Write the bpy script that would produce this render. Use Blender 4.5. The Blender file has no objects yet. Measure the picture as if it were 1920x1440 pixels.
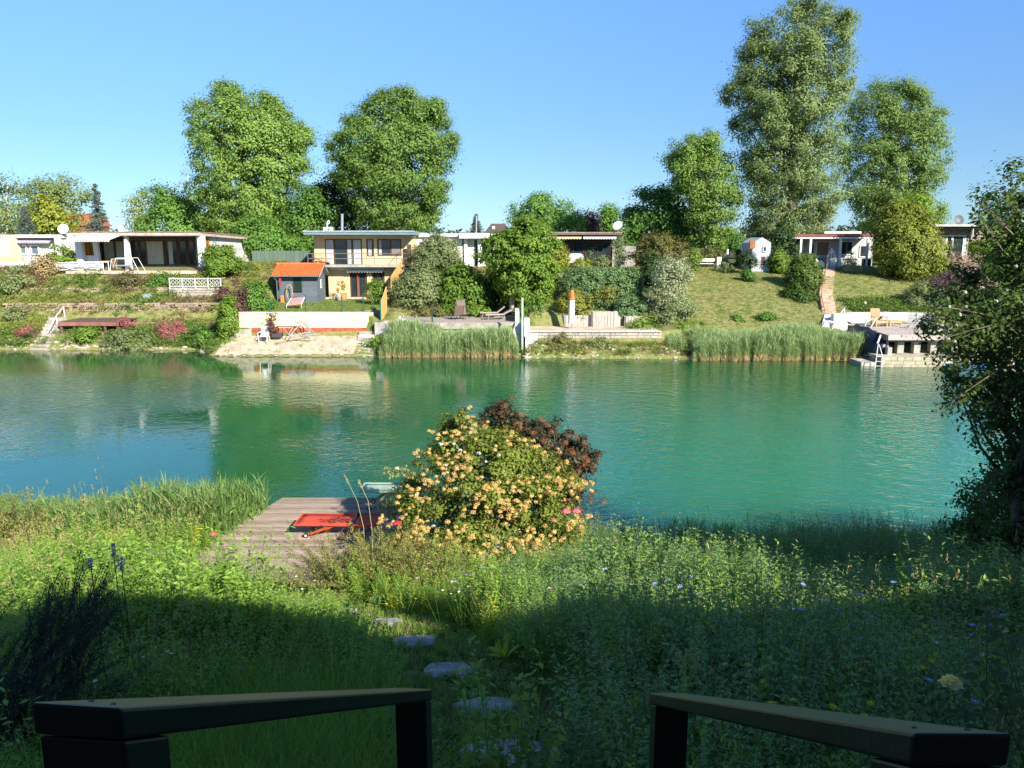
import bpy, math, random
import numpy as np
from mathutils import Vector, Matrix
R = math.radians
rng = np.random.default_rng(7)
random.seed(7)
scene = bpy.context.scene
# ---------------------------------------------------------------- camera, sky, sun, exposure
EYE = 7.2; PITCH = R(10.42); F = 1440.0
cam = bpy.data.cameras.new('camera'); cam_o = bpy.data.objects.new('camera', cam)
scene.collection.objects.link(cam_o); scene.camera = cam_o
cam.sensor_width = 36; cam.lens = 27; cam.clip_start = 0.05; cam.clip_end = 9000
cam_o.location = (0, 0, EYE); cam_o.rotation_euler = (R(90) - PITCH, 0, 0)
SUN_EL, SUN_AZ = R(31), R(36)          # azimuth measured to the right of straight behind the camera
sun_dir = Vector((math.sin(SUN_AZ) * math.cos(SUN_EL), -math.cos(SUN_AZ) * math.cos(SUN_EL), math.sin(SUN_EL)))
W = bpy.data.worlds.new('World'); scene.world = W; W.use_nodes = True
nt = W.node_tree; nt.nodes.clear()
sky = nt.nodes.new('ShaderNodeTexSky'); sky.sky_type = 'NISHITA'; sky.sun_disc = False
sky.sun_elevation = SUN_EL; sky.sun_rotation = math.atan2(sun_dir.x, sun_dir.y)
sky.altitude = 0; sky.air_density = 0.5; sky.dust_density = 0.0; sky.ozone_density = 10.0
tc_ = nt.nodes.new('ShaderNodeTexCoord'); sp_ = nt.nodes.new('ShaderNodeSeparateXYZ'); rp_ = nt.nodes.new('ShaderNodeValToRGB')
nt.links.new(tc_.outputs['Generated'], sp_.inputs[0]); nt.links.new(sp_.outputs[2], rp_.inputs[0])
els = rp_.color_ramp.elements      # hazier, paler air towards the horizon on every side
for k, (p_, c_) in enumerate(((0.0, (.36, .28, .22)), (.05, (.54, .40, .26)), (.14, (.71, .56, .385)), (.28, (.96, .83, .66)))):
    e_ = els[k] if k < 2 else els.new(p_)
    e_.position = p_; e_.color = (*c_, 1)
vm_ = nt.nodes.new('ShaderNodeVectorMath'); vm_.operation = 'MULTIPLY'; vs_ = nt.nodes.new('ShaderNodeVectorMath'); vs_.operation = 'SCALE'; vs_.inputs['Scale'].default_value = 2.0
bg = nt.nodes.new('ShaderNodeBackground'); bg.inputs[1].default_value = 0.112
wo = nt.nodes.new('ShaderNodeOutputWorld')
nt.links.new(sky.outputs[0], vm_.inputs[0]); nt.links.new(rp_.outputs[0], vm_.inputs[1]); nt.links.new(vm_.outputs[0], vs_.inputs[0]); nt.links.new(vs_.outputs[0], bg.inputs[0]); nt.links.new(bg.outputs[0], wo.inputs[0])
sl = bpy.data.lights.new('sun', 'SUN'); sl.energy = 5.0; sl.angle = R(0.6); sl.color = (1.0, 0.93, 0.82)
so = bpy.data.objects.new('sun', sl); scene.collection.objects.link(so)
so.rotation_euler = sun_dir.to_track_quat('Z', 'Y').to_euler()
scene.view_settings.view_transform = 'Standard'; scene.view_settings.look = 'None'
scene.view_settings.exposure = 1.12; scene.view_settings.gamma = 1.0; scene.view_settings.use_curve_mapping = False
scene.cycles.max_bounces = 6; scene.cycles.transparent_max_bounces = 8
scene.cycles.use_denoising = True
# ---------------------------------------------------------------- picture measurements -> places
def ang(row): return math.atan((row - 720) / F) + PITCH
def PZ(row, Y): return EYE - Y * math.tan(ang(row))
def PX(px, Y, z=3.0): return (px - 960) / F * (Y * math.cos(PITCH) + (EYE - z) * math.sin(PITCH))
def P(px, row, Y):
    z = PZ(row, Y); return Vector((PX(px, Y, z), Y, z))
# ---------------------------------------------------------------- materials
MATS = {}
def _n(t, k, **kw):
    n = t.nodes.new(k)
    for a, b in kw.items(): setattr(n, a, b)
    return n
def mat(name, col, rough=0.8, var=0.25, scale=3.0, bump=0.0, bscale=None, metal=0.0, spec=0.3, col2=None, stretch=(1, 1, 1), emit=None, alpha=None, detail=6, mixs=(0.35, 0.65)):
    if name in MATS: return MATS[name]
    m = bpy.data.materials.new(name); m.use_nodes = True; t = m.node_tree; b = t.nodes['Principled BSDF']
    L = t.links.new
    b.inputs['Roughness'].default_value = rough; b.inputs['Metallic'].default_value = metal
    b.inputs['Specular IOR Level'].default_value = spec
    geo = _n(t, 'ShaderNodeNewGeometry'); mp = _n(t, 'ShaderNodeMapping'); mp.inputs['Scale'].default_value = stretch
    L(geo.outputs['Position'], mp.inputs[0])
    n1 = _n(t, 'ShaderNodeTexNoise'); n1.inputs['Scale'].default_value = scale; n1.inputs['Detail'].default_value = detail; n1.inputs['Roughness'].default_value = 0.65
    L(mp.outputs[0], n1.inputs['Vector'])
    rp = _n(t, 'ShaderNodeMapRange'); rp.inputs[1].default_value = mixs[0]; rp.inputs[2].default_value = mixs[1]
    L(n1.outputs[0], rp.inputs[0])
    mx = _n(t, 'ShaderNodeMix', data_type='RGBA')
    c = Vector(col)
    ca = tuple(min(1, x * (1 - var)) for x in col); cb = tuple(min(1, x * (1 + var)) for x in col)
    if col2 is not None: ca, cb = col, col2
    mx.inputs[6].default_value = (*ca, 1); mx.inputs[7].default_value = (*cb, 1)
    L(rp.outputs[0], mx.inputs[0])
    oi = _n(t, 'ShaderNodeObjectInfo'); hv = _n(t, 'ShaderNodeHueSaturation')
    mr = _n(t, 'ShaderNodeMapRange'); mr.inputs[3].default_value = 0.9; mr.inputs[4].default_value = 1.08
    L(oi.outputs['Random'], mr.inputs[0]); L(mr.outputs[0], hv.inputs['Value']); L(mx.outputs[2], hv.inputs['Color'])
    L(hv.outputs[0], b.inputs['Base Color'])
    if bump:
        n2 = _n(t, 'ShaderNodeTexNoise'); n2.inputs['Scale'].default_value = bscale or scale * 6; n2.inputs['Detail'].default_value = 8
        L(mp.outputs[0], n2.inputs['Vector'])
        bp = _n(t, 'ShaderNodeBump'); bp.inputs['Strength'].default_value = min(1, bump); bp.inputs['Distance'].default_value = 0.03 * max(1, bump)
        L(n2.outputs[0], bp.inputs['Height']); L(bp.outputs[0], b.inputs['Normal'])
    if alpha is not None: b.inputs['Alpha'].default_value = alpha
    MATS[name] = m; return m
def glass(name, col=(0.02, 0.03, 0.035), rough=0.06):
    if name in MATS: return MATS[name]
    m = bpy.data.materials.new(name); m.use_nodes = True; t = m.node_tree; b = t.nodes['Principled BSDF']
    b.inputs['Roughness'].default_value = rough; b.inputs['Specular IOR Level'].default_value = 0.6
    n1 = _n(t, 'ShaderNodeTexNoise'); n1.inputs['Scale'].default_value = 1.2
    g = _n(t, 'ShaderNodeNewGeometry'); t.links.new(g.outputs['Position'], n1.inputs['Vector'])
    mx = _n(t, 'ShaderNodeMix', data_type='RGBA'); mx.inputs[6].default_value = (*[c * .5 for c in col], 1); mx.inputs[7].default_value = (*[c * 1.6 for c in col], 1)
    t.links.new(n1.outputs[0], mx.inputs[0]); t.links.new(mx.outputs[2], b.inputs['Base Color'])
    MATS[name] = m; return m
def leafmat(name, dark, light, trans=0.35, rough=0.55, tcol=None, spec=0.25):
    if name in MATS: return MATS[name]
    m = bpy.data.materials.new(name); m.use_nodes = True; t = m.node_tree; b = t.nodes['Principled BSDF']; L = t.links.new
    at = _n(t, 'ShaderNodeAttribute', attribute_name='v'); oi = _n(t, 'ShaderNodeObjectInfo')
    ad = _n(t, 'ShaderNodeMath', operation='MULTIPLY_ADD'); ad.inputs[1].default_value = 0.35; L(oi.outputs['Random'], ad.inputs[0])
    sc = _n(t, 'ShaderNodeMath', operation='MULTIPLY'); sc.inputs[1].default_value = 0.8; L(at.outputs['Fac'], sc.inputs[0]); L(sc.outputs[0], ad.inputs[2])
    mx = _n(t, 'ShaderNodeMix', data_type='RGBA'); mx.inputs[6].default_value = (*dark, 1); mx.inputs[7].default_value = (*light, 1)
    L(ad.outputs[0], mx.inputs[0]); L(mx.outputs[2], b.inputs['Base Color'])
    b.inputs['Roughness'].default_value = rough; b.inputs['Specular IOR Level'].default_value = spec
    tr = _n(t, 'ShaderNodeBsdfTranslucent'); hv = _n(t, 'ShaderNodeHueSaturation'); hv.inputs['Saturation'].default_value = 1.1; hv.inputs['Value'].default_value = 1.3
    hv.inputs['Hue'].default_value = 0.485
    L(mx.outputs[2], hv.inputs['Color']); L(hv.outputs[0], tr.inputs[0])
    ms = _n(t, 'ShaderNodeMixShader'); ms.inputs[0].default_value = trans
    L(b.outputs[0], ms.inputs[1]); L(tr.outputs[0], ms.inputs[2]); L(ms.outputs[0], t.nodes['Material Output'].inputs[0])
    MATS[name] = m; return m
# ---------------------------------------------------------------- objects
def tag(o, label=None, cat=None, group=None, kind=None, category=None):
    cat = cat or category
    if label: o['label'] = label
    if cat: o['category'] = cat
    if group: o['group'] = group
    if kind: o['kind'] = kind
    return o
def thing(name, loc, label, cat, group=None, rz=0.0):
    o = bpy.data.objects.new(name, None); scene.collection.objects.link(o)
    o.location = loc; o.rotation_euler = (0, 0, rz); o.empty_display_size = 0.2
    return tag(o, label, cat, group)
def wmat(o):
    m = Matrix.Translation(o.location) @ o.rotation_euler.to_matrix().to_4x4()
    return (wmat(o.parent) @ m) if o.parent else m
class MB:
    """collects boxes, tubes and sheets; world coordinates unless local=True at build"""
    def __init__(s): s.v = []; s.f = []; s.T = Matrix.Identity(4)
    def add(s, vs, fs):
        b = len(s.v); s.v += [tuple(s.T @ Vector(p)) for p in vs]; s.f += [tuple(i + b for i in f) for f in fs]; return s
    def box(s, x0, x1, y0, y1, z0, z1, rz=0):
        vs = [(x0, y0, z0), (x1, y0, z0), (x1, y1, z0), (x0, y1, z0), (x0, y0, z1), (x1, y0, z1), (x1, y1, z1), (x0, y1, z1)]
        if rz:
            cx, cy = (x0 + x1) / 2, (y0 + y1) / 2; c, sn = math.cos(rz), math.sin(rz)
            vs = [(cx + (x - cx) * c - (y - cy) * sn, cy + (x - cx) * sn + (y - cy) * c, z) for x, y, z in vs]
        return s.add(vs, [(3, 2, 1, 0), (4, 5, 6, 7), (0, 1, 5, 4), (1, 2, 6, 5), (2, 3, 7, 6), (3, 0, 4, 7)])
    def hexa(s, b, t):            # bottom quad and top quad, both counter-clockwise from above
        return s.add(list(b) + list(t), [(3, 2, 1, 0), (4, 5, 6, 7), (0, 1, 5, 4), (1, 2, 6, 5), (2, 3, 7, 6), (3, 0, 4, 7)])
    def tube(s, p0, p1, r0, r1=None, n=6, cap=True):
        p0, p1 = Vector(p0), Vector(p1); r1 = r0 if r1 is None else r1
        d = p1 - p0
        if d.length < 1e-6: return s
        d.normalize(); u = d.orthogonal().normalized(); w = d.cross(u)
        vs = []
        for p, r in ((p0, r0), (p1, r1)):
            for k in range(n):
                a = 2 * math.pi * k / n; vs.append(tuple(p + (u * math.cos(a) + w * math.sin(a)) * r))
        fs = [(k, (k + 1) % n, n + (k + 1) % n, n + k) for k in range(n)]
        if cap: fs += [tuple(range(n - 1, -1, -1)), tuple(range(n, 2 * n))]
        return s.add(vs, fs)
    def path(s, pts, r, n=6, r1=None):
        k = len(pts) - 1; r1 = r if r1 is None else r1
        for i in range(k):
            s.tube(pts[i], pts[i + 1], r + (r1 - r) * i / k, r + (r1 - r) * (i + 1) / k, n)
        return s
    def lathe(s, c, prof, n=12, squash=1.0):
        vs = []; fs = []
        for r, z in prof:
            for k in range(n):
                a = 2 * math.pi * k / n; vs.append((c[0] + r * math.cos(a), c[1] + r * math.sin(a) * squash, c[2] + z))
        m = len(prof)
        for i in range(m - 1):
            for k in range(n): fs.append((i * n + k, i * n + (k + 1) % n, (i + 1) * n + (k + 1) % n, (i + 1) * n + k))
        fs += [tuple(range(n - 1, -1, -1)), tuple(range((m - 1) * n, m * n))]
        return s.add(vs, fs)
    def blob(s, c, r, seed=0, sub=(7, 5), amp=0.25):
        rr = random.Random(seed); n, m = sub; vs = [(c[0], c[1], c[2] - r[2])]
        for i in range(1, m):
            t = math.pi * i / m
            for k in range(n):
                a = 2 * math.pi * k / n; q = 1 + rr.uniform(-amp, amp)
                vs.append((c[0] + r[0] * math.sin(t) * math.cos(a) * q, c[1] + r[1] * math.sin(t) * math.sin(a) * q, c[2] - r[2] * math.cos(t) * (1 + rr.uniform(-amp, amp) * .4)))
        vs.append((c[0], c[1], c[2] + r[2])); fs = []
        for k in range(n): fs.append((0, 1 + (k + 1) % n, 1 + k))
        for i in range(m - 2):
            for k in range(n): fs.append((1 + i * n + k, 1 + i * n + (k + 1) % n, 1 + (i + 1) * n + (k + 1) % n, 1 + (i + 1) * n + k))
        b = 1 + (m - 2) * n
        for k in range(n): fs.append((b + k, b + (k + 1) % n, len(vs) - 1))
        return s.add(vs, fs)
    def build(s, name, m, parent=None, bevel=0.0, smooth=False, local=False, loc=None, **tg):
        me = bpy.data.meshes.new(name)
        V = np.array(s.v, dtype=float) if s.v else np.zeros((0, 3))
        if parent is not None and not local:
            inv = np.array(wmat(parent).inverted()); V = V @ inv[:3, :3].T + inv[:3, 3]
        if loc is not None: V = V - np.array(loc, dtype=float)
        me.from_pydata(V.tolist(), [], s.f); me.update()
        for x in (m if isinstance(m, (list, tuple)) else [m]): me.materials.append(x)
        if smooth: me.shade_smooth()
        o = bpy.data.objects.new(name, me); scene.collection.objects.link(o)
        if loc is not None: o.location = loc
        if parent is not None: o.parent = parent
        if bevel:
            bv = o.modifiers.new('bevel', 'BEVEL'); bv.width = bevel; bv.segments = 2; bv.limit_method = 'ANGLE'
        if tg: tag(o, **tg)
        return o
def B(name, m, parent, *a, **kw):       # one box as one object
    bv = kw.pop('bevel', 0.0); rz = kw.pop('rz', 0)
    return MB().box(*a, rz=rz).build(name, m, parent, bevel=bv, **kw)
def copy_tree(o, parent=None):
    c = o.copy(); scene.collection.objects.link(c); c.parent = parent
    for ch in o.children: copy_tree(ch, c)
    return c
# ---------------------------------------------------------------- leaves
def nrm(a): return a / np.maximum(np.linalg.norm(a, axis=1, keepdims=True), 1e-9)
def leafquads(c, n, d, L, Wd):
    """c centres, n normals, d long axis: rhombus leaves with a slight fold"""
    n = nrm(n); d = nrm(d - n * np.sum(d * n, 1, keepdims=True)); s = np.cross(n, d)
    L = np.asarray(L).reshape(-1, 1); Wd = np.asarray(Wd).reshape(-1, 1)
    out = np.stack([c - d * L / 2, c + s * Wd / 2 - d * L * .06 + n * Wd * .15, c + d * L / 2, c - s * Wd / 2 - d * L * .06 + n * Wd * .15], 1)
    return out.reshape(-1, 3)
def leafhalves(c, n, d, L, Wd):
    """broad leaves of two folded halves, for plants seen close up"""
    n = nrm(n); d = nrm(d - n * np.sum(d * n, 1, keepdims=True)); s = np.cross(n, d); L = np.asarray(L).reshape(-1, 1); Wd = np.asarray(Wd).reshape(-1, 1)
    a, t_ = c - d * L / 2, c + d * L / 2 - n * L * .08; out = []
    for g in (1, -1):
        p1 = c - d * L * .22 + s * g * Wd * .46 + n * Wd * .16; p2 = c + d * L * .16 + s * g * Wd * .42 + n * Wd * .13
        out.append(np.stack([a, p1, p2, t_] if g > 0 else [a, t_, p2, p1], 1))
    return np.stack(out, 1).reshape(-1, 3)
def rdir(n): return nrm(rng.normal(size=(n, 3)))
def quad_mesh(name, V, v, mats, parent=None, midx=None, **tg):
    N = len(V) // 4; me = bpy.data.meshes.new(name)
    V = np.asarray(V, dtype=np.float32)
    loc = None
    if parent is not None:
        inv = np.array(wmat(parent).inverted(), dtype=np.float32); V = V @ inv[:3, :3].T + inv[:3, 3]
    me.vertices.add(len(V)); me.vertices.foreach_set('co', V.ravel())
    me.loops.add(N * 4); me.loops.foreach_set('vertex_index', np.arange(N * 4, dtype=np.int32))
    me.polygons.add(N); me.polygons.foreach_set('loop_start', np.arange(0, N * 4, 4, dtype=np.int32))
    for m in (mats if isinstance(mats, (list, tuple)) else [mats]): me.materials.append(m)
    if midx is not None: me.polygons.foreach_set('material_index', np.asarray(midx, dtype=np.int32))
    a = me.attributes.new('v', 'FLOAT', 'POINT'); a.data.foreach_set('value', np.repeat(np.asarray(v, dtype=np.float32), 4))
    me.update(calc_edges=True); me.validate()
    o = bpy.data.objects.new(name, me); scene.collection.objects.link(o)
    if parent is not None: o.parent = parent
    if tg: tag(o, **tg)
    return o
def clump_leaves(C, rc, per, L, wr=0.6, up=0.5, shell=0.45, flat=0.75, droop=0.0, out=None, cv=None):
    """leaves around clump centres C; returns verts, v"""
    K = len(C); rc = np.broadcast_to(np.asarray(rc, float), (K,))
    idx = np.repeat(np.arange(K), per); N = len(idx)
    d = rdir(N); rad = rc[idx] * (shell + (1 - shell) * rng.random(N) ** .6) * np.clip(1 + .34 * rng.normal(size=N), .2, 2.2)
    off = d * rad[:, None]; off[:, 2] *= flat
    c = C[idx] + off
    nn = d * 0.85 + rdir(N) * 0.6; nn[:, 2] += up
    if out is not None: nn += out[idx] * 0.7
    ax = rdir(N); ax[:, 2] -= droop
    ll = L * (0.7 + 0.6 * rng.random(N))
    cv = rng.random(K) if cv is None else cv
    v = np.clip(cv[idx] * .6 + rng.random(N) * .4, 0, 1)
    return leafquads(c, nn, ax, ll, ll * wr), v
def crown_points(prof, Y, depth, K, shell=0.5, x_is_px=True, pw=1.0):
    """prof: [(row, left px, right px)], elliptical sections with the given depth ratio; returns clump centres"""
    prof = sorted(prof); rows = np.array([p[0] for p in prof], float)
    xl = np.array([p[1] for p in prof], float); xr = np.array([p[2] for p in prof], float)
    out = []
    ws = (xr - xl) ** 1.0
    while len(out) < K:
        r = rng.uniform(rows[0], rows[-1]); l = np.interp(r, rows, xl); q = np.interp(r, rows, xr)
        if rng.random() > (q - l) / ws.max(): continue
        a = rng.random() * 2 * math.pi; rad = shell + (1 - shell) * math.sqrt(rng.random())
        if rng.random() < .25: rad *= rng.random()
        u = math.cos(a) * rad; w = math.sin(a) * rad
        px = (l + q) / 2 + u * (q - l) / 2
        z = PZ(r, Y); X = PX(px, Y, z); half = (PX(q, Y, z) - PX(l, Y, z)) / 2
        out.append((X, Y + w * half * depth, z))
    return np.array(out)
def limbs(mb, base, top, C, nb, r, seed=0, frac=(0.25, 0.8), wob=0.4):
    rr = random.Random(seed); base = Vector(base); top = Vector(top)
    pts = [base]; n = 6
    for i in range(1, n + 1):
        t = i / n; p = base.lerp(top, t); p += Vector((rr.uniform(-wob, wob), rr.uniform(-wob, wob), 0)) * (0.6 if i < n else .2); pts.append(p)
    mb.path(pts, r, 8, r * .22)
    for k in range(min(nb, len(C))):
        c = Vector(C[rr.randrange(len(C))]); h = (c.z - base.z) / max(.1, (top.z - base.z))
        t = min(max(h - rr.uniform(.12, .35), frac[0]), frac[1]) * n; i = int(t); a = pts[i].lerp(pts[min(n, i + 1)], t - i)
        r0 = r * (1 - .75 * t / n) * .5
        m = a.lerp(c, .5) + Vector((rr.uniform(-.3, .3), rr.uniform(-.3, .3), -abs((c - a).length) * .06 + rr.uniform(-.1, .2)))
        mb.path([a, a.lerp(m, .6) , m, c], r0, 5, r0 * .15)
BARK = lambda: mat('bark', (0.13, 0.11, 0.085), .9, .4, 4, .8)
def tree(name, label, cat, prof, Y, lm, K, per, L, rc, base, depth=0.9, group=None, shell=0.5, trunk_r=0.3, nb=16, bark=None, up=.5, wr=.65, flat=.75, droop=0.0, seed=1, parts=('crown', 'trunk'), bough=.72, fill=.5):
    nbough = max(3, int(K / 9)); Bc = crown_points(prof, Y, depth, nbough, shell)
    wid = np.mean([p[2] - p[1] for p in prof]) * Y / F; bs = bough * (wid * (sorted(prof)[-1][0] - sorted(prof)[0][0]) * Y / F / nbough) ** .5
    bi = rng.integers(0, nbough, K); C = Bc[bi] + rng.normal(size=(K, 3)) * bs * [.55, .55, .42]; far_ = rng.random(K) < fill; C[far_] = crown_points(prof, Y, depth, int(far_.sum()), shell * .6) if far_.any() else C[far_]
    cv = np.clip(rng.random(nbough)[bi] * .6 + rng.random(K) * .4, 0, 1); cen = Bc.mean(0); outd = nrm(C - cen)
    bz = base[2]; t = thing(name, base, label, cat, group)
    V, v = clump_leaves(C, rc * (0.5 + 0.8 * rng.random(K)), per, L, wr, up, flat=flat, droop=droop, out=outd, cv=cv)
    quad_mesh(parts[0], V, v, lm, t)
    if trunk_r:
        mb = MB(); r0 = sorted(prof)[0]; topz = PZ(r0[0] + (sorted(prof)[-1][0] - r0[0]) * .15, Y)
        limbs(mb, (base[0], base[1], base[2] - .2), (PX((r0[1] + r0[2]) / 2, Y, topz), Y, topz), C, nb, trunk_r, seed)
        mb.build(parts[1], bark or BARK(), t, smooth=True)
    return t, C
# ---------------------------------------------------------------- scatter by geometry nodes (plants nobody could count)
def scatter(name, protos, mats, pts, rot, scl, idx, label, cat):
    """protos: [(verts, faces, material indices, v)]; everything lives in this one object"""
    verts = []; faces = []; mi = []; vv = []; pid = []
    for k, (V, Fc, M, v) in enumerate(protos):
        b = len(verts); verts += [tuple(p) for p in V]; faces += [tuple(i + b for i in f) for f in Fc]; mi += list(M); vv += list(v); pid += [k] * len(V)
    nb = len(verts); N = len(pts); verts += [tuple(p) for p in pts]
    me = bpy.data.meshes.new(name); me.from_pydata(verts, [], faces)
    for m in mats: me.materials.append(m)
    me.polygons.foreach_set('material_index', np.array(mi, dtype=np.int32))
    def att(n, ty, arr, f='value'):
        a = me.attributes.new(n, ty, 'POINT'); a.data.foreach_set(f, np.asarray(arr).ravel())
    att('v', 'FLOAT', np.concatenate([np.array(vv, dtype=np.float32), np.zeros(N, dtype=np.float32)]))
    att('pid', 'INT', np.concatenate([np.array(pid, dtype=np.int32), np.full(N, -1, dtype=np.int32)]))
    att('idx', 'INT', np.concatenate([np.zeros(nb, dtype=np.int32), np.asarray(idx, dtype=np.int32)]))
    att('scl', 'FLOAT', np.concatenate([np.zeros(nb, dtype=np.float32), np.asarray(scl, dtype=np.float32)]))
    att('rot', 'FLOAT_VECTOR', np.concatenate([np.zeros((nb, 3), dtype=np.float32), np.asarray(rot, dtype=np.float32)]), 'vector')
    o = bpy.data.objects.new(name, me); scene.collection.objects.link(o)
    g = bpy.data.node_groups.new(name, 'GeometryNodeTree')
    g.interface.new_socket('Geometry', in_out='INPUT', socket_type='NodeSocketGeometry'); g.interface.new_socket('Geometry', in_out='OUTPUT', socket_type='NodeSocketGeometry')
    L = g.links.new; gi = g.nodes.new('NodeGroupInput'); go = g.nodes.new('NodeGroupOutput'); jn = g.nodes.new('GeometryNodeJoinGeometry')
    def attr(n, ty):
        a = g.nodes.new('GeometryNodeInputNamedAttribute'); a.data_type = ty; a.inputs[0].default_value = n; return a.outputs[0]
    def eq(s, k):
        c = g.nodes.new('FunctionNodeCompare'); c.data_type = 'INT'; c.operation = 'EQUAL'; L(s, c.inputs[2]); c.inputs[3].default_value = k; return c.outputs[0]
    def sep(sel):
        s = g.nodes.new('GeometryNodeSeparateGeometry'); s.domain = 'POINT'; L(gi.outputs[0], s.inputs[0]); L(sel, s.inputs[1]); return s.outputs[0]
    P_ = sep(eq(attr('pid', 'INT'), -1)); e2r = g.nodes.new('FunctionNodeEulerToRotation'); L(attr('rot', 'FLOAT_VECTOR'), e2r.inputs[0]); sc = attr('scl', 'FLOAT')
    for k in range(len(protos)):
        ip = g.nodes.new('GeometryNodeInstanceOnPoints'); L(P_, ip.inputs['Points']); L(eq(attr('idx', 'INT'), k), ip.inputs['Selection'])
        L(sep(eq(attr('pid', 'INT'), k)), ip.inputs['Instance']); L(e2r.outputs[0], ip.inputs['Rotation']); L(sc, ip.inputs['Scale']); L(ip.outputs[0], jn.inputs[0])
    L(jn.outputs[0], go.inputs[0])
    md = o.modifiers.new('scatter', 'NODES'); md.node_group = g
    return tag(o, label, cat, kind='stuff')
class Q:
    """prototype plant made of quads with material index and colour value"""
    def __init__(s): s.V = []; s.F = []; s.M = []; s.v = []
    def quads(s, V, v, m):
        V = np.asarray(V); b = len(s.V); n = len(V) // 4
        s.V += V.tolist(); s.F += [(b + 4 * i, b + 4 * i + 1, b + 4 * i + 2, b + 4 * i + 3) for i in range(n)]; s.M += [m] * n; s.v += np.repeat(v, 4).tolist()
    def blade(s, base, dirv, length, w, bend, m, v, seg=3, m0=None):
        base = Vector(base); d = Vector(dirv).normalized(); side = d.cross(Vector((0, 0, 1)))
        side = side.normalized() if side.length > .01 else Vector((1, 0, 0)); h = Vector((d.x, d.y, 0)); h = h.normalized() if h.length > .01 else Vector((0, 1, 0))
        b = len(s.V); p = base
        for i in range(seg + 1):
            t = i / seg; ww = w * (1 - t ** 1.6) + .0008
            s.V += [tuple(p - side * ww / 2), tuple(p + side * ww / 2)]; s.v += [v, v]
            d = (d + h * bend / seg - Vector((0, 0, bend * .5 / seg * (1 + t)))).normalized(); p = p + d * length / seg
        for i in range(seg): s.F.append((b + 2 * i, b + 2 * i + 1, b + 2 * i + 3, b + 2 * i + 2)); s.M.append(m0 if (m0 is not None and i == 0) else m)
        return p
    def get(s): return (s.V, s.F, s.M, s.v)
# ================================================================ SETTING: ground, water, field
def near_ground(x, y):
    z = 5.5 - .35 * y
    z = np.where(y > 14.0, np.maximum(.6 - (y - 14.0) * .3, .28 - (y - 15.1) * .05), z)
    edge = 17.9 - .0 * x + np.where(x > 1.5, -1.3, 0) + .35 * np.sin(x * .7) + .2 * np.sin(x * 1.9)
    z = np.where(y > edge, z - (y - edge) * .75, z)
    z = z + .05 * np.sin(x * 1.3 + y) * np.cos(y * .9) * (y > 4)
    z = np.where(y < .9, 5.55, z)
    return z
COLS = [(-80, [(51.6, -1), (52.6, .03), (54, .8), (57.0, 1.45), (57.3, 2.3), (59.1, 3.1), (59.5, 3.6), (62, 5.05), (64, 5.2)]),
        (-21.3, [(50.9, -1), (51.9, .03), (53.4, .8), (56.8, 1.45), (57.1, 2.3), (58.9, 3.1), (59.3, 3.6), (62, 5.0), (64, 5.2)]),
        (-19.6, [(48.3, -1), (49.2, .03), (50.5, .6), (51.95, 1.0), (52.15, 2.45), (56, 2.9), (60, 3.8), (64, 5.0), (68, 5.2)]),
        (-18.6, [(48.3, -1), (49, .03), (50.5, .6), (51.95, 1.0), (52.15, 2.45), (56, 2.5), (60, 2.8), (66, 4.7), (69.5, 5.2)]),
        (-17.0, [(48.3, -1), (49, .03), (50.5, .6), (51.95, 1.0), (52.15, 2.45), (56, 2.5), (63, 2.72), (68.5, 2.9), (69.5, 5.2)]),
        (-9.9, [(48.0, -1), (48.9, .03), (50.2, .6), (51.9, 1.0), (52.1, 2.45), (56, 2.5), (63, 2.72), (68.5, 2.9), (69.5, 5.2)]),
        (-8.6, [(47.9, -1), (48.8, .03), (49.5, .2), (51, .4), (51.15, 1.85), (55.0, 1.87), (59, 3.4), (63, 5.0), (65, 5.2)]),
        (.4, [(47.9, -1), (48.8, .03), (49.5, .2), (51, .4), (51.15, 1.85), (57.2, 1.87), (60, 3.2), (64, 5.0), (65, 5.2)]),
        (1.2, [(47.3, -1), (48.3, .03), (49, .7), (49.9, .95), (50.05, 1.45), (53.5, 1.45), (53.8, 2.3), (61, 4.8), (65, 5.2)]),
        (9.8, [(47.0, -1), (47.9, .03), (48.7, .6), (49.9, .95), (50.05, 1.45), (53.5, 1.45), (53.8, 2.3), (61, 4.8), (65, 5.2)]),
        (11.5, [(46.6, -1), (47.5, .03), (48.6, .35), (50.5, 1.3), (51, 1.6), (55, 2.9), (60, 4.3), (64, 5.05), (66, 5.2)]),
        (21.6, [(46.4, -1), (47.2, .03), (48.5, .3), (50.5, 1.3), (51, 1.6), (55, 2.9), (60, 4.3), (64, 5.05), (66, 5.2)]),
        (23.2, [(50.5, -1), (50.6, -.9), (50.7, -.5), (50.8, .6), (51.2, 1.6), (52.8, 1.79), (53.1, 2.4), (60, 4.6), (64, 5.2)]),
        (80, [(51.5, -1), (51.6, -.9), (51.7, -.5), (51.8, .6), (51.9, 1.6), (52.8, 1.79), (53.1, 2.4), (60, 4.6), (64, 5.2)])]
CX = np.array([c[0] for c in COLS], float); CYs = np.array([[p[0] for p in c[1]] for c in COLS]); CZs = np.array([[p[1] for p in c[1]] for c in COLS])
def far_ground(x, y):
    x = np.atleast_1d(np.asarray(x, float)); y = np.atleast_1d(np.asarray(y, float)); out = np.empty_like(x)
    ys = np.stack([np.interp(x, CX, CYs[:, k]) for k in range(9)], 1); zs = np.stack([np.interp(x, CX, CZs[:, k]) for k in range(9)], 1)
    for i in range(len(x)): out[i] = np.interp(y[i], ys[i], zs[i])
    return out
def fg(x, y): return float(far_ground([x], [y])[0])
def ng(x, y): return float(near_ground(np.array([x], float), np.array([y], float))[0])
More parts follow.
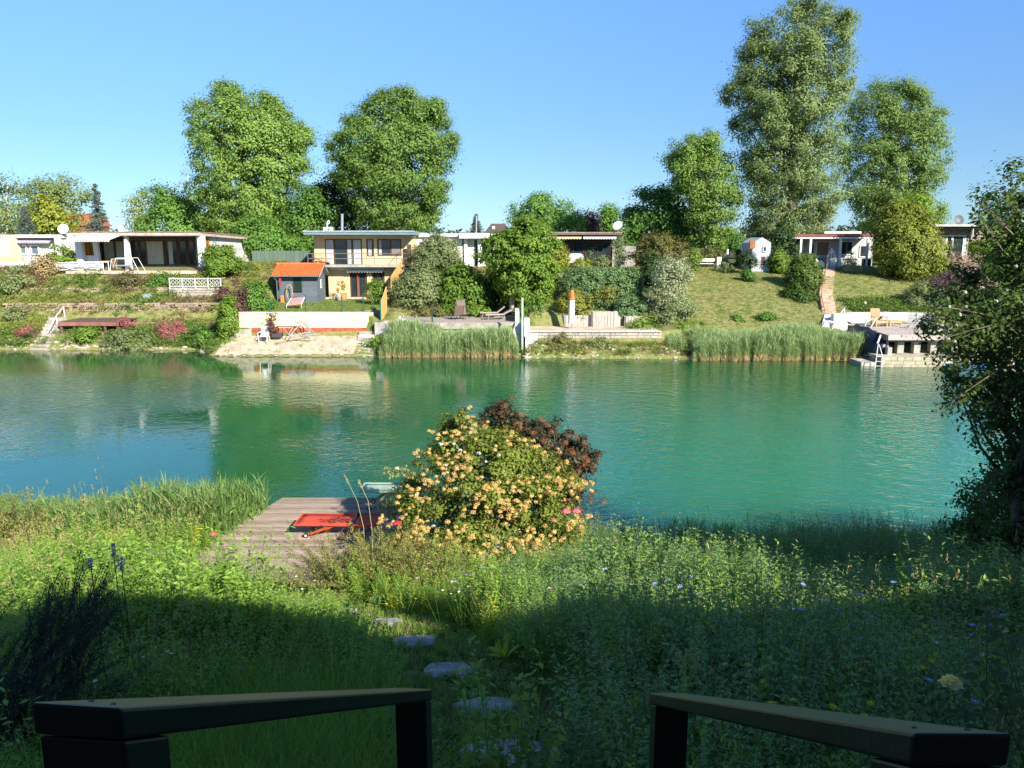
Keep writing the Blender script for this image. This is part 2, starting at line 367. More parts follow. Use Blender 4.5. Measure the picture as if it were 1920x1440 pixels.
def grid_obj(name, xs, ys, zf, m, label):
    X, Y = np.meshgrid(xs, ys); Z = zf(X.ravel(), Y.ravel()); V = np.stack([X.ravel(), Y.ravel(), Z], 1)
    nx, ny = len(xs), len(ys); i = np.arange((ny - 1) * (nx - 1)); r, c = i // (nx - 1), i % (nx - 1); a = r * nx + c
    Fs = np.stack([a, a + 1, a + nx + 1, a + nx], 1)
    me = bpy.data.meshes.new(name); me.from_pydata(V.tolist(), [], Fs.tolist()); me.materials.append(m); me.shade_smooth()
    o = bpy.data.objects.new(name, me); scene.collection.objects.link(o); return tag(o, label, kind='structure')
def ground_mat(name, cols, scale=.5, patch=(0.4, 0.6)):
    m = bpy.data.materials.new(name); m.use_nodes = True; t = m.node_tree; L = t.links.new; b = t.nodes['Principled BSDF']
    g = _n(t, 'ShaderNodeNewGeometry'); b.inputs['Roughness'].default_value = .95; b.inputs['Specular IOR Level'].default_value = .1
    def noise(s, d=8):
        n = _n(t, 'ShaderNodeTexNoise'); n.inputs['Scale'].default_value = s; n.inputs['Detail'].default_value = d; n.inputs['Roughness'].default_value = .7; L(g.outputs['Position'], n.inputs['Vector']); return n
    def rampf(n, a, c):
        r = _n(t, 'ShaderNodeMapRange'); r.inputs[1].default_value = a; r.inputs[2].default_value = c; L(n.outputs[0], r.inputs[0]); return r
    def mixc(f, a, c):
        x = _n(t, 'ShaderNodeMix', data_type='RGBA'); L(f.outputs[0], x.inputs[0])
        for s, q in ((6, a), (7, c)):
            if isinstance(q, tuple): x.inputs[s].default_value = (*q, 1)
            else: L(q.outputs[2], x.inputs[s])
        return x
    m1 = mixc(rampf(noise(scale), *patch), cols[0], cols[1]); m2 = mixc(rampf(noise(scale * 7), .35, .65), m1, cols[2])
    m3 = mixc(rampf(noise(scale * 2.3), .52, .68), m2, cols[3])
    L(m3.outputs[2], b.inputs['Base Color'])
    bp = _n(t, 'ShaderNodeBump'); bp.inputs['Strength'].default_value = .9; bp.inputs['Distance'].default_value = .08; L(noise(9).outputs[0], bp.inputs['Height']); L(bp.outputs[0], b.inputs['Normal'])
    return m
soil = ground_mat('meadow_soil', [(.05, .06, .02), (.07, .065, .03), (.03, .045, .015), (.09, .08, .045)])
slope_m = ground_mat('bank_grass', [(.16, .19, .055), (.09, .17, .03), (.29, .25, .11), (.06, .12, .022)], .4)
grid_obj('near_ground', np.concatenate([np.arange(-140, -16, 6), np.arange(-16, 16, .4), np.arange(16, 141, 6)]), np.concatenate([[-60, -20, -5, 0, .85], np.arange(.95, 21.5, .3), [24]]), near_ground, soil, 'sloping meadow ground of the near bank')
grid_obj('far_bank', np.concatenate([np.arange(-140, -48, 6), np.arange(-48, 44, .28), np.arange(44, 141, 6)]), np.concatenate([np.arange(45.5, 70.5, .25), [75, 85, 100]]), far_ground, slope_m, 'terraced grassy bank across the lake')
fieldm = ground_mat('field_grass', [(.12, .14, .045), (.2, .18, .08), (.08, .11, .03), (.15, .13, .06)], .05)
MB().add([(-3500, 99, 5.17), (3500, 99, 5.17), (3500, 4500, 5.17), (-3500, 4500, 5.17)], [(0, 1, 2, 3)]).build('field', fieldm, label='flat farmland behind the houses', kind='structure')
# water
wm = bpy.data.materials.new('lake_water'); wm.use_nodes = True; t = wm.node_tree; L = t.links.new; b = t.nodes['Principled BSDF']
g = _n(t, 'ShaderNodeNewGeometry'); sx = _n(t, 'ShaderNodeSeparateXYZ'); L(g.outputs['Position'], sx.inputs[0])
def wn(scale, stretch, detail=3, rough=.5, rot=0):
    mp = _n(t, 'ShaderNodeMapping'); mp.inputs['Scale'].default_value = stretch; mp.inputs['Rotation'].default_value = (0, 0, rot); L(g.outputs['Position'], mp.inputs[0])
    n = _n(t, 'ShaderNodeTexNoise'); n.inputs['Scale'].default_value = scale; n.inputs['Detail'].default_value = detail; n.inputs['Roughness'].default_value = rough; L(mp.outputs[0], n.inputs['Vector']); return n
def mrange(n, a, c, d=0., e=1.):
    r = _n(t, 'ShaderNodeMapRange'); r.interpolation_type = 'SMOOTHSTEP'
    for k, q in enumerate((a, c, d, e)): r.inputs[1 + k].default_value = q
    L(n, r.inputs[0]); return r.outputs[0]
def mm(op, a, c):
    n = _n(t, 'ShaderNodeMath', operation=op)
    for k, q in enumerate((a, c)):
        if isinstance(q, (int, float)): n.inputs[k].default_value = q
        else: L(q, n.inputs[k])
    return n.outputs[0]
# the water is deep green, paler turquoise over the shallows to the right and by the near shore
patch = wn(.05, (1, .7, 1), 3)
fx = mrange(sx.outputs[0], -10, 14); fy = mrange(sx.outputs[1], 46, 22)
fac = mm('MULTIPLY', mm('ADD', mm('MULTIPLY', fx, .8), mm('MULTIPLY', mrange(patch.outputs[0], .35, .65), .25)), fy)
mx = _n(t, 'ShaderNodeMix', data_type='RGBA'); mx.inputs[6].default_value = (.007, .082, .027, 1); mx.inputs[7].default_value = (.022, .195, .118, 1); L(fac, mx.inputs[0])
mx2 = _n(t, 'ShaderNodeMix', data_type='RGBA'); mx2.inputs[7].default_value = (.09, .11, .045, 1); L(mx.outputs[2], mx2.inputs[6]); L(mrange(sx.outputs[1], 46.5, 51, 0, .55), mx2.inputs[0])
L(mx2.outputs[2], b.inputs['Base Color'])
b.inputs['Roughness'].default_value = .03; b.inputs['IOR'].default_value = 1.333; b.inputs['Specular IOR Level'].default_value = 1.0
b.subsurface_method = 'BURLEY'
b.inputs['Subsurface Weight'].default_value = 1.0; b.inputs['Subsurface Radius'].default_value = (.6, 1.6, 1.2); b.inputs['Subsurface Scale'].default_value = 4.0
calm = mrange(wn(.045, (1, 1.6, 1), 2).outputs[0], .42, .60)
calm = mm('MAXIMUM', mm('MULTIPLY', calm, .8), mrange(sx.outputs[0], -3, 6))
st = mm('ADD', .07, mm('MULTIPLY', calm, .62)); st = mm('MULTIPLY', st, mrange(sx.outputs[1], 49, 38, .14, 1.))
h1 = wn(1.6, (1, 1.35, 1), 2.5, .45, .5); h2 = wn(4.2, (1, 1.6, 1), 2, .5, -.3)
hh = mm('ADD', mm('MULTIPLY', h1.outputs[0], 1.0), mm('MULTIPLY', h2.outputs[0], .5))
bp = _n(t, 'ShaderNodeBump'); bp.inputs['Distance'].default_value = .10; L(st, bp.inputs['Strength']); L(hh, bp.inputs['Height']); L(bp.outputs[0], b.inputs['Normal'])
MB().add([(-260, 12, 0), (260, 12, 0), (260, 53.5, 0), (-260, 53.5, 0)], [(0, 1, 2, 3)]).build('lake_water', wm, label='green swimming lake with rippled surface', kind='structure')
# ================================================================ the camera's own house, which throws the shade on the meadow
cream = mat('near_render', (.5, .45, .36), .9, .1, 2, .2)
hm = thing('garden_house', (4.0, -5.0, 5.5), 'tall cream garden house behind the terrace, its eaves shading the meadow', 'house')
MB().box(-6.5, 16.5, -9, -1.4, 5.5, 8.4).build('wall', cream, hm)
B('roof', mat('roof_felt', (.09, .09, .09), .9, .2, 3, .3), hm, -7.3, 17.3, -9.8, .3, 8.4, 8.65)
B('door', mat('door_brown', (.1, .06, .035), .5, .2, 6), hm, -.5, .5, -1.45, -1.38, 5.6, 7.7)
for k, x in enumerate((-4.2, 2.4, 6.2, 10.5)):
    w = MB().box(x - .75, x + .75, -1.47, -1.37, 6.45, 7.8).build('window', mat('white_frame', (.7, .7, .68), .5, .05, 3), hm)
    MB().box(x - .65, x + .65, -1.49, -1.465, 6.55, 7.7).build('pane', glass('pane_dark'), w)
decking = mat('terrace_boards', (.14, .1, .07), .8, .3, 3, .4, stretch=(1, 8, 1))
tr = thing('terrace', (0, -.4, 5.5), 'dark timber terrace at the head of the garden steps', 'terrace')
for k in range(15): B('plank', decking, tr, -3, 4, -1.36 + .145 * k, -1.36 + .145 * k + .138, 5.56, 5.6)
rail_m = mat('rail_paint', (.015, .020, .014), .42, .18, 8, .05, 60, spec=.4)
st_ = thing('garden_steps', (0.05, 1.5, 4.9), 'dark timber steps running down between two handrails', 'steps')
dx = math.sin(R(3.2))
for k in range(7):
    y = .95 + .27 * k; z = 5.55 - .19 * (k + 1); z = max(z, ng(0, y) + .02)
    B('tread', decking, st_, -.36 + y * dx, .40 + y * dx, y, y + .29, z, z + .035)
def handrail(name, near, far, w, label, sgn):
    t0 = thing(name, (far[0], far[1], far[2] - .9), label, 'handrail')
    n = Vector(near); f = Vector(far); d = (f - n).normalized(); s = Vector((d.y, -d.x, 0)).normalized() * w / 2; th = Vector((0, 0, -.034))
    a, b_, c, e = n - s, n + s, f + s, f - s
    MB().hexa([a + th, b_ + th, c + th, e + th], [a, b_, c, e]).build('top_rail', rail_m, t0, bevel=.004)
    for q, yoff in ((n + d * .005, 1), (f - d * .005, -1)):
        p0, p1 = (q, q + d * .085) if yoff > 0 else (q - d * .085, q)
        ins = s * .97; tops = [p0 - ins + th * 1.05, p0 + ins + th * 1.05, p1 + ins + th * 1.05, p1 - ins + th * 1.05]
        # verticals: posts stand plumb below the sloping rail
        MB().hexa([Vector((v.x, v.y, ng(v.x, v.y) - .1 if v.y > .95 else 5.5)) for v in tops], tops).build('post', rail_m, t0, bevel=.003)
    for q in (n + d * .03 + s * .45, n + d * .055 - s * .4): MB().tube(q + Vector((0, 0, -.004)), q + Vector((0, 0, .0008)), .003, n=8).build('screw', mat('screw_steel', (.05, .05, .05), .5, .1, 5, metal=.5), t0)
    return t0
def pc(px, row, zc):      # point from pixel and distance along the camera axis
    yc = (row - 720) / F * zc; xc = (px - 960) / F * zc
    return Vector((xc, zc * math.cos(PITCH) - yc * math.sin(PITCH), EYE - (yc * math.cos(PITCH) + zc * math.sin(PITCH))))
handrail('handrail', pc(139, 1321, .72), pc(781, 1291, 2.2), .09, 'dark olive handrail with its lower post beside the stepping stones', -1)
handrail('handrail', pc(1807, 1374, .70), pc(1250, 1299, 2.1), .09, 'dark olive handrail beside the pale yellow rose', 1)
# ================================================================ HOUSES across the lake
white = mat('white_render', (.62, .61, .57), .85, .16, .9, .3, stretch=(1.6, 1.6, .35)); white2 = mat('white_paint', (.72, .72, .70), .6, .06, 3)
yellow = mat('cream_yellow_render', (.60, .48, .28), .9, .12, .9, .3, stretch=(1.6, 1.6, .35)); brown = mat('dark_brown_wood', (.05, .026, .015), .55, .3, 3, .2, stretch=(1, 1, 6))
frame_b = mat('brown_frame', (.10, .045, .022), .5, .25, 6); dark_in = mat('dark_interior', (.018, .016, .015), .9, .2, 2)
curtain_m = mat('curtain', (.42, .43, .41), .9, .25, 2.5, .3, stretch=(6, 6, .3)); metal_g = mat('grey_metal', (.28, .29, .29), .4, .12, 4, metal=.5)
fascia_g = mat('blue_grey_fascia', (.16, .22, .24), .5, .2, 2, .1, stretch=(1, 1, 8)); conc = mat('weathered_concrete', (.33, .31, .27), .95, .2, 2.2, .5, 12)
def XB(mb, a, b_, r0, r1, Y0, Y1):       # box measured on its front plane
    z1, z0 = PZ(r0, Y0), PZ(r1, Y0); return mb.box(PX(a, Y0), PX(b_, Y0), Y0, Y1, z0, z1)
def PBX(name, m, par, a, b_, r0, r1, Y0, Y1, **kw): return XB(MB(), a, b_, r0, r1, Y0, Y1).build(name, m, par, **kw)
def window(par, a, b_, r0, r1, Y, fm, gm, mull=(), fw=.07, curt=(), name='window', trans=(), cm=None):
    """frame proud of the wall, recessed pane behind it, mullions at the given pixel columns"""
    x0, x1, z1, z0 = PX(a, Y), PX(b_, Y), PZ(r0, Y), PZ(r1, Y); m = MB()
    m.box(x0, x1, Y - .06, Y + .05, z1 - fw, z1).box(x0, x1, Y - .06, Y + .05, z0, z0 + fw)
    m.box(x0, x0 + fw, Y - .06, Y + .05, z0 + fw, z1 - fw).box(x1 - fw, x1, Y - .06, Y + .05, z0 + fw, z1 - fw)
    for q in mull: x = PX(q, Y); m.box(x - fw / 2, x + fw / 2, Y - .055, Y + .045, z0 + fw, z1 - fw)
    for q in trans: z = PZ(q, Y); m.box(x0 + fw, x1 - fw, Y - .05, Y + .04, z - fw / 2, z + fw / 2)
    w = m.build(name, fm, par)
    xs = [x0] + [PX(q, Y) for q in mull] + [x1]
    for i in range(len(xs) - 1): MB().box(xs[i] + fw * .4, xs[i + 1] - fw * .4, Y + .0, Y + .012, z0 + fw * .5, z1 - fw * .5).build('pane', gm, w)
    for (c0, c1) in curt:
        n = max(4, int((c1 - c0) * .8)); cx0, cx1 = PX(c0, Y), PX(c1, Y); vs = []; fs = []
        for k in range(n + 1):
            x = cx0 + (cx1 - cx0) * k / n; y = Y - .008 - (.018 if k % 2 else 0); vs += [(x, y, z0 + fw), (x, y, z1 - fw)]
        for k in range(n): fs.append((2 * k, 2 * k + 2, 2 * k + 3, 2 * k + 1))
        MB().add(vs, fs).build('curtain', cm or curtain_m, w)
    return w
def awning(par, a, b_, r0, r1, Y0, out, m, name='awning', sc=True):
    """sloping cloth with a scalloped front edge"""
    x0, x1, z1, z0 = PX(a, Y0), PX(b_, Y0), PZ(r0, Y0), PZ(r1, Y0); yf = Y0 - out; n = max(8, int((b_ - a) / 5)); mb = MB()
    mb.hexa([(x0, yf, z0 + .12), (x1, yf, z0 + .12), (x1, Y0, z1 - .03), (x0, Y0, z1 - .03)], [(x0, yf, z0 + .15), (x1, yf, z0 + .15), (x1, Y0, z1), (x0, Y0, z1)])
    for k in range(n):
        xa = x0 + (x1 - x0) * k / n; xb = x0 + (x1 - x0) * (k + 1) / n; mb.add([(xa, yf - .005, z0 + .16), (xb, yf - .005, z0 + .16), (xb, yf - .012, z0 + .03), ((xa + xb) / 2, yf - .015, z0 - .04), (xa, yf - .012, z0 + .03)], [(0, 1, 2, 3, 4), (4, 3, 2, 1, 0)])
    return mb.build(name, m, par)
def dish(px, row, Y, r, zb, m, label, az=0.0, tilt=.45):
    c = P(px, row, Y); t0 = thing('satellite_dish', (c.x, c.y, zb), label, 'satellite dish')
    mb = MB(); n = 16; vs = []; fs = []
    M4 = Matrix.Translation(c) @ Matrix.Rotation(az, 4, 'Z') @ Matrix.Rotation(-tilt, 4, 'X')
    for i in range(5):
        q = i / 4 * r
        for k in range(n):
            a = 2 * math.pi * k / n; vs.append(tuple(M4 @ Vector((q * math.cos(a), -.25 * (q / r) ** 2 * r, q * math.sin(a) * 1.08))))
    for i in range(4):
        for k in range(n): fs.append((i * n + k, i * n + (k + 1) % n, (i + 1) * n + (k + 1) % n, (i + 1) * n + k))
    MB().add(vs, fs).build('bowl', m, t0, smooth=True)
    mb.tube((c.x, c.y + .08, zb), (c.x, c.y + .05, c.z), .03); mb.path([tuple(M4 @ Vector((0, -.02, -r))), tuple(M4 @ Vector((0, -r * 1.0, -r * .35))), tuple(M4 @ Vector((0, -r * 1.0, -.05)))], .018, 5)
    mb.build('mount', metal_g, t0); return t0
# ---- A0: white bungalow at the far left
Y = 67.0
hA0 = thing('white_bungalow', (PX(70, Y), Y, 5.2), 'low white bungalow at the far left with lilac striped awning and twin windows', 'house')
PBX('wall', white, hA0, 30, 143, 441, 500, Y, Y + 8); PBX('side_wall', mat('pale_apricot_render', (.68, .55, .38), .9, .08, 1, .1), hA0, -60, 29, 440, 500, Y - 1.5, Y + 8)
PBX('roof', white2, hA0, 30, 128, 440, 446, Y - .7, Y - .003, bevel=.02); PBX('pillar', white, hA0, 112, 124, 446, 500, Y - .7, Y - .003)
awning(hA0, 38, 111, 447, 456, Y - .0, .6, mat('lilac_awning', (.36, .34, .46), .8, .15, 4))
for a, b_ in ((42, 60), (66, 83)): window(hA0, a, b_, 459, 478, Y - .06, white2, glass('pane_blue', (.09, .14, .17), .1), name='window', fw=.12)
PBX('parapet', mat('apricot_parapet', (.62, .42, .26), .9, .1, 1.5, .2), hA0, -40, 48, 481, 491, Y - 3.4, Y - 3.0)
PBX('terrace_wall', white, hA0, -40, 60, 491.5, 512, Y - 3.35, Y - 3.05)
dish(119, 430, 66.4, .42, PZ(441, 66.4), mat('dish_white', (.75, .77, .78), .4, .05, 3), 'white satellite dish on the roof of the white bungalow far left', az=.3)
# ---- A: brown glazed bungalow with white piers
Yf = 62.5; zF = 5.02; zR = PZ(443, Yf); xl, xr = PX(146, Yf, 5), PX(375, Yf, 5)
hA = thing('brown_glazed_bungalow', ((xl + xr) / 2, Yf, zF), 'long flat-roofed bungalow with brown glass doors between white piers', 'house')
tiles = mat('roof_shingle', (.30, .16, .12), .9, .35, 3, .6, 20); edge_m = mat('weathered_fascia', (.46, .38, .33), .8, .35, 2.5, .4, stretch=(1, 1, 3))
zt = PZ(436, Yf); Yb = 75.0; zb2 = PZ(446, Yb) + .05
def wedge(x0, x1, y0, y1, za0, za1, zb0, zb1): return ([(x0, y0, za0), (x1, y0, za0), (x1, y1, zb0), (x0, y1, zb0)], [(x0, y0, za1), (x1, y0, za1), (x1, y1, zb1), (x0, y1, zb1)])
m_ = MB(); m_.hexa(*wedge(xl - .3, xr + .35, Yf - .55, Yb, zt - .24, zt, zb2 - .24, zb2)); rf = m_.build('roof', edge_m, hA)
m_ = MB(); rr = random.Random(3)
for k in range(46):
    x = xl - .3 + (xr + .65 - xl) * k / 46; w_ = (xr + .65 - xl) / 46
    m_.hexa(*wedge(x, x + w_ * .96, Yf - .6, Yf - .1, zt + .004, zt + .05 + rr.uniform(0, .03), zt + .004, zt + .06))
for k in range(30):
    y = Yf - .1 + (Yb - Yf) * k / 30; zz = zt + (zb2 - zt) * (k / 30)
    m_.box(xr + .0, xr + .4, y, y + (Yb - Yf) / 30 * .95, zz + .0, zz + .05 + rr.uniform(0, .03))
m_.build('shingle_edge', tiles, rf, kind='stuff')
MB().hexa([(xr - .25, Yf + 2.4, zF - .4), (xr, Yf + 2.4, zF - .4), (xr, Yb, zF - .1), (xr - .25, Yb, zF - .1)], [(xr - .25, Yf + 2.4, zt - .28), (xr, Yf + 2.4, zt - .28), (xr, Yb, zb2 - .27), (xr - .25, Yb, zb2 - .27)]).build('side_wall', white, hA)
B('back_wall', white, hA, xl, xr - .26, Yf + 3.3, Yf + 3.5, zF, zt - .3)
for a, b_ in ((146, 158), (374, 386)):
    x0 = PX(a, Yf, 6); B('pillar', white2, hA, x0, x0 + .5, Yf - .25, Yf + .25, zF - .2, zt - .26, bevel=.02)
for a, s in ((180, .34), (241, .20)): x0 = PX(a, Yf + .1, 6); MB().hexa([(x0 - (.05 if a > 200 else 0), Yf - (.5 if a > 200 else 0), zF), (x0 + s, Yf - (.5 if a > 200 else 0), zF), (x0 + s, Yf + .3, zF), (x0, Yf + .3, zF)], [(x0 - .12, Yf - .1, zt - .26), (x0 + s - .12, Yf - .1, zt - .26), (x0 + s - .12, Yf + .3, zt - .26), (x0 - .12, Yf + .3, zt - .26)]).build('pillar', white2, hA)
PBX('low_wall', white, hA, 148, 189, 479, 500, Yf + .3, Yf + .5)
amber = mat('amber_glass', (.55, .22, .03), .25, .5, 2.5, stretch=(1, 1, .3))
for (x, y0, y1, n) in ((xl + .3, Yf + .5, Yf + 3.2, 5), (xr + .003, Yf + .4, Yf + 2.3, 5)):
    sw = B('stained_window', frame_b, hA, x - .05, x, y0 - .05, y1 + .05, zF + .95, zt - .32)
    for k in range(n):
        a = y0 + (y1 - y0) * k / n; MB().box(x + .004, x + .012, a + .05, a + (y1 - y0) / n - .03, zF + 1.0, zt - .36).build('pane', amber, sw)
Yd = Yf + 3.25
PBX('ceiling_beam', brown, hA, 160, 372, 444, 449, Yf + .3, Yf + .6)
for a, b_, cu, ml in ((196, 250, [(203, 222), (225, 243)], (223,)), (252, 268, [], ()), (268, 315, [(282, 312)], (281,)), (316, 340, [(322, 330)], ()), (341, 357, [], ()), (358, 372, [], ())):
    window(hA, a, b_, 450, 498, Yd - .12, frame_b, glass('pane_dark'), ml, .11, cu, name='glass_door')
B('terrace_slab', mat('terrace_tile', (.45, .36, .28), .9, .2, 2, .2), hA, xl - .3, xr + .2, Yf - 1.2, Yf + 3.3, zF - .25, zF)
awning(hA, 160, 238, 440.5, 453, Yf - .2, 1.9, mat('grey_white_awning', (.58, .58, .53), .85, .12, 3, .15), 'awning')
MB().tube((PX(472, Yb), Yb + .1, zF), (PX(472, Yb), Yb + .1, zb2 - .2), .05).build('downpipe', white2, hA)
B('chimney', white2, hA, PX(223, 66, 8), PX(229, 66, 8), 66, 66.4, zt - .1, PZ(424, 66), bevel=.02)
# furniture under the awning
woodl = mat('light_wood', (.42, .25, .12), .6, .25, 5, .2, stretch=(1, 6, 1))
tb = thing('table', (PX(203, 62.3, 5), 62.6, zF), 'small brown table under the grey-white awning', 'table')
x = tb.location.x; B('tabletop', woodl, tb, x - .6, x + .5, 62.3, 63.0, zF + .7, zF + .75)
for sx_ in (-.5, .35):
    for y in (62.36, 62.9): B('leg', woodl, tb, x + sx_, x + sx_ + .07, y, y + .07, zF, zF + .7)
sw = thing('garden_swing', (PX(250, 61.9, 5), 61.9, zF), 'white tubular swing frame beside the bungalow pier', 'swing'); x = sw.location.x
MB().path([(x + .6, 61.5, zF), (x + .15, 61.6, zF + .95), (x - 1.5, 61.6, zF + .9), (x - 1.65, 61.5, zF)], .022).build('front_frame', white2, sw)
MB().path([(x + .8, 62.2, zF), (x + .35, 62.1, zF + 1.0), (x - 1.4, 62.1, zF + .98), (x - 1.8, 62.2, zF)], .022).build('rear_frame', white2, sw)
MB().hexa([(x - 1.5, 61.6, zF + .35), (x + .1, 61.6, zF + .35), (x + .1, 62.1, zF + .35), (x - 1.5, 62.1, zF + .35)], [(x - 1.5, 61.6, zF + .45), (x + .1, 61.6, zF + .45), (x + .1, 62.1, zF + .45), (x - 1.5, 62.1, zF + .45)]).build('seat', mat('grey_blue_cloth', (.2, .25, .3), .9, .3, 4), sw)
# ---- B: two-storey cream house
Y = 63.3
hB = thing('two_storey_house', (PX(684, Y), Y, 2.7), 'two-storey cream yellow house with blue-grey flat roof and balcony', 'house')
z0, zs, zt = 2.55, PZ(499, Y), PZ(441, Y)
# upper walls with openings (separate wall pieces around glass)
up = MB()
for a, b_, r0, r1 in ((593, 613, 438, 499), (682, 690, 438, 499), (690, 704, 481, 499), (704, 710, 438, 499), (710, 755, 480, 499), (755, 776, 438, 499), (613, 682, 438, 448), (690, 704, 438, 448), (710, 755, 438, 448)):
    XB(up, a, b_, r0, r1, Y, Y + .35)
up.box(PX(593, Y), PX(593, Y) + .3, Y + .35, Y + 8, zs - .3, zt).box(PX(776, Y) - .3, PX(776, Y), Y + .35, Y + 8, zs - .3, zt).build('upper_wall', yellow, hB)
lo = MB(); Yl = 63.0
for a, b_, r0, r1 in ((617, 657, 501, 566), (657, 689, 501, 510), (689, 699, 501, 566), (699, 722, 501, 510), (722, 757, 501, 566)): XB(lo, a, b_, r0, r1, Yl, Yl + .4)
lo.box(PX(617, Yl), PX(617, Yl) + .3, Yl + .4, Yl + 4, z0, zs - .15).box(PX(757, Yl) - .3, PX(757, Yl), Yl + .4, Yl + 4, z0, zs - .15).build('lower_wall', yellow, hB)
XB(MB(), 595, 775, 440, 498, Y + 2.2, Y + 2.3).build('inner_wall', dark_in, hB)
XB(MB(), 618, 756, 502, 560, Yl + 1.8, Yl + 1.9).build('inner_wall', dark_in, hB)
B('pilaster', yellow, hB, PX(690, Y), PX(704, Y), Y - .05, Y - .003, PZ(499, Y), PZ(481, Y))
roofB = MB(); XB(roofB, 574, 779, 433.2, 440.5, Y - 1.5, Y + 8.2); roofB.build('roof', fascia_g, hB, bevel=.03)
PBX('roof_edge', mat('zinc', (.42, .50, .53), .4, .15, 3, metal=.3), hB, 573, 780, 432.4, 434.6, Y - 1.56, Y - 1.503)
PBX('eave_soffit', mat('eave_white', (.6, .55, .45), .8, .05, 3), hB, 592, 777, 441.2, 443.5, Y - .9, Y - .003)
slabB = MB(); XB(slabB, 580, 757, 496.5, 501, Y - 1.35, Y - .003); slabB.build('balcony_slab', conc, hB)
window(hB, 613, 682, 448.3, 497, Y + .08, frame_b, glass('pane_dark'), (631, 654, 664), .07, [(615, 629), (653, 662), (666, 680)], name='balcony_door')
window(hB, 690, 704, 448.3, 480.7, Y + .08, frame_b, glass('pane_dark'), (), .07, [(693, 700)])
wn_ = window(hB, 710, 755, 448.3, 479.5, Y + .08, frame_b, glass('pane_dark'), (711.5, 735), .08, [(713, 718)])
PBX('shutter_screen', mat('insect_screen', (.2, .17, .16), .8, .1, 3), wn_, 736.5, 753, 450, 477, Y + .005, Y + .01)
window(hB, 658, 688, 511.2, 557, Yl + .1, frame_b, glass('pane_dark'), (673,), .08, [], name='garden_door')
PBX('red_post', mat('red_brown', (.2, .06, .03), .6, .2, 3), hB, 670, 674.5, 512, 557, Yl - .02, Yl + .0)
window(hB, 700, 721, 511.2, 545, Yl + .1, frame_b, glass('pane_dark'), (709, 712), .08, [])
aw = PBX('awning_cassette', mat('cassette', (.62, .63, .62), .5, .1, 3), hB, 650, 722, 502, 506.5, Yl - .35, Yl - .005, bevel=.03)
awning(hB, 652, 720, 505, 510, Yl - .36, .15, mat('cream_scallop', (.62, .58, .5), .85, .1, 4), 'awning')
PBX('sill', white2, hB, 620, 649, 501.3, 505.5, Yl - .12, Yl - .004)
PBX('lamp', metal_g, hB, 691, 695, 508, 514, Yl - .15, Yl - .004, bevel=.02)
B('plinth', mat('plinth', (.55, .5, .4), .9, .1, 2), hB, PX(613, Yl), PX(700, Yl), Yl - .5, Yl - .003, z0 - .1, z0 + .28)
rb = MB(); Yr = Y - 1.3; zr0, zr1, zr2 = PZ(496, Yr), PZ(485, Yr), PZ(475.5, Yr)
for q in (580.5, 663.5, 704, 746): x = PX(q, Yr); rb.tube((x, Yr, zr0 - .1), (x, Yr, zr2), .03)
for z in (zr1, zr2): rb.tube((PX(580, Yr), Yr, z), (PX(764, Yr), Yr, z), .028)
x = PX(580.5, Yr); rb.tube((x, Yr, zr2), (x, Y, zr2), .028).tube((x, Yr, zr1), (x, Y, zr1), .028)
rb.build('balcony_railing', metal_g, hB)
sr = MB()
for q, r0, r1, yy in ((746, 475, 500, Yr), (755, 472, 496, Yr + 2), (764, 466, 490, Yr + 4)): sr.tube((PX(q, yy), yy, PZ(r1, yy)), (PX(q, yy), yy, PZ(r0, yy)), .03)
sr.tube((PX(746, Yr), Yr, PZ(475, Yr)), (PX(764, Yr + 4), Yr + 4, PZ(466, Yr + 4)), .03); sr.build('stair_railing', metal_g, hB)
MB().hexa([(PX(748, 62.4), 62.4, 4.9), (PX(758, 62.4), 62.4, 4.9), (PX(774, 66), 66, 5.2), (PX(762, 66), 66, 5.2)], [(PX(748, 62.4), 62.4, 5.1), (PX(758, 62.4), 62.4, 5.1), (PX(774, 66), 66, 6.6), (PX(762, 66), 66, 6.6)]).build('outside_stair', mat('stair_grey', (.25, .22, .2), .9, .2, 3), hB)
PBX('side_door', mat('side_door_brown', (.09, .06, .045), .7, .2, 3), hB, 765, 773, 458, 492, Y - .6, Y - .5)
ac = thing('air_conditioner', P(620, 433, 64), 'white air conditioning unit on the blue-grey flat roof', 'air conditioner')
XB(MB(), 611.5, 628, 426, 433, 64, 64.4).build('case', white2, ac, bevel=.02); p = P(616, 429.5, 63.99); MB().lathe((0, 0, 0), [(.11, 0), (.11, .02)], 14).build('fan_grille', metal_g, ac, local=True).matrix_local = Matrix.Translation(Vector(p) - ac.location) @ Matrix.Rotation(R(90), 4, 'X')
cp = MB(); cp.path([P(613.5, 433, 65), P(613.5, 417, 65)], .05).path([P(613.5, 417, 65), P(616, 413, 65), P(618, 417, 65), P(616, 420, 65), P(613.5, 419, 65)], .045)
cp.build('cowl_pipe', white2, None, smooth=False, label='white bent vent pipe behind the air conditioning unit', category='vent pipe')
MB().tube(P(641.5, 434, 66), P(641.5, 402, 66), .11, n=10).tube(P(641.5, 403, 66), P(641.5, 401, 66), .13, n=10).build('chimney_pipe', mat('steel', (.6, .62, .63), .3, .1, 4, metal=.8), None, label='tall stainless steel flue above the cream house roof', category='chimney pipe')
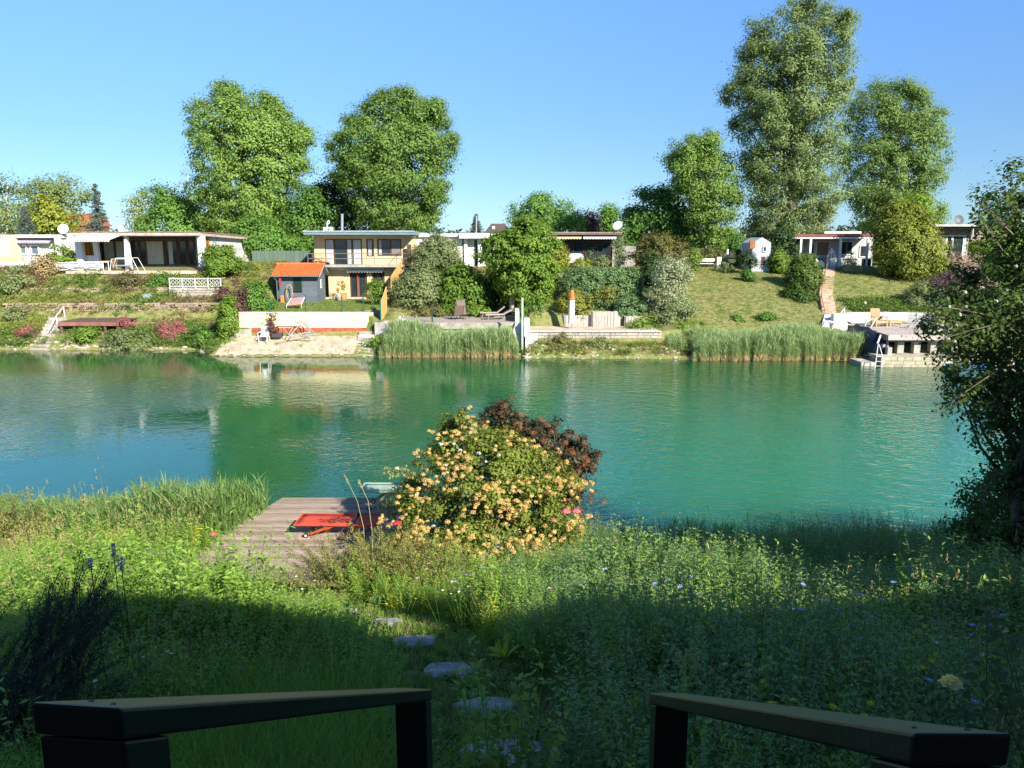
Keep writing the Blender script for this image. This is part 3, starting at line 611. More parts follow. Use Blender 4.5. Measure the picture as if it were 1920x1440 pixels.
# balcony things
orange_w = mat('orange_wood', (.60, .30, .10), .5, .15, 6)
for (q, lab, bk) in ((599, 'orange wooden balcony chair nearer the house corner', 1), (610, 'orange wooden balcony bench with low seat beside the chair', 0)):
    c = thing('balcony_chair', (PX(q, 62.6), 62.6, zs + .05), lab, 'chair'); x = c.location.x; zz = zs + .05; w_ = .27
    B('seat', orange_w, c, x - w_, x + w_, 62.4, 62.85, zz + .42, zz + .47)
    for a in (-w_, w_ - .05):
        for y in (62.4, 62.8): B('leg', orange_w, c, x + a, x + a + .05, y, y + .05, zz, zz + .42)
    if bk: MB().box(x - w_, x + w_, 62.86, 62.9, zz + .8, zz + .88).box(x - w_, x + w_, 62.86, 62.9, zz + .6, zz + .66).box(x - w_, x - w_ + .05, 62.86, 62.9, zz + .47, zz + .8).box(x + w_ - .05, x + w_, 62.86, 62.9, zz + .47, zz + .8).build('backrest', orange_w, c)
    else: MB().box(x - w_, x + w_, 62.86, 62.9, zz + .55, zz + .62).build('backrest', orange_w, c)
bp_ = mat('black_plastic', (.015, .015, .017), .5, .2, 4)
for q, lab in ((585, 'black balcony planter at the left end of the railing'), (594, 'black balcony planter below the orange chair'), (617, 'black balcony planter by the glass door')):
    c = thing('balcony_planter', (PX(q, 62.1), 62.1, zs + .03), lab, 'planter', 'black planters on the balcony'); x = c.location.x
    MB().lathe((x, 62.1, zs + .03), [(.13, 0), (.19, .28), (.2, .3), (.16, .3)], 10).build('pot', bp_, c)
# ---- shed
hs_ = thing('garden_shed', (-16.6, 60.6, 2.7), 'slate-grey board shed with bright orange tiled roof', 'shed')
x0, x1, y0, y1 = PX(521, 59.95, 3), PX(595, 59.95, 3), 59.95, 62.6; sh = mat('slate_boards', (.105, .135, .16), .7, .12, 3, .25, 30, stretch=(.4, .4, 4))
ze = PZ(517, 59.95); zr = PZ(496, 61.3); zb_ = 2.62
B('wall', mat('shed_dark', (.03, .035, .04), .8, .2, 3), hs_, x0 + .02, x1 - .02, y0 + .02, y1, zb_, ze)
nb = 13; wx0, wx1, wz0, wz1 = PX(551, y0, 3), PX(567, y0, 3), PZ(546, y0), PZ(521, y0)
for k in range(nb):
    za = zb_ + (ze - .12 - zb_) * k / nb; zc = zb_ + (ze - .12 - zb_) * (k + 1) / nb - .012
    if zc < wz0 or za > wz1: B('board', sh, hs_, x0, x1, y0 - .02, y0 + .018, za, zc)
    else: B('board', sh, hs_, x0, wx0 - .02, y0 - .02, y0 + .018, za, zc); B('board', sh, hs_, wx1 + .02, x1, y0 - .02, y0 + .018, za, zc)
ym = 61.3
for k in range(nb + 5):
    za = zb_ + (ze - .12 - zb_) * k / nb; zc = za + (ze - .12 - zb_) / nb - .012
    if zc <= ze - .1: a, b_ = y0, y1
    else:
        f = (zc - ze) / (zr - .1 - ze)
        if f > .95: break
        a = y0 + (ym - y0) * max(0, f); b_ = y1 - (y1 - ym) * max(0, f)
    B('board', sh, hs_, x1 - .018, x1 + .02, a, b_, za, zc)
window(hs_, 551, 567, 521, 546, y0 - .005, mat('shed_frame', (.04, .05, .055), .6, .1, 3), glass('pane_green', (.02, .035, .025)), (), .05)
sw = MB().box(x1 + .021, x1 + .05, 61.0, 61.45, PZ(540, 61.2), PZ(524, 61.2)).build('side_window', white2, hs_); MB().box(x1 + .051, x1 + .056, 61.05, 61.4, PZ(538.5, 61.2), PZ(525.5, 61.2)).build('pane', glass('pane_pale', (.2, .22, .15), .1), sw)
rfm = mat('orange_tile', (.62, .13, .035), .75, .2, 4, .2)
rx0, rx1 = x0 - .35, x1 + .35; ye0 = y0 - .38; zee = ze - .0
def slope(yA, zA, yB, zB, name):
    n, mrows = 26, 9; mb = MB()
    for j in range(mrows):
        f0, f1 = j / mrows, (j + 1.12) / mrows; f1 = min(f1, 1)
        for i in range(n):
            a = rx0 + (rx1 - rx0) * i / n; b2 = rx0 + (rx1 - rx0) * (i + 1) / n; m2 = (a + b2) / 2
            P0 = [(yA + (yB - yA) * f, zA + (zB - zA) * f) for f in (f0, f1)]
            l0, l1 = .055, .02
            mb.add([(a, P0[0][0], P0[0][1] + l0 * .4), (m2, P0[0][0], P0[0][1] + l0 + .03), (b2, P0[0][0], P0[0][1] + l0 * .4), (b2, P0[1][0], P0[1][1] + l1 * .4), (m2, P0[1][0], P0[1][1] + l1 + .03), (a, P0[1][0], P0[1][1] + l1 * .4)], [(0, 1, 4, 5), (1, 2, 3, 4)])
    return mb
rfo = MB().hexa([(rx0, ye0, zee - .08), (rx1, ye0, zee - .08), (rx1, ym, zr - .08), (rx0, ym, zr - .08)], [(rx0, ye0, zee), (rx1, ye0, zee), (rx1, ym, zr), (rx0, ym, zr)])
rfo.hexa([(rx0, ym, zr - .08), (rx1, ym, zr - .08), (rx1, y1 + .35, zee - .08), (rx0, y1 + .35, zee - .08)], [(rx0, ym, zr), (rx1, ym, zr), (rx1, y1 + .35, zee), (rx0, y1 + .35, zee)])
rfp = rfo.build('roof', mat('fascia_grey', (.35, .38, .38), .6, .1, 3), hs_)
slope(ye0 - .05, zee, ym, zr, '').build('tiles', rfm, rfp, kind='stuff'); slope(y1 + .4, zee, ym, zr, '').build('tiles', rfm, rfp, kind='stuff')
MB().tube((rx0, ym, zr + .05), (rx1, ym, zr + .05), .09, n=8).build('ridge', rfm, rfp)
MB().tube((rx0, ye0 - .09, zee - .02), (rx1, ye0 - .09, zee - .02), .05, n=8).build('gutter', metal_g, hs_)
MB().path([(rx0 + .2, ye0 - .05, zee - .05), (rx0 + .35, y0 - .08, zee - .4), (rx0 + .35, y0 - .08, zb_)], .035).build('downpipe', metal_g, hs_)
# ---- C: white modern house
Y = 66.0
hC = thing('white_modern_house', (PX(870, Y), Y, 5.1), 'white flat-roofed modern house with tall windows behind the bushes', 'house')
PBX('roof', white2, hC, 862, 966, 437, 447, Y - .9, Y + 9, bevel=.02); PBX('wing_roof', white2, hC, 778, 861, 438, 444, Y - .3, Y + 9)
PBX('wing_wall', white, hC, 779, 868, 444.3, 506, Y, Y + 8)
for a, b_ in ((871, 877), (897, 903), (925, 930), (951, 956)): PBX('column', white2, hC, a, b_, 447.2, 503, Y - .2, Y - .003)
window(hC, 877, 897, 448, 503, Y + .12, white2, glass('pane_dark'), (), .06, [(878, 890)], cm=mat('pale_green_curtain', (.5, .55, .45), .9, .12, 2))
window(hC, 903, 925, 450, 490, Y + .12, white2, glass('pane_dark'), (), .06, []); window(hC, 930, 951, 450, 490, Y + .12, white2, glass('pane_dark'), (), .06, [(940, 950)], cm=mat('pale_green_curtain', (.5, .55, .45), .9, .12, 2))
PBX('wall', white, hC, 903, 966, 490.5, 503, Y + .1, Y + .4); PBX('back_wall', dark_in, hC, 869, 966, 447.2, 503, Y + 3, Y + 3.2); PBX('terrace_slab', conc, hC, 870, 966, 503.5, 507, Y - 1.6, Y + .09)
MB().tube(P(893, 438, 70), P(893, 404, 70), .07, n=8).build('chimney_pipe', metal_g, None, label='thin metal flue standing on the white house roof', category='chimney pipe')
# ---- D: dark brown house
hD = thing('dark_brown_house', (PX(1090, Y), Y, 5.1), 'dark brown timber house under cream and white rolled awnings', 'house')
PBX('roof', mat('brown_fascia', (.14, .09, .07), .6, .2, 3), hD, 1012, 1164, 437.5, 440.5, Y - 1.5, Y + 8); PBX('roof_edge', mat('brown_fascia2', (.24, .19, .17), .5, .2, 3), hD, 1012, 1164, 435, 437.2, Y - 1.4, Y + 8)
PBX('wall', brown, hD, 1016, 1146, 441, 506, Y, Y + 7); PBX('side_wall', conc, hD, 1146.5, 1190, 461, 512, Y - .3, Y + .3)
awning(hD, 1014, 1088, 441.8, 448, Y - .9, .5, mat('cream_awning', (.62, .54, .34), .8, .15, 5)); awning(hD, 1091, 1152, 441.8, 448, Y - .9, .5, mat('white_awning', (.72, .72, .70), .8, .08, 5))
for a, b_ in ((1073, 1094), (1096, 1116), (1118, 1143)): window(hD, a, b_, 452, 488, Y - .03, frame_b, glass('pane_navy', (.02, .03, .04)), (), .06)
tc = PBX('round_screen', mat('pale_grey_panel', (.42, .42, .40), .7, .1, 3), None, 1064, 1094, 475, 493, Y - 2.1, Y - 2.0, bevel=.0, label='rounded pale grey panel standing in front of the brown house', category='screen')
bv = tc.modifiers.new('b', 'BEVEL'); bv.width = .38; bv.segments = 8; bv.affect = 'VERTICES' if False else 'EDGES'; bv.limit_method = 'WEIGHT'
me = tc.data; aw_ = me.attributes.new('bevel_weight_edge', 'FLOAT', 'EDGE')
for e in me.edges:
    a, b_ = me.vertices[e.vertices[0]].co, me.vertices[e.vertices[1]].co
    if abs(a.y - b_.y) > .05 and max(a.z, b_.z) > me.vertices[0].co.z + .2: aw_.data[e.index].value = 1.0
dish(1159, 424, 64.6, .42, PZ(440, 64.6), mat('dish_white', (.75, .77, .78), .4, .05, 3), 'white satellite dish at the right end of the brown roof', az=-.5, tilt=.7)
# ---- E: small white house with porch
hE = thing('porch_house', (PX(1570, Y), Y, 5.1), 'small white house with red-brown roof edge and open porch', 'house')
PBX('wall', mat('grey_white_boards', (.42, .43, .41), .8, .1, 3, stretch=(8, 1, 1)), hE, 1455, 1630, 446, 500, Y, Y + 6)
PBX('roof', mat('redbrown_roof', (.17, .06, .05), .8, .25, 3, .3), hE, 1450, 1634, 439, 444, Y - 2.2, Y + 6.3); PBX('roof_edge', white2, hE, 1452, 1633, 444.3, 447.5, Y - 2.15, Y - 1.95); PBX('roof_light', white2, hE, 1538, 1606, 433.8, 437.6, Y - .2, Y + 2)
for q in (1495, 1513, 1568.5, 1619): x = PX(q, Y - 2); B('post', white2, hE, x - .08, x + .08, Y - 2.1, Y - 1.94, 5.05, PZ(447.6, Y - 2))
window(hE, 1570, 1592, 452, 478, Y - .02, white2, glass('pane_dark'), (), .07); window(hE, 1605, 1619, 460, 482, Y - .02, white2, glass('pane_dark'), (), .06)
window(hE, 1524, 1549, 452, 480, Y - .02, white2, mat('brown_blind', (.30, .17, .09), .7, .1, 3), (), .07); window(hE, 1508, 1521, 455, 480, Y - .02, white2, glass('pane_dark'), (), .06)
PBX('porch_floor', conc, hE, 1455, 1634, 499, 503, Y - 2.3, Y - .01)
hE2 = thing('white_hut', (PX(1425, 63, 5), 63, 5.0), 'small white gabled hut half hidden by the tall tree', 'hut')
gx0, gx1 = PX(1406, 63), PX(1440, 63); gz = PZ(455, 63); ga = PZ(445, 63)
MB().box(gx0, gx1, 63, 66, 4.9, gz).add([(gx0, 63, gz), (gx1, 63, gz), ((gx0 + gx1) / 2, 63, ga), (gx0, 66, gz), (gx1, 66, gz), ((gx0 + gx1) / 2, 66, ga)], [(0, 1, 2), (5, 4, 3), (0, 2, 5, 3), (1, 4, 5, 2)]).build('wall', mat('shaded_white_render', (.40, .44, .47), .9, .12, 1.5, .2), hE2)  # white walls toned grey-blue, the tall tree's shade put into the colour
window(hE2, 1425, 1432, 462, 472, 62.97, white2, glass('pane_dark'), (), .05); PBX('door', frame_b, hE2, 1424, 1431, 481, 497, 62.95, 62.99)
PBX('roof_board', mat('rust_board', (.3, .11, .05), .8, .2, 3), hE2, 1401, 1411, 451, 466, 62.7, 62.9)
# ---- F: stone house
hF = thing('stone_house', (PX(1780, Y), Y, 5.1), 'brownish stone house with white-framed glass door behind pink bushes', 'house')
stone_w = mat('rubble_wall', (.22, .17, .12), .95, .4, 3.2, 1.0, 5, col2=(.40, .33, .24))
fw_ = MB(); XB(fw_, 1728, 1764, 428.5, 492, Y, Y + .4); XB(fw_, 1764, 1811, 428.5, 441, Y, Y + .4); XB(fw_, 1811, 1900, 428.5, 492, Y, Y + .4); fw_.build('wall', stone_w, hF)
sb = random.Random(9); q = PX(1728, Y); stn = MB()
for k in range(260):
    a = sb.uniform(1729, 1895); r = sb.uniform(430, 490)
    if 1762 < a < 1814 and r > 440: continue
    p = P(a, r, Y); w_ = sb.uniform(.15, .38); h_ = sb.uniform(.09, .16); stn.blob((p.x, Y, p.z), (w_ / 2, .06, h_ / 2), k, (6, 4), .2)
stn.build('wall_stones', mat('rubble_stone', (.26, .20, .15), .95, .35, .8, .5, 20), hF, kind='stuff')
PBX('roof', mat('roof_white_edge', (.55, .54, .5), .7, .2, 2, .2), hF, 1724, 1845, 421, 424.5, Y - 1.3, Y + 8); PBX('roof_beam', mat('dark_beam', (.06, .05, .045), .8, .3, 3), hF, 1726, 1842, 424.8, 428.2, Y - 1.1, Y + 7)
window(hF, 1764, 1811, 441.3, 490, Y + .05, white2, glass('pane_dark'), (1774, 1776, 1796, 1799), .08, [(1799, 1806)], name='glass_door')
x = PX(1812, Y - 1.3); MB().path([(x, Y - 1.3, 5.1), (x + .1, Y - 1.25, 6.4), (x - .05, Y - 1.3, PZ(428, Y - 1.3))], .11, 7, .09).path([(x - .3, Y - 1.3, 5.1), (x - .15, Y - 1.25, 6.2), (x - .05, Y - 1.3, PZ(432, Y - 1.3))], .07, 6).build('gnarled_post', mat('driftwood', (.42, .36, .30), .9, .3, 5, .5), hF)
PBX('bench_slab', conc, hF, 1810, 1830, 486, 488.5, Y - 2, Y - 1)
dish(1797, 413, 65.6, .40, PZ(422, 65.6), mat('dish_dark', (.11, .12, .13), .5, .15, 4), 'dark grey satellite dish on the stone house roof', az=0, tilt=.3)
# ---- houses further back
hG = thing('hip_roof_house', (PX(935, 110), 110, 5.1), 'distant brown hipped roof with white chimney between the trees', 'house')
a, b_ = PX(908, 110, 8), PX(958, 110, 8); zc = PZ(436, 110); zd = PZ(428.5, 110); c = (a + b_) / 2
MB().box(a + .8, b_ - .8, 110.8, 119, 5.1, zc).build('wall', white, hG); MB().add([(a, 110, zc), (b_, 110, zc), (b_, 120, zc), (a, 120, zc), (c - 1, 115, zd + .8), (c + 1, 115, zd + .8)], [(0, 1, 5, 4), (1, 2, 5), (2, 3, 4, 5), (3, 0, 4), (3, 2, 1, 0)]).build('roof', mat('dark_roof', (.10, .075, .06), .9, .2, 3), hG)
PBX('chimney', white2, hG, 923, 928, 424, 433, 112, 113)
hH = thing('red_roof_house', (PX(130, 120), 120, 5.1), 'distant house with red gable showing between birches at left', 'house')
a, b_ = PX(122, 120, 8), PX(144, 120, 8); zc = PZ(422, 120); zd = PZ(399, 120); c = (a + b_) / 2
MB().box(a, b_, 120, 130, 5.1, zc).build('wall', mat('brick_red', (.36, .14, .08), .9, .2, 2), hH); MB().add([(a - .3, 119.6, zc), (b_ + .3, 119.6, zc), (c, 119.6, zd), (a - .3, 130.4, zc), (b_ + .3, 130.4, zc), (c, 130.4, zd)], [(0, 1, 2), (5, 4, 3), (0, 2, 5, 3), (1, 4, 5, 2)]).build('roof', mat('red_roof', (.45, .13, .06), .9, .2, 2), hH)
# ================================================================ WALLS, STAIRS, TERRACES, FURNITURE on the far bank
grey_st = mat('grey_stone', (.36, .33, .28), .95, .3, 1.5, .6, 14); pale_c = mat('pale_concrete', (.55, .52, .46), .9, .15, 2, .4, 10)
planks_m = mat('silver_planks', (.33, .28, .25), .85, .25, 2.5, .4, 20, stretch=(1, 6, 1))
green_p = mat('green_post', (.01, .10, .07), .5, .1, 5)
def stones(name, par, x0, x1, y, z0, z1, w_, h_, m, seed=0, dep=.16, slope=0.0, kind=None, jit=.02):
    """courses of separate stones, each its own object or joined when small"""
    rr = random.Random(seed); n = max(1, int(round((z1 - z0) / h_))); me_ = MB()
    for j in range(n):
        za = z0 + (z1 - z0) * j / n; x = x0 - rr.uniform(0, w_ * .5)
        while x < x1:
            w2 = w_ * rr.uniform(.7, 1.35); a, b2 = max(x, x0), min(x + w2, x1)
            if b2 - a > .05:
                yy = y + rr.uniform(-jit, jit) + slope * j; q = me_ if kind else MB()
                zz = za + (z1 - z0) / n - .015 - rr.uniform(0, .012)
                q.hexa([(a + .008, yy, za), (b2 - .008, yy + rr.uniform(-.01, .01), za), (b2 - .008, yy + dep, za), (a + .008, yy + dep, za)], [(a + .014, yy + .012, zz), (b2 - .014, yy + .012, zz), (b2 - .014, yy + dep, zz), (a + .014, yy + dep, zz)])
                if not kind: q.build('stone', m, par)
            x += w2
    if kind: me_.build(name, m, par, kind='stuff')
def rough_row(name, label, x0, x1, y, z, h, m, seed, w_=.5, rows=1):
    t0 = thing(name, ((x0 + x1) / 2, y, z), label, 'wall'); mb = MB(); rr = random.Random(seed); nr = rows * 2
    for j in range(nr):
        x = x0 + rr.uniform(0, .3)
        while x < x1:
            w2 = w_ * rr.uniform(.35, 1.1); yy = y + rr.uniform(-.05, .05) + .05 * j; zz = fg(x, y) - .1 + j * h / nr; hh = h / nr * rr.uniform(.7, 1.0)
            if rr.random() > .12: mb.hexa([(x, yy, zz), (x + w2 - .02, yy + rr.uniform(-.03, .03), zz), (x + w2 - .02, yy + .3, zz), (x, yy + .3, zz)], [(x + .02, yy + rr.uniform(0, .05), zz + hh), (x + w2 - .04, yy + .03, zz + hh * rr.uniform(.8, 1)), (x + w2 - .03, yy + .3, zz + hh), (x, yy + .3, zz + hh)])
            x += w2
    mb.build('stones', m, t0, kind='stuff'); return t0
# ---- left garden: dry low walls, stair, platform
dry_m = mat('dry_earth_stone', (.30, .24, .17), .95, .3, 1.5, .6, 10)
for (a, b_, yy, h, lab, sd, rw) in ((55, 405, 59.25, .42, 'upper dry-stone terrace wall below the brown glazed bungalow', 1, 2), (0, 410, 57.15, .6, 'long middle dry-stone terrace wall across the left slope', 2, 2), (235, 412, 55.6, .4, 'short lower dry-stone wall above the red valerian', 3, 2)):
    rough_row('dry_stone_wall', lab, PX(a, yy), PX(b_, yy), yy, 2, h, dry_m, sd, .45, rw)
pl = thing('timber_platform', (PX(165, 55.5, 2), 55.3, 2.1), 'dark brown timber platform on posts over the left bank', 'platform')
a, b_ = PX(108, 54, 2), PX(222, 54, 2); zt_ = PZ(603, 54)
wood_d = mat('dark_platform_wood', (.12, .075, .06), .8, .3, 3, .4, 15, stretch=(6, 1, 1)); wood_r = mat('reddish_beam', (.26, .12, .08), .8, .25, 3, .3)
for k in range(19): B('plank', wood_d, pl, a + .0 + .05 * (k % 2), b_, 54 + .15 * k, 54 + .15 * k + .138, zt_ - .04, zt_)
B('beam', wood_r, pl, a, b_, 53.93, 53.99, zt_ - .3, zt_ - .045); B('beam', wood_d, pl, a, b_, 56.7, 56.8, zt_ - .25, zt_ - .05)
for x in (a + 1.0, b_ - 1.1, a + .1, b_ - .2): B('post', wood_d, pl, x, x + .14, 54.0, 54.14, fg(x, 54.0) - .2, zt_ - .3)
stp = thing('concrete_stair', (PX(80, 53, 1), 53, .5), 'grey concrete steps leading down to the water at far left', 'stair')
for k in range(10):
    y = 52.0 + .36 * k; z = .12 + .2 * k; x = PX(72 + 3.6 * k, y, z); B('step', grey_st, stp, x - .55, x + .55, y, y + .38, z - .3, z, rz=R(-6))
hr = MB(); pA = [(PX(88, 53.3, 1.4), 53.3, 1.0), (PX(93, 53.3), 53.3, PZ(607, 53.3)), (PX(103, 54.6), 54.6, PZ(592, 54.6)), (PX(118, 56.8), 56.8, PZ(575, 56.8)), (PX(118, 56.8), 56.8, PZ(600, 56.8))]
hr.path(pA, .035); x = PX(103, 54.6); hr.tube(pA[2], (x, 54.6, fg(x, 54.6)), .035); hr.build('stair_railing', white2, None, label='thin white bent handrail beside the far left steps', category='handrail')
# white planter railing on the slope
wr = thing('planter_railing', (PX(368, 58.9), 58.9, 3.9), 'white ornamental iron railing round a raised bed on the left slope', 'railing')
Yw = 58.9; xa, xb = PX(320, Yw), PX(416, Yw); zb0, zb1 = PZ(539, Yw), PZ(522, Yw); rr_ = MB()
for k in range(5): x = xa + (xb - xa) * k / 4; MB().tube((x, Yw, zb0 - .1), (x, Yw, zb1 + .05), .03).build('post', white2, wr)
rr_.tube((xa, Yw, zb1), (xb, Yw, zb1), .028).tube((xa, Yw, zb0 + .06), (xb, Yw, zb0 + .06), .022).tube((xa, Yw, zb1), (xa, Yw + 1, zb1), .025).tube((xb, Yw, zb1), (xb, Yw + 1, zb1), .025).build('rail', white2, wr)
for k in range(14):
    x = xa + (xb - xa) * (k + .5) / 14; h = zb1 - zb0 - .1; MB().path([(x + .11 * math.sin(q * 1.05), Yw, zb0 + .08 + h * q / 6) for q in range(7)], .013, 4).path([(x - .11 * math.sin(q * 1.05), Yw, zb0 + .08 + h * q / 6) for q in range(7)], .013, 4).build('scroll', white2, wr)
bw = thing('raised_bed', (PX(368, 60), 60, 3.6), 'low grey stone edging of the raised bed below the white railing', 'wall'); stones('stones', bw, xa - .1, xb + .1, 58.92, fg(xa, 58.9) - .2, zb0 - .02, .4, .2, grey_st, 5, 1.0, kind=1)
# white tubular bench frame with cloth
wf = thing('sheeted_bench', (PX(153, 61.5, 5), 61.2, 4.7), 'white tubular frame draped with grey sheeting before the bungalow', 'frame')
xa, xb = PX(112, 61.2), PX(199, 61.2); z0, z1 = PZ(509, 61.2), PZ(493, 61.2)
MB().path([(xa, 61.2, z0), (xa, 61.2, z1), (xb, 61.2, z1), (xb, 61.2, z0)], .035).tube((xa, 61.2, z0 + .1), (xb, 61.2, z0 + .25), .03).path([(xa, 62, z0), (xa, 62, z1 + .05), (xb, 62, z1 + .05), (xb, 62, z0)], .035).build('tubes', white2, wf)
vs = []; n = 16
for k in range(n + 1):
    x = xa + (xb - xa) * k / n; sgv = .12 * math.sin(k * 1.1) + .05 * math.sin(k * 2.3); vs += [(x, 61.17, z1 - .08), (x, 61.12 + .06 * math.sin(k), z1 - .38 + sgv * .5), (x, 61.3, z0 + .12 + sgv)]
MB().add(vs, [(3 * k + j, 3 * k + 3 + j, 3 * k + 4 + j, 3 * k + 1 + j) for k in range(n) for j in (0, 1)]).build('sheeting', mat('grey_sheet', (.42, .43, .44), .7, .25, 2, .3), wf)
# ---- garden of the cream house: wall, brick foot, fence, stairs
gw = thing('retaining_wall', (PX(570, 52), 52, 1.1), 'long cream yellow retaining wall with a red brick foot by the beach', 'wall')
xa, xb = PX(447, 52), PX(690, 52); zt_ = 2.52; zm = PZ(614, 52); zb_ = PZ(629, 52)
gwm = mat('cream_wall', (.62, .55, .33), .9, .06, 1.2, .25)
MB().box(xa, xb, 51.93, 52.35, zm, zt_).build('wall', gwm, gw); B('coping', pale_c, gw, xa - .05, xb + .05, 51.88, 52.4, zt_ + .002, zt_ + .06)
MB().hexa([(PX(700, 52.8), 52.6, 1.4), (xb + .003, 51.93, 1.2), (xb + .003, 52.3, 1.2), (PX(700, 52.8), 53, 1.4)], [(PX(700, 52.8), 52.6, zt_), (xb + .003, 51.93, zt_), (xb + .003, 52.3, zt_), (PX(700, 52.8), 53, zt_)]).build('wall_return', gwm, gw)
brick_m = mat('red_brick', (.42, .10, .05), .85, .35, 2.5, .3)
stones('bricks', gw, PX(470, 51.9), xb - .1, 51.86, zb_ - .1, zm - .003, .25, .085, brick_m, 8, .1, kind=1, jit=.003)
MB().hexa([(xa - .5, 51.6, .9), (PX(470, 52), 51.75, .9), (PX(470, 52), 52.2, .9), (xa - .3, 52.3, .9)], [(xa, 51.8, zm - .25), (PX(470, 52), 51.85, zm - .003), (PX(470, 52), 52.2, zm - .003), (xa, 52.2, zm)]).build('rubble_foot', grey_st, gw)
fe = thing('wire_fence', (PX(600, 52.1), 52.15, 2.58), 'green posts and wire mesh fence on top of the cream wall', 'fence')
fpx = (506, 573, 641, 681, 692); zt2 = PZ(553, 52.2)
for q in fpx: x = PX(q, 52.2); yy = 52.2 if q < 690 else 53.2; MB().tube((x, yy, 2.5), (x, yy, zt2 - (.1 if q > 690 else 0)), .035, n=8).build('post', green_p, fe)
mw = MB(); xa_, xb_ = PX(506, 52.2), PX(681, 52.2)
for k in range(8): z = 2.6 + (zt2 - 2.75) * k / 7; mw.tube((xa_, 52.2, z), (xb_, 52.2, z), .004, n=3, cap=False)
for k in range(60): x = xa_ + (xb_ - xa_) * k / 59; mw.tube((x, 52.2, 2.6), (x, 52.2, zt2 - .15), .0035, n=3, cap=False)
mw.build('wire_mesh', green_p, fe, kind='stuff')
# orange screen up the slope
of = thing('orange_screen_fence', (PX(730, 55, 3), 55, 2.4), 'orange bamboo screen fence climbing the slope beside the cream house', 'fence')
om = mat('orange_screen', (.62, .36, .12), .8, .2, 3, .2, stretch=(1, 8, 1))
segs = [(52.0, PZ(603, 52.0), PZ(566, 52.0)), (54.4, PZ(583, 54.4), PZ(537, 54.4))], [(56.6, PZ(548, 56.6), PZ(525, 56.6) + .25), (60.4, PZ(520, 60.4) - .2, PZ(497, 60.4))], [(60.6, PZ(515, 60.6), PZ(497, 60.6)), (64, PZ(508, 64), PZ(484, 64))]
for sgm in segs:
    (ya, za0, za1), (yb, zb0_, zb1_) = sgm; n = 12
    for k in range(n):
        f0, f1 = k / n, (k + .94) / n; y0_, y1_ = ya + (yb - ya) * f0, ya + (yb - ya) * f1; x0_, x1_ = -8.85 + .0 * f0, -8.85
        lz = lambda f: za0 + (zb0_ - za0) * f; hz = lambda f: za1 + (zb1_ - za1) * f
        MB().hexa([(x0_ - .02, y0_, lz(f0)), (x0_ + .02, y0_, lz(f0)), (x1_ + .02, y1_, lz(f1)), (x1_ - .02, y1_, lz(f1))], [(x0_ - .02, y0_, hz(f0)), (x0_ + .02, y0_, hz(f0)), (x1_ + .02, y1_, hz(f1)), (x1_ - .02, y1_, hz(f1))]).build('panel', om, of)
MB().tube((-8.88, 51.9, 1.4), (-8.88, 51.9, PZ(558, 52)), .05, n=8).build('post', green_p, of)
st2 = thing('stone_stair', (PX(690, 51, 1), 51, .8), 'narrow pale stone steps from the water up beside the cream wall', 'stair')
for k in range(15):
    y = 49.0 + .37 * k; z = .1 + .172 * k; q = 682 + 14 * (k / 14) ** .8 + (6 if k > 8 else 0); x = PX(q, y, z); B('step', grey_st if k % 3 else pale_c, st2, x - .62, x + .62, y, y + .4, z - .35, z + random.uniform(-.012, .012), rz=R(-5))
wb = MB().hexa([(PX(703, 51.2, 1), 51.2, .2), (PX(724, 51, 1), 50.8, .2), (PX(728, 52, 1), 52.6, .2), (PX(706, 52.5, 1), 52.6, .2)], [(PX(703, 51.2, 1), 51.2, 1.95), (PX(724, 51, 1), 50.8, 1.95), (PX(728, 52, 1), 52.6, 1.95), (PX(706, 52.5, 1), 52.6, 1.95)]).build('concrete_pier', pale_c, None, label='pale concrete pier block between the steps and the reeds', category='pier')
# items on the beach and lawn
ch = thing('garden_chair', (PX(497, 51, 1.2), 50.7, fg(PX(497, 51, 1.2), 50.7)), 'white plastic chair standing on the beach by the brick foot', 'chair'); x, y, z = ch.location
B('seat', white2, ch, x - .3, x + .3, y - .25, y + .3, z + .42, z + .47, bevel=.02)
MB().hexa([(x - .28, y + .25, z + .47), (x + .28, y + .25, z + .47), (x + .28, y + .3, z + .47), (x - .28, y + .3, z + .47)], [(x - .24, y + .42, z + 1.08), (x + .24, y + .42, z + 1.08), (x + .24, y + .47, z + 1.08), (x - .24, y + .47, z + 1.08)]).build('backrest', white2, ch)
for a in (-.3, .26):
    for c in (-.22, .26): B('leg', white2, ch, x + a, x + a + .045, y + c, y + c + .045, z - .03, z + .42)
    MB().path([(x + a, y - .24, z + .44), (x + a, y - .24, z + .68), (x + a, y + .32, z + .7)], .025).build('armrest', white2, ch)
bx_ = B('crate', mat('dark_crate', (.06, .06, .065), .8, .2, 3), None, PX(510, 51, 1), PX(528, 51, 1), 50.9, 51.4, 1.0, 1.28, bevel=.02, label='low dark crate lying right of the white beach chair', category='crate')
alu = mat('aluminium_tube', (.50, .49, .47), .4, .1, 4, metal=.5)
swg = thing('collapsed_swing_frame', (PX(560, 51, 1), 50.6, 1.0), 'tangle of folded grey tubular swing frames lying against the cream wall', 'swing frame')
def pl3(l): return [tuple(P(a, r, yy)) for a, r, yy in l]
for l in ([(524, 606, 51.6), (541, 627, 50.4), (584, 631, 50.3)], [(524, 606, 51.6), (571, 606, 51.6), (588, 623, 50.6)], [(541, 627, 50.4), (553, 604, 51.4), (566, 604, 51.4), (588, 624, 50.7)], [(545, 629, 50.3), (561, 609, 51.2), (583, 622, 50.7), (543, 630, 50.3)], [(536, 631, 50.2), (602, 626, 50.4)]):
    MB().path(pl3(l), .032, 6).build('tube', alu, swg)
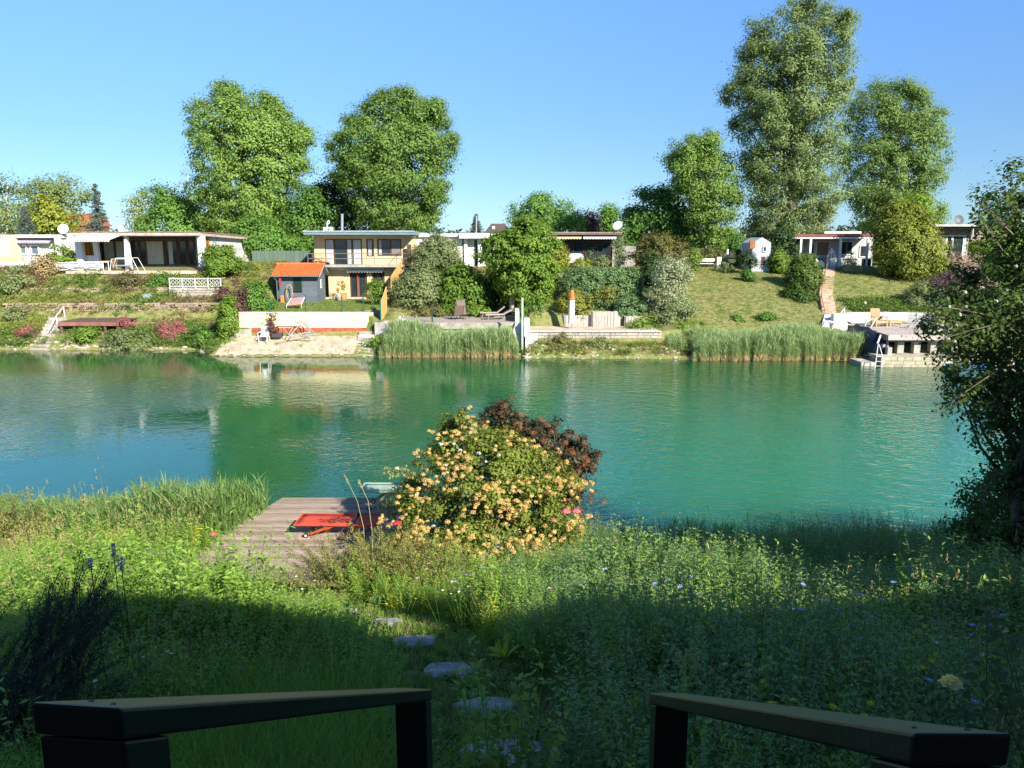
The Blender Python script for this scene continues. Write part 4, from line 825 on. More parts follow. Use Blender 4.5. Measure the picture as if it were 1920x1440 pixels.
dc = thing('deckchair', (PX(553, 56, 2.6), 56.3, 2.5), 'faded pink reclined deckchair on the lawn before the shed', 'deckchair'); pk = mat('faded_pink', (.58, .22, .20), .85, .2, 4, .2)
bl, br_, tr_, tl = P(537, 573, 55.3), P(565, 570, 55.4), P(572, 557, 56.1), P(545, 561, 56.0); e_ = Vector((0, .03, .03))
MB().hexa([bl, br_, tr_, tl], [bl + e_, br_ + e_, tr_ + e_, tl + e_]).build('cloth', pk, dc)
for p_, q_ in ((bl, tl), (br_, tr_)): MB().tube(p_ + Vector((0, -.05, -.03)), q_ + Vector((0, .05, .05)), .025).build('side_rail', white2, dc); MB().tube(q_, (q_.x - .1, q_.y + .5, 2.48), .022).build('leg', white2, dc); MB().tube(p_, (p_.x, p_.y, 2.48), .022).build('leg', white2, dc)
pot = thing('plant_pot', (PX(644, 61.5, 3), 61.5, 2.7), 'terracotta pot with orange-leaved shrub against the cream wall', 'potted plant'); x, y, z = pot.location
MB().lathe((x, y, z), [(.2, 0), (.3, .5), (.33, .55), (.25, .55)], 12).build('pot', mat('terracotta', (.50, .24, .08), .8, .15, 4), pot)
C = np.array([(x - .1 + random.uniform(-.35, .3), y + random.uniform(-.2, .2), z + .6 + random.random() * .9) for _ in range(22)]); V, v = clump_leaves(C, .14, 14, .12); quad_mesh('foliage', V, v, leafmat('orange_leaf', (.3, .16, .03), (.55, .36, .08)), pot)
pot2 = thing('plant_pot', (PX(636, 61.2, 3), 61.2, 2.7), 'small grey round pot left of the terracotta pot', 'potted plant'); x, y, z = pot2.location
MB().lathe((x, y, z), [(.14, 0), (.26, .3), (.24, .5), (.18, .52)], 12).build('pot', grey_st, pot2)
toy = thing('yellow_play_arch', (PX(536, 59.5, 3), 59.5, 2.6), 'small yellow and red play climber at the shed front', 'play frame'); x, y, z = toy.location
MB().path([(x + .3 + .22 * math.cos(q), y, z + .85 + .6 * math.sin(q)) for q in np.linspace(-1.2, 4.3, 12)], .03).build('arch', mat('toy_yellow', (.45, .34, .14), .5, .1, 4), toy)
B('ladder', mat('toy_orange', (.62, .22, .05), .5, .1, 4), toy, x - .4, x - .15, y, y + .08, z, z + .6); B('flag', mat('toy_red', (.5, .03, .02), .5, .1, 4), toy, x - .42, x - .3, y, y + .05, z + 1.3, z + 1.9); B('mast', green_p, toy, x - .47, x - .43, y, y + .05, z, z + 2.2)
# ---- green screen fence behind
gf = thing('green_board_fence', (PX(525, 70, 5), 70, 5.2), 'plain grey-green board fence between bungalow and cream house', 'fence')
for k in range(14): B('board', mat('greygreen_board', (.10, .15, .11), .8, .12, 2, .1, stretch=(6, 1, .5)), gf, PX(474 + 8 * k, 70, 5), PX(481.6 + 8 * k, 70, 5), 70, 70.05, 5.0, PZ(470, 70))
# ---- middle terrace C
tcx0, tcx1 = PX(733, 51.2, 1.9), PX(974, 51.2, 1.9)
tC = thing('plank_terrace', ((tcx0 + tcx1) / 2, 54, 1.87), 'weathered plank terrace behind the reed bed with sunbeds on it', 'terrace')
for k in range(28): B('plank', planks_m, tC, tcx0 + .2 * (k % 3 == 0), tcx1, 51.1 + .16 * k, 51.1 + .16 * k + .148, 1.92, 1.965)
B('edge_beam', grey_st, tC, tcx0, tcx1, 51.0, 51.09, 1.55, 1.93); B('retaining_wall', mat('grey_concrete', (.30, .29, .27), .9, .2, 1.5, .3), tC, tcx0 - .3, tcx1 + .1, 51.15, 51.4, -.3, 1.9)  # retaining wall in plain grey concrete
wp = thing('white_pier_wall', (PX(972, 50.5, 2), 51, .5), 'white rendered end wall with slanted foot between terrace and gate post', 'wall')
x = PX(966, 51, 2); B('wall', white, wp, x, x + .28, 51.45, 54.5, 1.6, PZ(583, 52)); MB().hexa([(x - .6, 50.0, .2), (x + .35, 50.0, .2), (x + .35, 50.3, .2), (x - .6, 50.3, .2)], [(x + .05, 50.6, 2.05), (x + .4, 50.6, 2.05), (x + .4, 51.0, 2.05), (x + .05, 51.0, 2.05)]).build('buttress', pale_c, wp)
x = PX(979.5, 49, 2); MB().box(x - .06, x + .06, 48.9, 49.02, -.4, PZ(558, 49)).build('gate_post', mat('grey_green_paint', (.33, .42, .36), .6, .12, 4), None, label='tall pale grey-green post rising from the water by the steps', category='post')
B('white_plinth', white, None, PX(983, 50, 2), PX(993, 50, 2), 49.6, 50.6, 1.2, PZ(597, 50), label='small white plinth right of the grey-green post', category='plinth')
def sunbed(name, px, row, Y, label, m, back=0.0, rz=0.0, L_=1.9, z=None, fm=alu, grp=None):
    zz = 1.965 if z is None else z; p = (PX(px, Y, zz), Y, zz); t0 = thing(name, p, label, 'sunbed', grp, rz)
    # local coordinates: length along x, head at +x
    s_ = .62; w_ = .32
    a = MB(); a.hexa([(-L_ / 2, -w_, .34), (.25, -w_, .34), (.25, w_, .34), (-L_ / 2, w_, .34)], [(-L_ / 2, -w_, .38), (.25, -w_, .38), (.25, w_, .38), (-L_ / 2, w_, .38)]); a.build('seat', m, t0, local=True)
    c, sn = math.cos(back), math.sin(back); l2 = L_ / 2 - .25
    b2 = MB(); b2.hexa([(.26, -w_, .34), (.26 + l2 * c, -w_, .34 + l2 * sn), (.26 + l2 * c, w_, .34 + l2 * sn), (.26, w_, .34)], [(.26 - .04 * sn, -w_, .38), (.26 + l2 * c - .04 * sn, -w_, .38 + l2 * sn), (.26 + l2 * c - .04 * sn, w_, .38 + l2 * sn), (.26 - .04 * sn, w_, .38)]); b2.build('backrest', m, t0, local=True)
    for sy in (-w_ - .02, w_ + .02):
        MB().tube((-L_ / 2, sy, .35), (.3, sy, .35), .022).tube((.26, sy, .35), (.26 + l2 * c, sy, .36 + l2 * sn), .022).build('side_tube', fm, t0, local=True)
    for sx2 in (-L_ / 2 + .2, .3):
        for sy in (-w_, w_): MB().tube((sx2, sy, .34), (sx2 + (.08 if sx2 > 0 else -.08), sy, 0), .02).build('leg', fm, t0, local=True)
    return t0
beige = mat('beige_textilene', (.48, .38, .32), .8, .12, 5); brn = mat('brown_cloth', (.16, .11, .09), .85, .15, 5); brn2 = mat('taupe_cloth', (.33, .26, .22), .85, .15, 5)
sunbed('sunbed', 936, 590, 53.2, 'beige sunbed nearer the water on the plank terrace, backrest raised', beige, R(28), R(8))
sunbed('sunbed', 925, 588, 54.6, 'beige sunbed behind the other one, under the closed parasol', beige, R(38), R(4))
for (q, Yq, lab, m_s, hh_) in ((857, 53.3, 'dark brown folding lounge chair with back to the water', brn, 1.0), (869, 53.7, 'taupe folding lounge chair with tall upright back right of the dark one', brn2, 1.35)):
    t0 = thing('lounge_chair', (PX(q, Yq, 2), Yq, 1.965), lab, 'chair', rz=R(200 if q < 860 else 165))
    MB().hexa([(-.3, -.35, .36), (.3, -.35, .36), (.3, .3, .3), (-.3, .3, .3)], [(-.3, -.35, .4), (.3, -.35, .4), (.3, .3, .34), (-.3, .3, .34)]).build('seat', m_s, t0, local=True)
    MB().hexa([(-.3, .3, .34), (.3, .3, .34), (.3, .34, .34), (-.3, .34, .34)], [(-.3, .62, hh_), (.3, .62, hh_), (.3, .66, hh_), (-.3, .66, hh_)]).build('backrest', m_s, t0, local=True)
    for sx2 in (-.33, .33): MB().path([(sx2, -.4, 0), (sx2, .2, .5), (sx2, .6, 0)], .02).path([(sx2, -.36, .38), (sx2, .3, .32), (sx2, .62, hh_)], .02).build('frame', mat('dark_tube', (.05, .05, .05), .4, .1, 4), t0, local=True)
def parasol(name, px, rtop, rbot, Y, zb0, label, lower, upper, split, r=.2):
    zt0 = PZ(rtop, Y); x = PX(px, Y, 3); t0 = thing(name, (x, Y, zb0), label, 'parasol'); zs_ = zt0 - (zt0 - zb0) * split; n = 12
    MB().tube((x, Y, zb0), (x, Y, zb0 + .5), .035, n=8).build('pole', metal_g, t0); MB().lathe((x, Y, zb0), [(.3, 0), (.3, .06), (.06, .1)], 12).build('base', grey_st, t0)
    def fold(za, zb1, ra, rb):
        vs = []; 
        for i in range(5):
            f = i / 4
            for k in range(n):
                q = 2 * math.pi * k / n; rad = (ra + (rb - ra) * f) * (1 + .22 * (k % 2)) ; vs.append((x + rad * math.cos(q + .1 * i), Y + rad * math.sin(q + .1 * i), za + (zb1 - za) * f))
        return MB().add(vs, [(i * n + k, i * n + (k + 1) % n, (i + 1) * n + (k + 1) % n, (i + 1) * n + k) for i in range(4) for k in range(n)] + [tuple(range(4 * n, 5 * n))])
    fold(zb0 + .35, zs_, r * .95, r * .78).build('cover', lower, t0, smooth=True); fold(zs_ + .003, zt0, r * .82, r * .55).build('cover_top', upper, t0, smooth=True)
    return t0
parasol('closed_parasol', 960.5, 536, 563, 55.5, 1.965, 'closed beige parasol in the shade of the terrace tree', mat('parasol_beige', (.42, .33, .27), .9, .15, 3, .2, stretch=(5, 5, .5)), mat('parasol_beige', (.4, .3, .2)), .3, .22)
parasol('closed_parasol', 1072, 544, 614, 52.2, 1.45, 'closed white parasol with orange-red top on the right terrace', white2, mat('parasol_orange', (.62, .15, .05), .8, .15, 4), .26, .2)
B('terrace_bin', mat('dark_green_bin', (.02, .06, .05), .6, .2, 4), None, PX(809, 51.6, 2), PX(812, 51.6, 2), 51.5, 51.62, 1.965, PZ(575, 51.6), label='short dark green post at the front edge of the plank terrace', category='post')
# ---- right of centre: terrace D
tD = thing('earth_terrace', (PX(1120, 51, 1.5), 51.5, 1.45), 'sandy terrace edged with thin stone slabs above the rubble bank', 'terrace')
xa, xb = PX(990, 49.9, 1.5), PX(1240, 49.9, 1.5); sand_m = mat('sandy_ground', (.46, .38, .28), .95, .2, 1.2, .5, 9)
B('surface', sand_m, tD, xa, xb, 49.96, 53.75, 1.2, 1.475)
rr = random.Random(4); x = xa
while x < xb: w2 = rr.uniform(.6, 1.3); B('slab', pale_c, tD, x, min(x + w2 - .02, xb), 49.78, 50.3, 1.478, 1.54 + rr.uniform(-.01, .01)); x += w2
stones('stones', tD, xa, xb, 49.85, .9, 1.44, .35, .16, grey_st, 3, .15, kind=1)
st3 = thing('stone_stair', (PX(997, 49, .6), 49, .6), 'broad pale stone steps dipping into the water beside the grey-green post', 'stair')
for k in range(8): y = 48.35 + .2 * k; z = .08 + .19 * k; B('step', pale_c, st3, PX(985, y, z), PX(1008, y, z), y, y + .25, z - .5, z)
st4 = thing('stone_stair', (PX(1032, 54, 2), 54, 1.6), 'grey stone steps climbing from the sandy terrace under the tree', 'stair')
for k in range(22):
    y = 53.6 + .34 * k; z = 1.6 + .165 * k; q = 1033 + 7 * math.sin(k / 21 * 1.6) + (4 if k > 12 else 0); x = PX(q, y, z); w2 = .52 if k < 7 else .42; B('step', grey_st, st4, x - w2, x + w2, y, y + .38, z - .35, z + random.uniform(-.015, .015), rz=R(4))
pw = thing('palisade_wall', (PX(1140, 53.5), 53.5, 1.45), 'pale upright concrete palisades curving round the juniper bed', 'wall')
line = [(1052, 53.9), (1060, 53.5), (1110, 53.5), (1112, 53.1), (1150, 53.0), (1158, 53.5), (1172, 53.9), (1173, 53.2), (1200, 53.15), (1232, 53.6)]
tops = [(1052, 592), (1108, 591), (1111, 583), (1155, 583), (1160, 592), (1232, 592)]
rr = random.Random(6)
for i in range(len(line) - 1):
    (q0, y0_), (q1, y1_) = line[i], line[i + 1]; A_ = Vector((PX(q0, y0_, 2), y0_, 0)); B_ = Vector((PX(q1, y1_, 2), y1_, 0)); n = max(1, int((B_ - A_).length / .19)); an = math.atan2(B_.y - A_.y, B_.x - A_.x)
    for k in range(n):
        p = A_.lerp(B_, (k + .5) / n); q = q0 + (q1 - q0) * (k + .5) / n; zt3 = PZ(np.interp(q, [t_[0] for t_ in tops], [t_[1] for t_ in tops]), 53.4) + rr.uniform(-.02, .02); hw = (B_ - A_).length / n / 2 - .008
        B('palisade', mat('palisade_concrete', (.40, .37, .32), .95, .25, 3, .5, 14, stretch=(3, 3, .5)), pw, p.x - hw, p.x + hw, p.y - .07, p.y + .07, 1.3, zt3, rz=an, bevel=0)
# ---- slope stair E and brown rail
st5 = thing('stone_stair', (PX(1550, 56, 3), 56, 3), 'long straight brick steps down the grassy slope to the white wall', 'stair')
stp_m = mat('brick_step', (.40, .29, .21), .9, .3, 2, .5, 12)
for k in range(26):
    y = 53.2 + .40 * k; z = fg(23.0, y) + .1; x = PX(1549 + 7 * (k / 25), y, z) if k < 26 else 0; x = PX(np.interp(k, [0, 8, 25], [1556, 1549, 1556]), y, z); B('step', stp_m, st5, x - .48, x + .48, y, y + .33, z - .25, z + .06)
br = MB(); pts5 = [(PX(1546.5, 53.6), 53.6, PZ(580, 53.6)), (PX(1539, 55), 55, PZ(553, 55)), (PX(1540, 58), 58, PZ(530, 58)), (PX(1547, 62.5), 62.5, PZ(492, 62.5))]
br.path(pts5, .03)
for p in pts5: br.tube((p[0], p[1], fg(p[0], p[1]) - .1), p, .028)
br.build('brown_handrail', mat('rust_brown', (.25, .10, .05), .7, .2, 3), None, label='rusty brown handrail left of the long slope steps', category='handrail')
wl_ = thing('white_garden_wall', (PX(1650, 52.9, 2), 52.9, 1.8), 'low curved whitewashed block wall behind the wooden deck', 'wall')
ln = [(1560, 51.6), (1580, 52.4), (1600, 52.8), (1650, 53.0), (1700, 52.9), (1735, 52.4), (1760, 51.6)]
whw = mat('whitewashed_block', (.55, .56, .55), .9, .12, 2, .4, 12)
for j in range(4):
    for i in range(len(ln) - 1):
        A_ = Vector((PX(ln[i][0], ln[i][1], 2), ln[i][1], 0)); B_ = Vector((PX(ln[i + 1][0], ln[i + 1][1], 2), ln[i + 1][1], 0)); n = max(1, int((B_ - A_).length / .42)); an = math.atan2(B_.y - A_.y, B_.x - A_.x)
        for k in range(n):
            p = A_.lerp(B_, (k + .5) / n); hw = (B_ - A_).length / n / 2 - .006; off = rr.uniform(-.012, .012); B('block', whw, wl_, p.x - hw, p.x + hw, p.y - .11 + off, p.y + .11 + off, 1.7 + .2 * j, 1.7 + .2 * j + .19, rz=an)
MB().hexa([(PX(1535, 51.8, 2), 51.2, 1.2), (PX(1578, 51.8, 2), 50.8, 1.2), (PX(1580, 53, 2), 53.2, 1.2), (PX(1548, 53, 2), 53.2, 1.2)], [(PX(1535, 51.8, 2), 51.2, 1.95), (PX(1578, 51.8, 2), 50.8, 1.95), (PX(1580, 53, 2), 53.2, 2.35), (PX(1548, 53, 2), 53.2, 2.35)]).build('white_landing', white, None, label='whitewashed landing at the foot of the slope steps', category='landing')
ar = MB()
for q0 in (0, 1):
    yy = 50.3 + .6 * q0; ar.path([(PX(1563, yy), yy, PZ(618, yy)), (PX(1571, yy), yy, PZ(596, yy)), (PX(1583, yy), yy, PZ(578.5, yy)), (PX(1586, yy), yy, PZ(610, yy))], .04)
ar.build('white_ladder_rail', white2, None, label='white arched tube rail rising from the reeds by the deck', category='handrail')
# ---- dock F
dk = thing('wooden_dock', (PX(1700, 47, 1), 47, 0), 'raised grey-pink plank dock on block pillars over a stone quay', 'dock')
zt4 = 1.80; yb_, yf_ = 51.9, 45.6; xL0, xL1 = PX(1586, 51.9, 1.8), PX(1665, 45.6, 1.8); xR = PX(1900, 46, 1.8)
dkm = mat('dock_plank', (.40, .35, .31), .85, .2, 2.5, .4, 18, stretch=(1, 6, 1))
n = 42
for k in range(n):
    y0_ = yf_ + (yb_ - yf_) * k / n; y1_ = yf_ + (yb_ - yf_) * (k + .93) / n; f = min(1, max(0, (y0_ - yf_) / (49.6 - yf_))); x0_ = xL1 + (PX(1613, 49.6, 1.8) - xL1) * f
    if y0_ > 49.6: x0_ = PX(1595, 51, 1.8)
    B('plank', dkm, dk, x0_, xR, y0_, y1_, zt4 - .05, zt4 + random.uniform(-.006, .006))
B('fascia', dkm, dk, xL1, xR, yf_ - .07, yf_ - .005, zt4 - .32, zt4 - .0); B('beam', mat('dark_beam', (.06, .05, .045)), dk, xL1 + .1, xR, yf_ + .05, yf_ + .25, zt4 - .42, zt4 - .055)
A_, B_ = Vector((PX(1613, 49.6, 1.8) - .03, 49.6, 0)), Vector((xL1 - .03, yf_, 0)); MB().hexa([A_ + Vector((-.03, 0, zt4 - .35)), B_ + Vector((-.03, 0, zt4 - .35)), B_ + Vector((.03, 0, zt4 - .35)), A_ + Vector((.03, 0, zt4 - .35))], [A_ + Vector((-.03, 0, zt4)), B_ + Vector((-.03, 0, zt4)), B_ + Vector((.03, 0, zt4)), A_ + Vector((.03, 0, zt4))]).build('side_fascia', mat('dark_fascia_wood', (.20, .16, .13), .85, .2, 3, .3), dk)
blk = mat('block_pillar', (.34, .33, .28), .95, .2, 2, .5, 10)
for q in (1660, 1689, 1720, 1751, 1790, 1830): x = PX(q, 46, 1); [B('pillar', blk, dk, x - .19, x + .19, 46.0, 46.4, .62 + .38 * j, .62 + .38 * j + .372) for j in range(2)]
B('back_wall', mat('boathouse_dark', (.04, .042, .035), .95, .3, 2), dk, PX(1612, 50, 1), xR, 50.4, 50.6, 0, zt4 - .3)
qy = thing('stone_quay', (PX(1740, 45, .3), 45.3, .2), 'pale stone quay at the waterline under the dock', 'quay'); qm = mat('quay_stone', (.36, .33, .24), .95, .2, 2, .6, 12)
stones('stones', qy, PX(1648, 45, .3), PX(1900, 45, .3), 44.75, -.35, .60, .55, .24, qm, 12, .35, jit=.02)
B('quay_top', qm, qy, PX(1648, 45, .3), PX(1900, 45, .3), 45.12, 50.4, -.3, .60)
B('slip_slab', grey_st, qy, PX(1612, 45.2, .2), PX(1650, 45.2, .2) - .02, 45.0, 46.6, -.4, .24, bevel=.02); B('slip_slab', grey_st, qy, PX(1614, 46.8, .2), PX(1650, 46.8, .2), 46.65, 50, -.4, .30)
# covered boat
bt = thing('covered_boat', (PX(1632, 47.5, .6), 47.2, .3), 'dark navy tarpaulin-covered boat parked under the dock corner', 'boat'); x, y, z = bt.location
prof = [(0, .10), (.28, .38), (.62, .52), (1.0, .46), (1.25, .3)]; vs = []; fs = []; mrow = 9
for i in range(8):
    f = i / 7; yy = 45.9 + 3.8 * f; hw = .80 * math.sin(min(1, f * 1.8 + .28) * math.pi / 2); top = .72 + 1.0 * math.sin(math.pi * min(.5, f * .55 + .1)) * .85
    for k in range(mrow): q = math.pi * k / (mrow - 1); vs.append((x - hw * math.cos(q) * (1 + .03 * math.sin(k * 5 + i)), yy, .42 + top * math.sin(q) ** .75 * (1 + .04 * math.sin(k * 3.1 + i * 2))))
for i in range(7):
    for k in range(mrow - 1): fs.append((i * mrow + k, i * mrow + k + 1, (i + 1) * mrow + k + 1, (i + 1) * mrow + k))
fs.append(tuple(range(mrow - 1, -1, -1))); MB().add(vs, fs).build('tarpaulin', mat('navy_tarp', (.012, .016, .035), .35, .3, 3, .6, 6), bt, smooth=True)
MB().add([(x - .8, 46.2, .45), (x - .45, 45.6, .5), (x, 45.4, .55), (x + .45, 45.6, .5), (x + .8, 46.2, .45), (x - .8, 49.6, .45), (x + .8, 49.6, .45), (x - .6, 46.4, .24), (x, 45.8, .24), (x + .6, 46.4, .24), (x - .6, 49.6, .24), (x + .6, 49.6, .24)], [(0, 1, 8, 7), (1, 2, 8), (2, 3, 8), (3, 4, 9, 8), (4, 6, 11, 9), (5, 0, 7, 10), (0, 5, 6, 4, 3, 2, 1), (7, 8, 9, 11, 10)]).build('hull', mat('dark_hull', (.10, .10, .11), .4, .2, 3), bt)
MB().path([(x - .72, 46.0, .5), (x - .4, 45.52, .57), (x, 45.32, .62), (x + .4, 45.52, .57), (x + .72, 46.0, .5)], .035).build('rub_rail', mat('pale_rubber', (.45, .45, .45), .6, .1, 4), bt)
ld = MB(); xq = PX(1652, 44.5, .5); ld.path([(PX(1651, 44.6), 44.6, PZ(645, 44.6)), (PX(1648, 44.2), 44.2, -.6)], .022).path([(PX(1653, 44.6), 44.6, PZ(646, 44.6)), (PX(1663, 44.4), 44.4, PZ(672, 44.4)), (PX(1660, 44.2), 44.2, -.6)], .02)
for k in range(3): ld.tube((PX(1650, 44.4), 44.4, .1 + .28 * k), (PX(1661, 44.4), 44.4, .1 + .28 * k), .014)
ld.build('bathing_ladder', white2, None, label='white tubular bathing ladder at the quay corner', category='ladder')
MB().path([P(1645, 644, 45.6), P(1651, 628, 45.8)], .06, 4).build('oar', pale_c, None, label='pale paddle leaning by the covered boat', category='paddle')
crt = B('concrete_block', blk, None, PX(1662, 45.7, 1), PX(1670, 45.7, 1), 45.5, 45.85, .6, 1.05, label='loose concrete block on the quay next to the first pillar', category='block')
teak = mat('teak', (.50, .33, .18), .6, .15, 5, .2, stretch=(1, 6, 1)); sl_m = mat('tan_cloth', (.42, .25, .14), .85, .1, 4)
def teak_chair(q, Y_, lab, back):
    x = PX(q, Y_, 2); t0 = thing('teak_chair' if back else 'teak_footrest', (x, Y_, zt4), lab, 'chair' if back else 'footrest'); h = .36; w_ = .38
    for a in (-w_, w_ - .06):
        for c in (-.4, .34): B('leg', teak, t0, x + a, x + a + .06, Y_ + c, Y_ + c + .06, zt4 + .004, zt4 + (h if not back else .6))
        B('side_rail', teak, t0, x + a, x + a + .05, Y_ - .34, Y_ + .34, zt4 + .12, zt4 + .17)
        if back: B('armrest', teak, t0, x + a - .02, x + a + .08, Y_ - .42, Y_ + .42, zt4 + .602, zt4 + .64)
    for k in range(6): B('slat', teak, t0, x - w_ + .005, x + w_ - .005, Y_ - .39 + .13 * k, Y_ - .39 + .13 * k + .09, zt4 + h + .002, zt4 + h + .03)
    B('apron', teak, t0, x - w_ + .061, x + w_ - .061, Y_ - .39, Y_ - .36, zt4 + h - .1, zt4 + h - .002)
    if back: MB().hexa([(x - w_ + .04, Y_ + .35, zt4 + h + .04), (x + w_ - .04, Y_ + .35, zt4 + h + .04), (x + w_ - .04, Y_ + .4, zt4 + h + .04), (x - w_ + .04, Y_ + .4, zt4 + h + .04)], [(x - w_ * .8, Y_ + .75, zt4 + 1.12), (x + w_ * .8, Y_ + .75, zt4 + 1.12), (x + w_ * .8, Y_ + .8, zt4 + 1.12), (x - w_ * .8, Y_ + .8, zt4 + 1.12)]).build('backrest', sl_m, t0)
teak_chair(1648, 50.3, 'teak deck chair with tan back on the wooden dock', 1); teak_chair(1674, 50.5, 'low teak footrest right of the teak deck chair', 0)
x = PX(1625, 50, 2); MB().path([(x - .25, 49.7, zt4), (x + .05, 49.9, zt4 + .75), (x + .1, 50.6, zt4)], .03).path([(x + .15, 49.7, zt4), (x + .55, 49.9, zt4 + .6), (x + .8, 50.6, zt4)], .03).build('folded_stand', white2, None, label='thin white folded stand left of the teak chair', category='stand')
x = PX(1733.5, 48.5, 2); t0 = thing('deck_post', (x, 48.5, zt4), 'short white post with square cap at the right of the dock', 'post'); MB().tube((x, 48.5, zt4), (x, 48.5, zt4 + .72), .04).build('shaft', white2, t0); B('cap', grey_st, t0, x - .12, x + .12, 48.4, 48.6, zt4 + .722, zt4 + .9)
for q, Yq, rt, lab in ((1621.5, 53.8, 567, 'garden lamp on a thin stem above the white wall, left of two'), (1698.5, 53.9, 567, 'dark-headed garden lamp above the white wall near the bushes')):
    x = PX(q, Yq, 3); zt5 = PZ(rt, Yq); g0 = fg(x, Yq); t0 = thing('garden_lamp', (x, Yq, g0), lab, 'garden lamp')
    MB().tube((x, Yq, g0 - .1), (x, Yq, zt5 - .1), .025).build('stem', metal_g, t0); MB().lathe((x, Yq, zt5 - .12), [(.05, 0), (.10, .06), (.09, .14), (.03, .18)], 10).build('lamp_head', pale_c if q < 1650 else bp_, t0)
for (q, Yq, c1, lab, rz) in ((1803, 45.0, (.05, .22, .55), 'blue and white pedal boat moored nearer the dock', .15), (1827, 45.2, (.04, .12, .42), 'deep blue inflatable boat with pink trim behind the foreground tree', -.1)):
    x = PX(q, Yq - 1, 0); t0 = thing('small_boat', (x, Yq - 1, 0), lab, 'boat', rz=rz); vs = []; n = 12
    for (s, zq) in ((.82, -.08), (1, .16), (1, .26), (.8, .28), (.7, .06)):
        for k in range(n): a = 2 * math.pi * k / n; vs.append((1.05 * s * math.cos(a), .48 * s * math.sin(a), zq + .10 * abs(math.cos(a)) ** 3))
    MB().add(vs, [(i * n + k, i * n + (k + 1) % n, (i + 1) * n + (k + 1) % n, (i + 1) * n + k) for i in range(4) for k in range(n)] + [tuple(range(4 * n, 5 * n)), tuple(range(n - 1, -1, -1))]).build('hull', mat('boat_blue_%d' % (q % 2), c1, .35, .15, 4), t0, local=True, smooth=True)
    MB().box(-.2, .15, -.34, .34, .14, .2).build('thwart', white2, t0, local=True); MB().path([(1.06 * math.cos(a), .49 * math.sin(a), .27 + .10 * abs(math.cos(a)) ** 3) for a in np.linspace(0, 2 * math.pi, 15)], .03, 5).build('rub_rail', white2 if q < 1810 else mat('pink_trim', (.6, .2, .22), .6, .1, 4), t0, local=True)
# porch furniture of house E, birdcage, bags, gate and hedges at the right
x = PX(1553.5, 63.5); t0 = thing('birdcage', (x, 63.5, 5.1), 'tall white wire birdcage ornament in front of the porch', 'birdcage'); zz = PZ(498, 63.5)
cg = MB()
for k in range(10):
    a = 2 * math.pi * k / 10; cg.path([(x + .32 * math.cos(a), 63.5 + .32 * math.sin(a), 5.1), (x + .32 * math.cos(a), 63.5 + .32 * math.sin(a), 6.2), (x + .2 * math.cos(a), 63.5 + .2 * math.sin(a), 6.5), (x, 63.5, 6.65)], .018, 4)
cg.build('bars', white2, t0); MB().lathe((x, 63.5, 6.62), [(.05, 0), (.08, .08), (.01, .16)], 8).build('finial', white2, t0)
for q, s, lab in ((1527, .48, 'larger white stone lion-like ornament before the porch'), (1537, .38, 'smaller white lumpy ornament right of the larger one')):
    x = PX(q, 63.6); MB().blob((x, 63.6, 5.2 + s * .5), (s * .6, s * .5, s * .75), int(q), (10, 7), .16).blob((x - s * .3, 63.5, 5.2 + s * 1.2), (s * .32, s * .3, s * .3), int(q) + 1, (8, 6), .12).build('garden_ornament', mat('ornament_white', (.62, .60, .55), .9, .2, 4, .5), None, label=lab, category='ornament')
pr = MB(); xa, xb = PX(1556, 63.9), PX(1600, 63.9)
for k in range(12): x = xa + (xb - xa) * k / 11; pr.tube((x, 63.9, 5.1), (x, 63.9, PZ(486, 63.9)), .018, n=4)
pr.tube((xa, 63.9, PZ(486, 63.9)), (xb, 63.9, PZ(486, 63.9)), .025); pr.build('porch_railing', white2, None, label='thin white railing with bars in front of the porch', category='railing')
tb2 = thing('porch_table', (PX(1535, 64.8), 64.8, 5.1), 'grey cloth-covered table standing in the porch', 'table'); x = tb2.location.x
MB().blob((x, 64.8, 6.0), (.9, .5, .16), 5, (12, 6), .1).build('cover', mat('grey_cloth', (.25, .24, .24), .9, .2, 3, .3), tb2); [B('leg', white2, tb2, x + a, x + a + .06, 64.7, 64.76, 5.1, 6.0) for a in (-.6, .55)]
dpl = thing('dark_bin', (PX(1620, 64.2), 64.2, 5.1), 'black bin at the right end of the porch', 'bin'); x = dpl.location.x; B('body', bp_, dpl, x - .3, x + .3, 64, 64.5, 5.1, 5.85, bevel=.03); B('lid', bp_, dpl, x - .33, x + .33, 63.97, 64.53, 5.86, 5.92, bevel=.02)
ig = thing('iron_gate', (PX(1369, 68), 68, 5.2), 'black iron gate between hedges with field beyond', 'gate'); xa, xb = PX(1363, 68), PX(1377, 68)
for k in range(8): x = xa + (xb - xa) * k / 7; MB().tube((x, 68, 5.2), (x, 68, PZ(470, 68)), .02, n=5).build('bar', bp_, ig)
MB().tube((xa, 68, PZ(471, 68)), (xb, 68, PZ(471, 68)), .03).tube((xa, 68, 5.35), (xb, 68, 5.35), .03).build('rail', bp_, ig); B('gate_post', bp_, ig, xb + .05, xb + .2, 67.9, 68.1, 5.1, PZ(466, 68)); B('gate_post', white2, ig, xa - .2, xa - .05, 67.9, 68.1, 5.1, PZ(467, 68))
gt = thing('white_board', (PX(1348, 65, 5), 65, 5.0), 'small white upright board on the lawn before the hedge', 'board'); x = gt.location.x; B('panel', white2, gt, x - .18, x + .18, 65, 65.05, 5.1, PZ(482, 65)); B('foot', white2, gt, x - .25, x + .25, 64.9, 65.2, 5.03, 5.1)
bench = thing('white_bench', (PX(1320, 65.5, 5), 65.5, 5.0), 'low white garden bench before the clipped hedge', 'bench'); x = bench.location.x
B('seat', white2, bench, x - .9, x + .9, 65.3, 65.7, 5.45, 5.5); B('backrest', white2, bench, x - .9, x + .9, 65.72, 65.76, 5.65, 5.9)
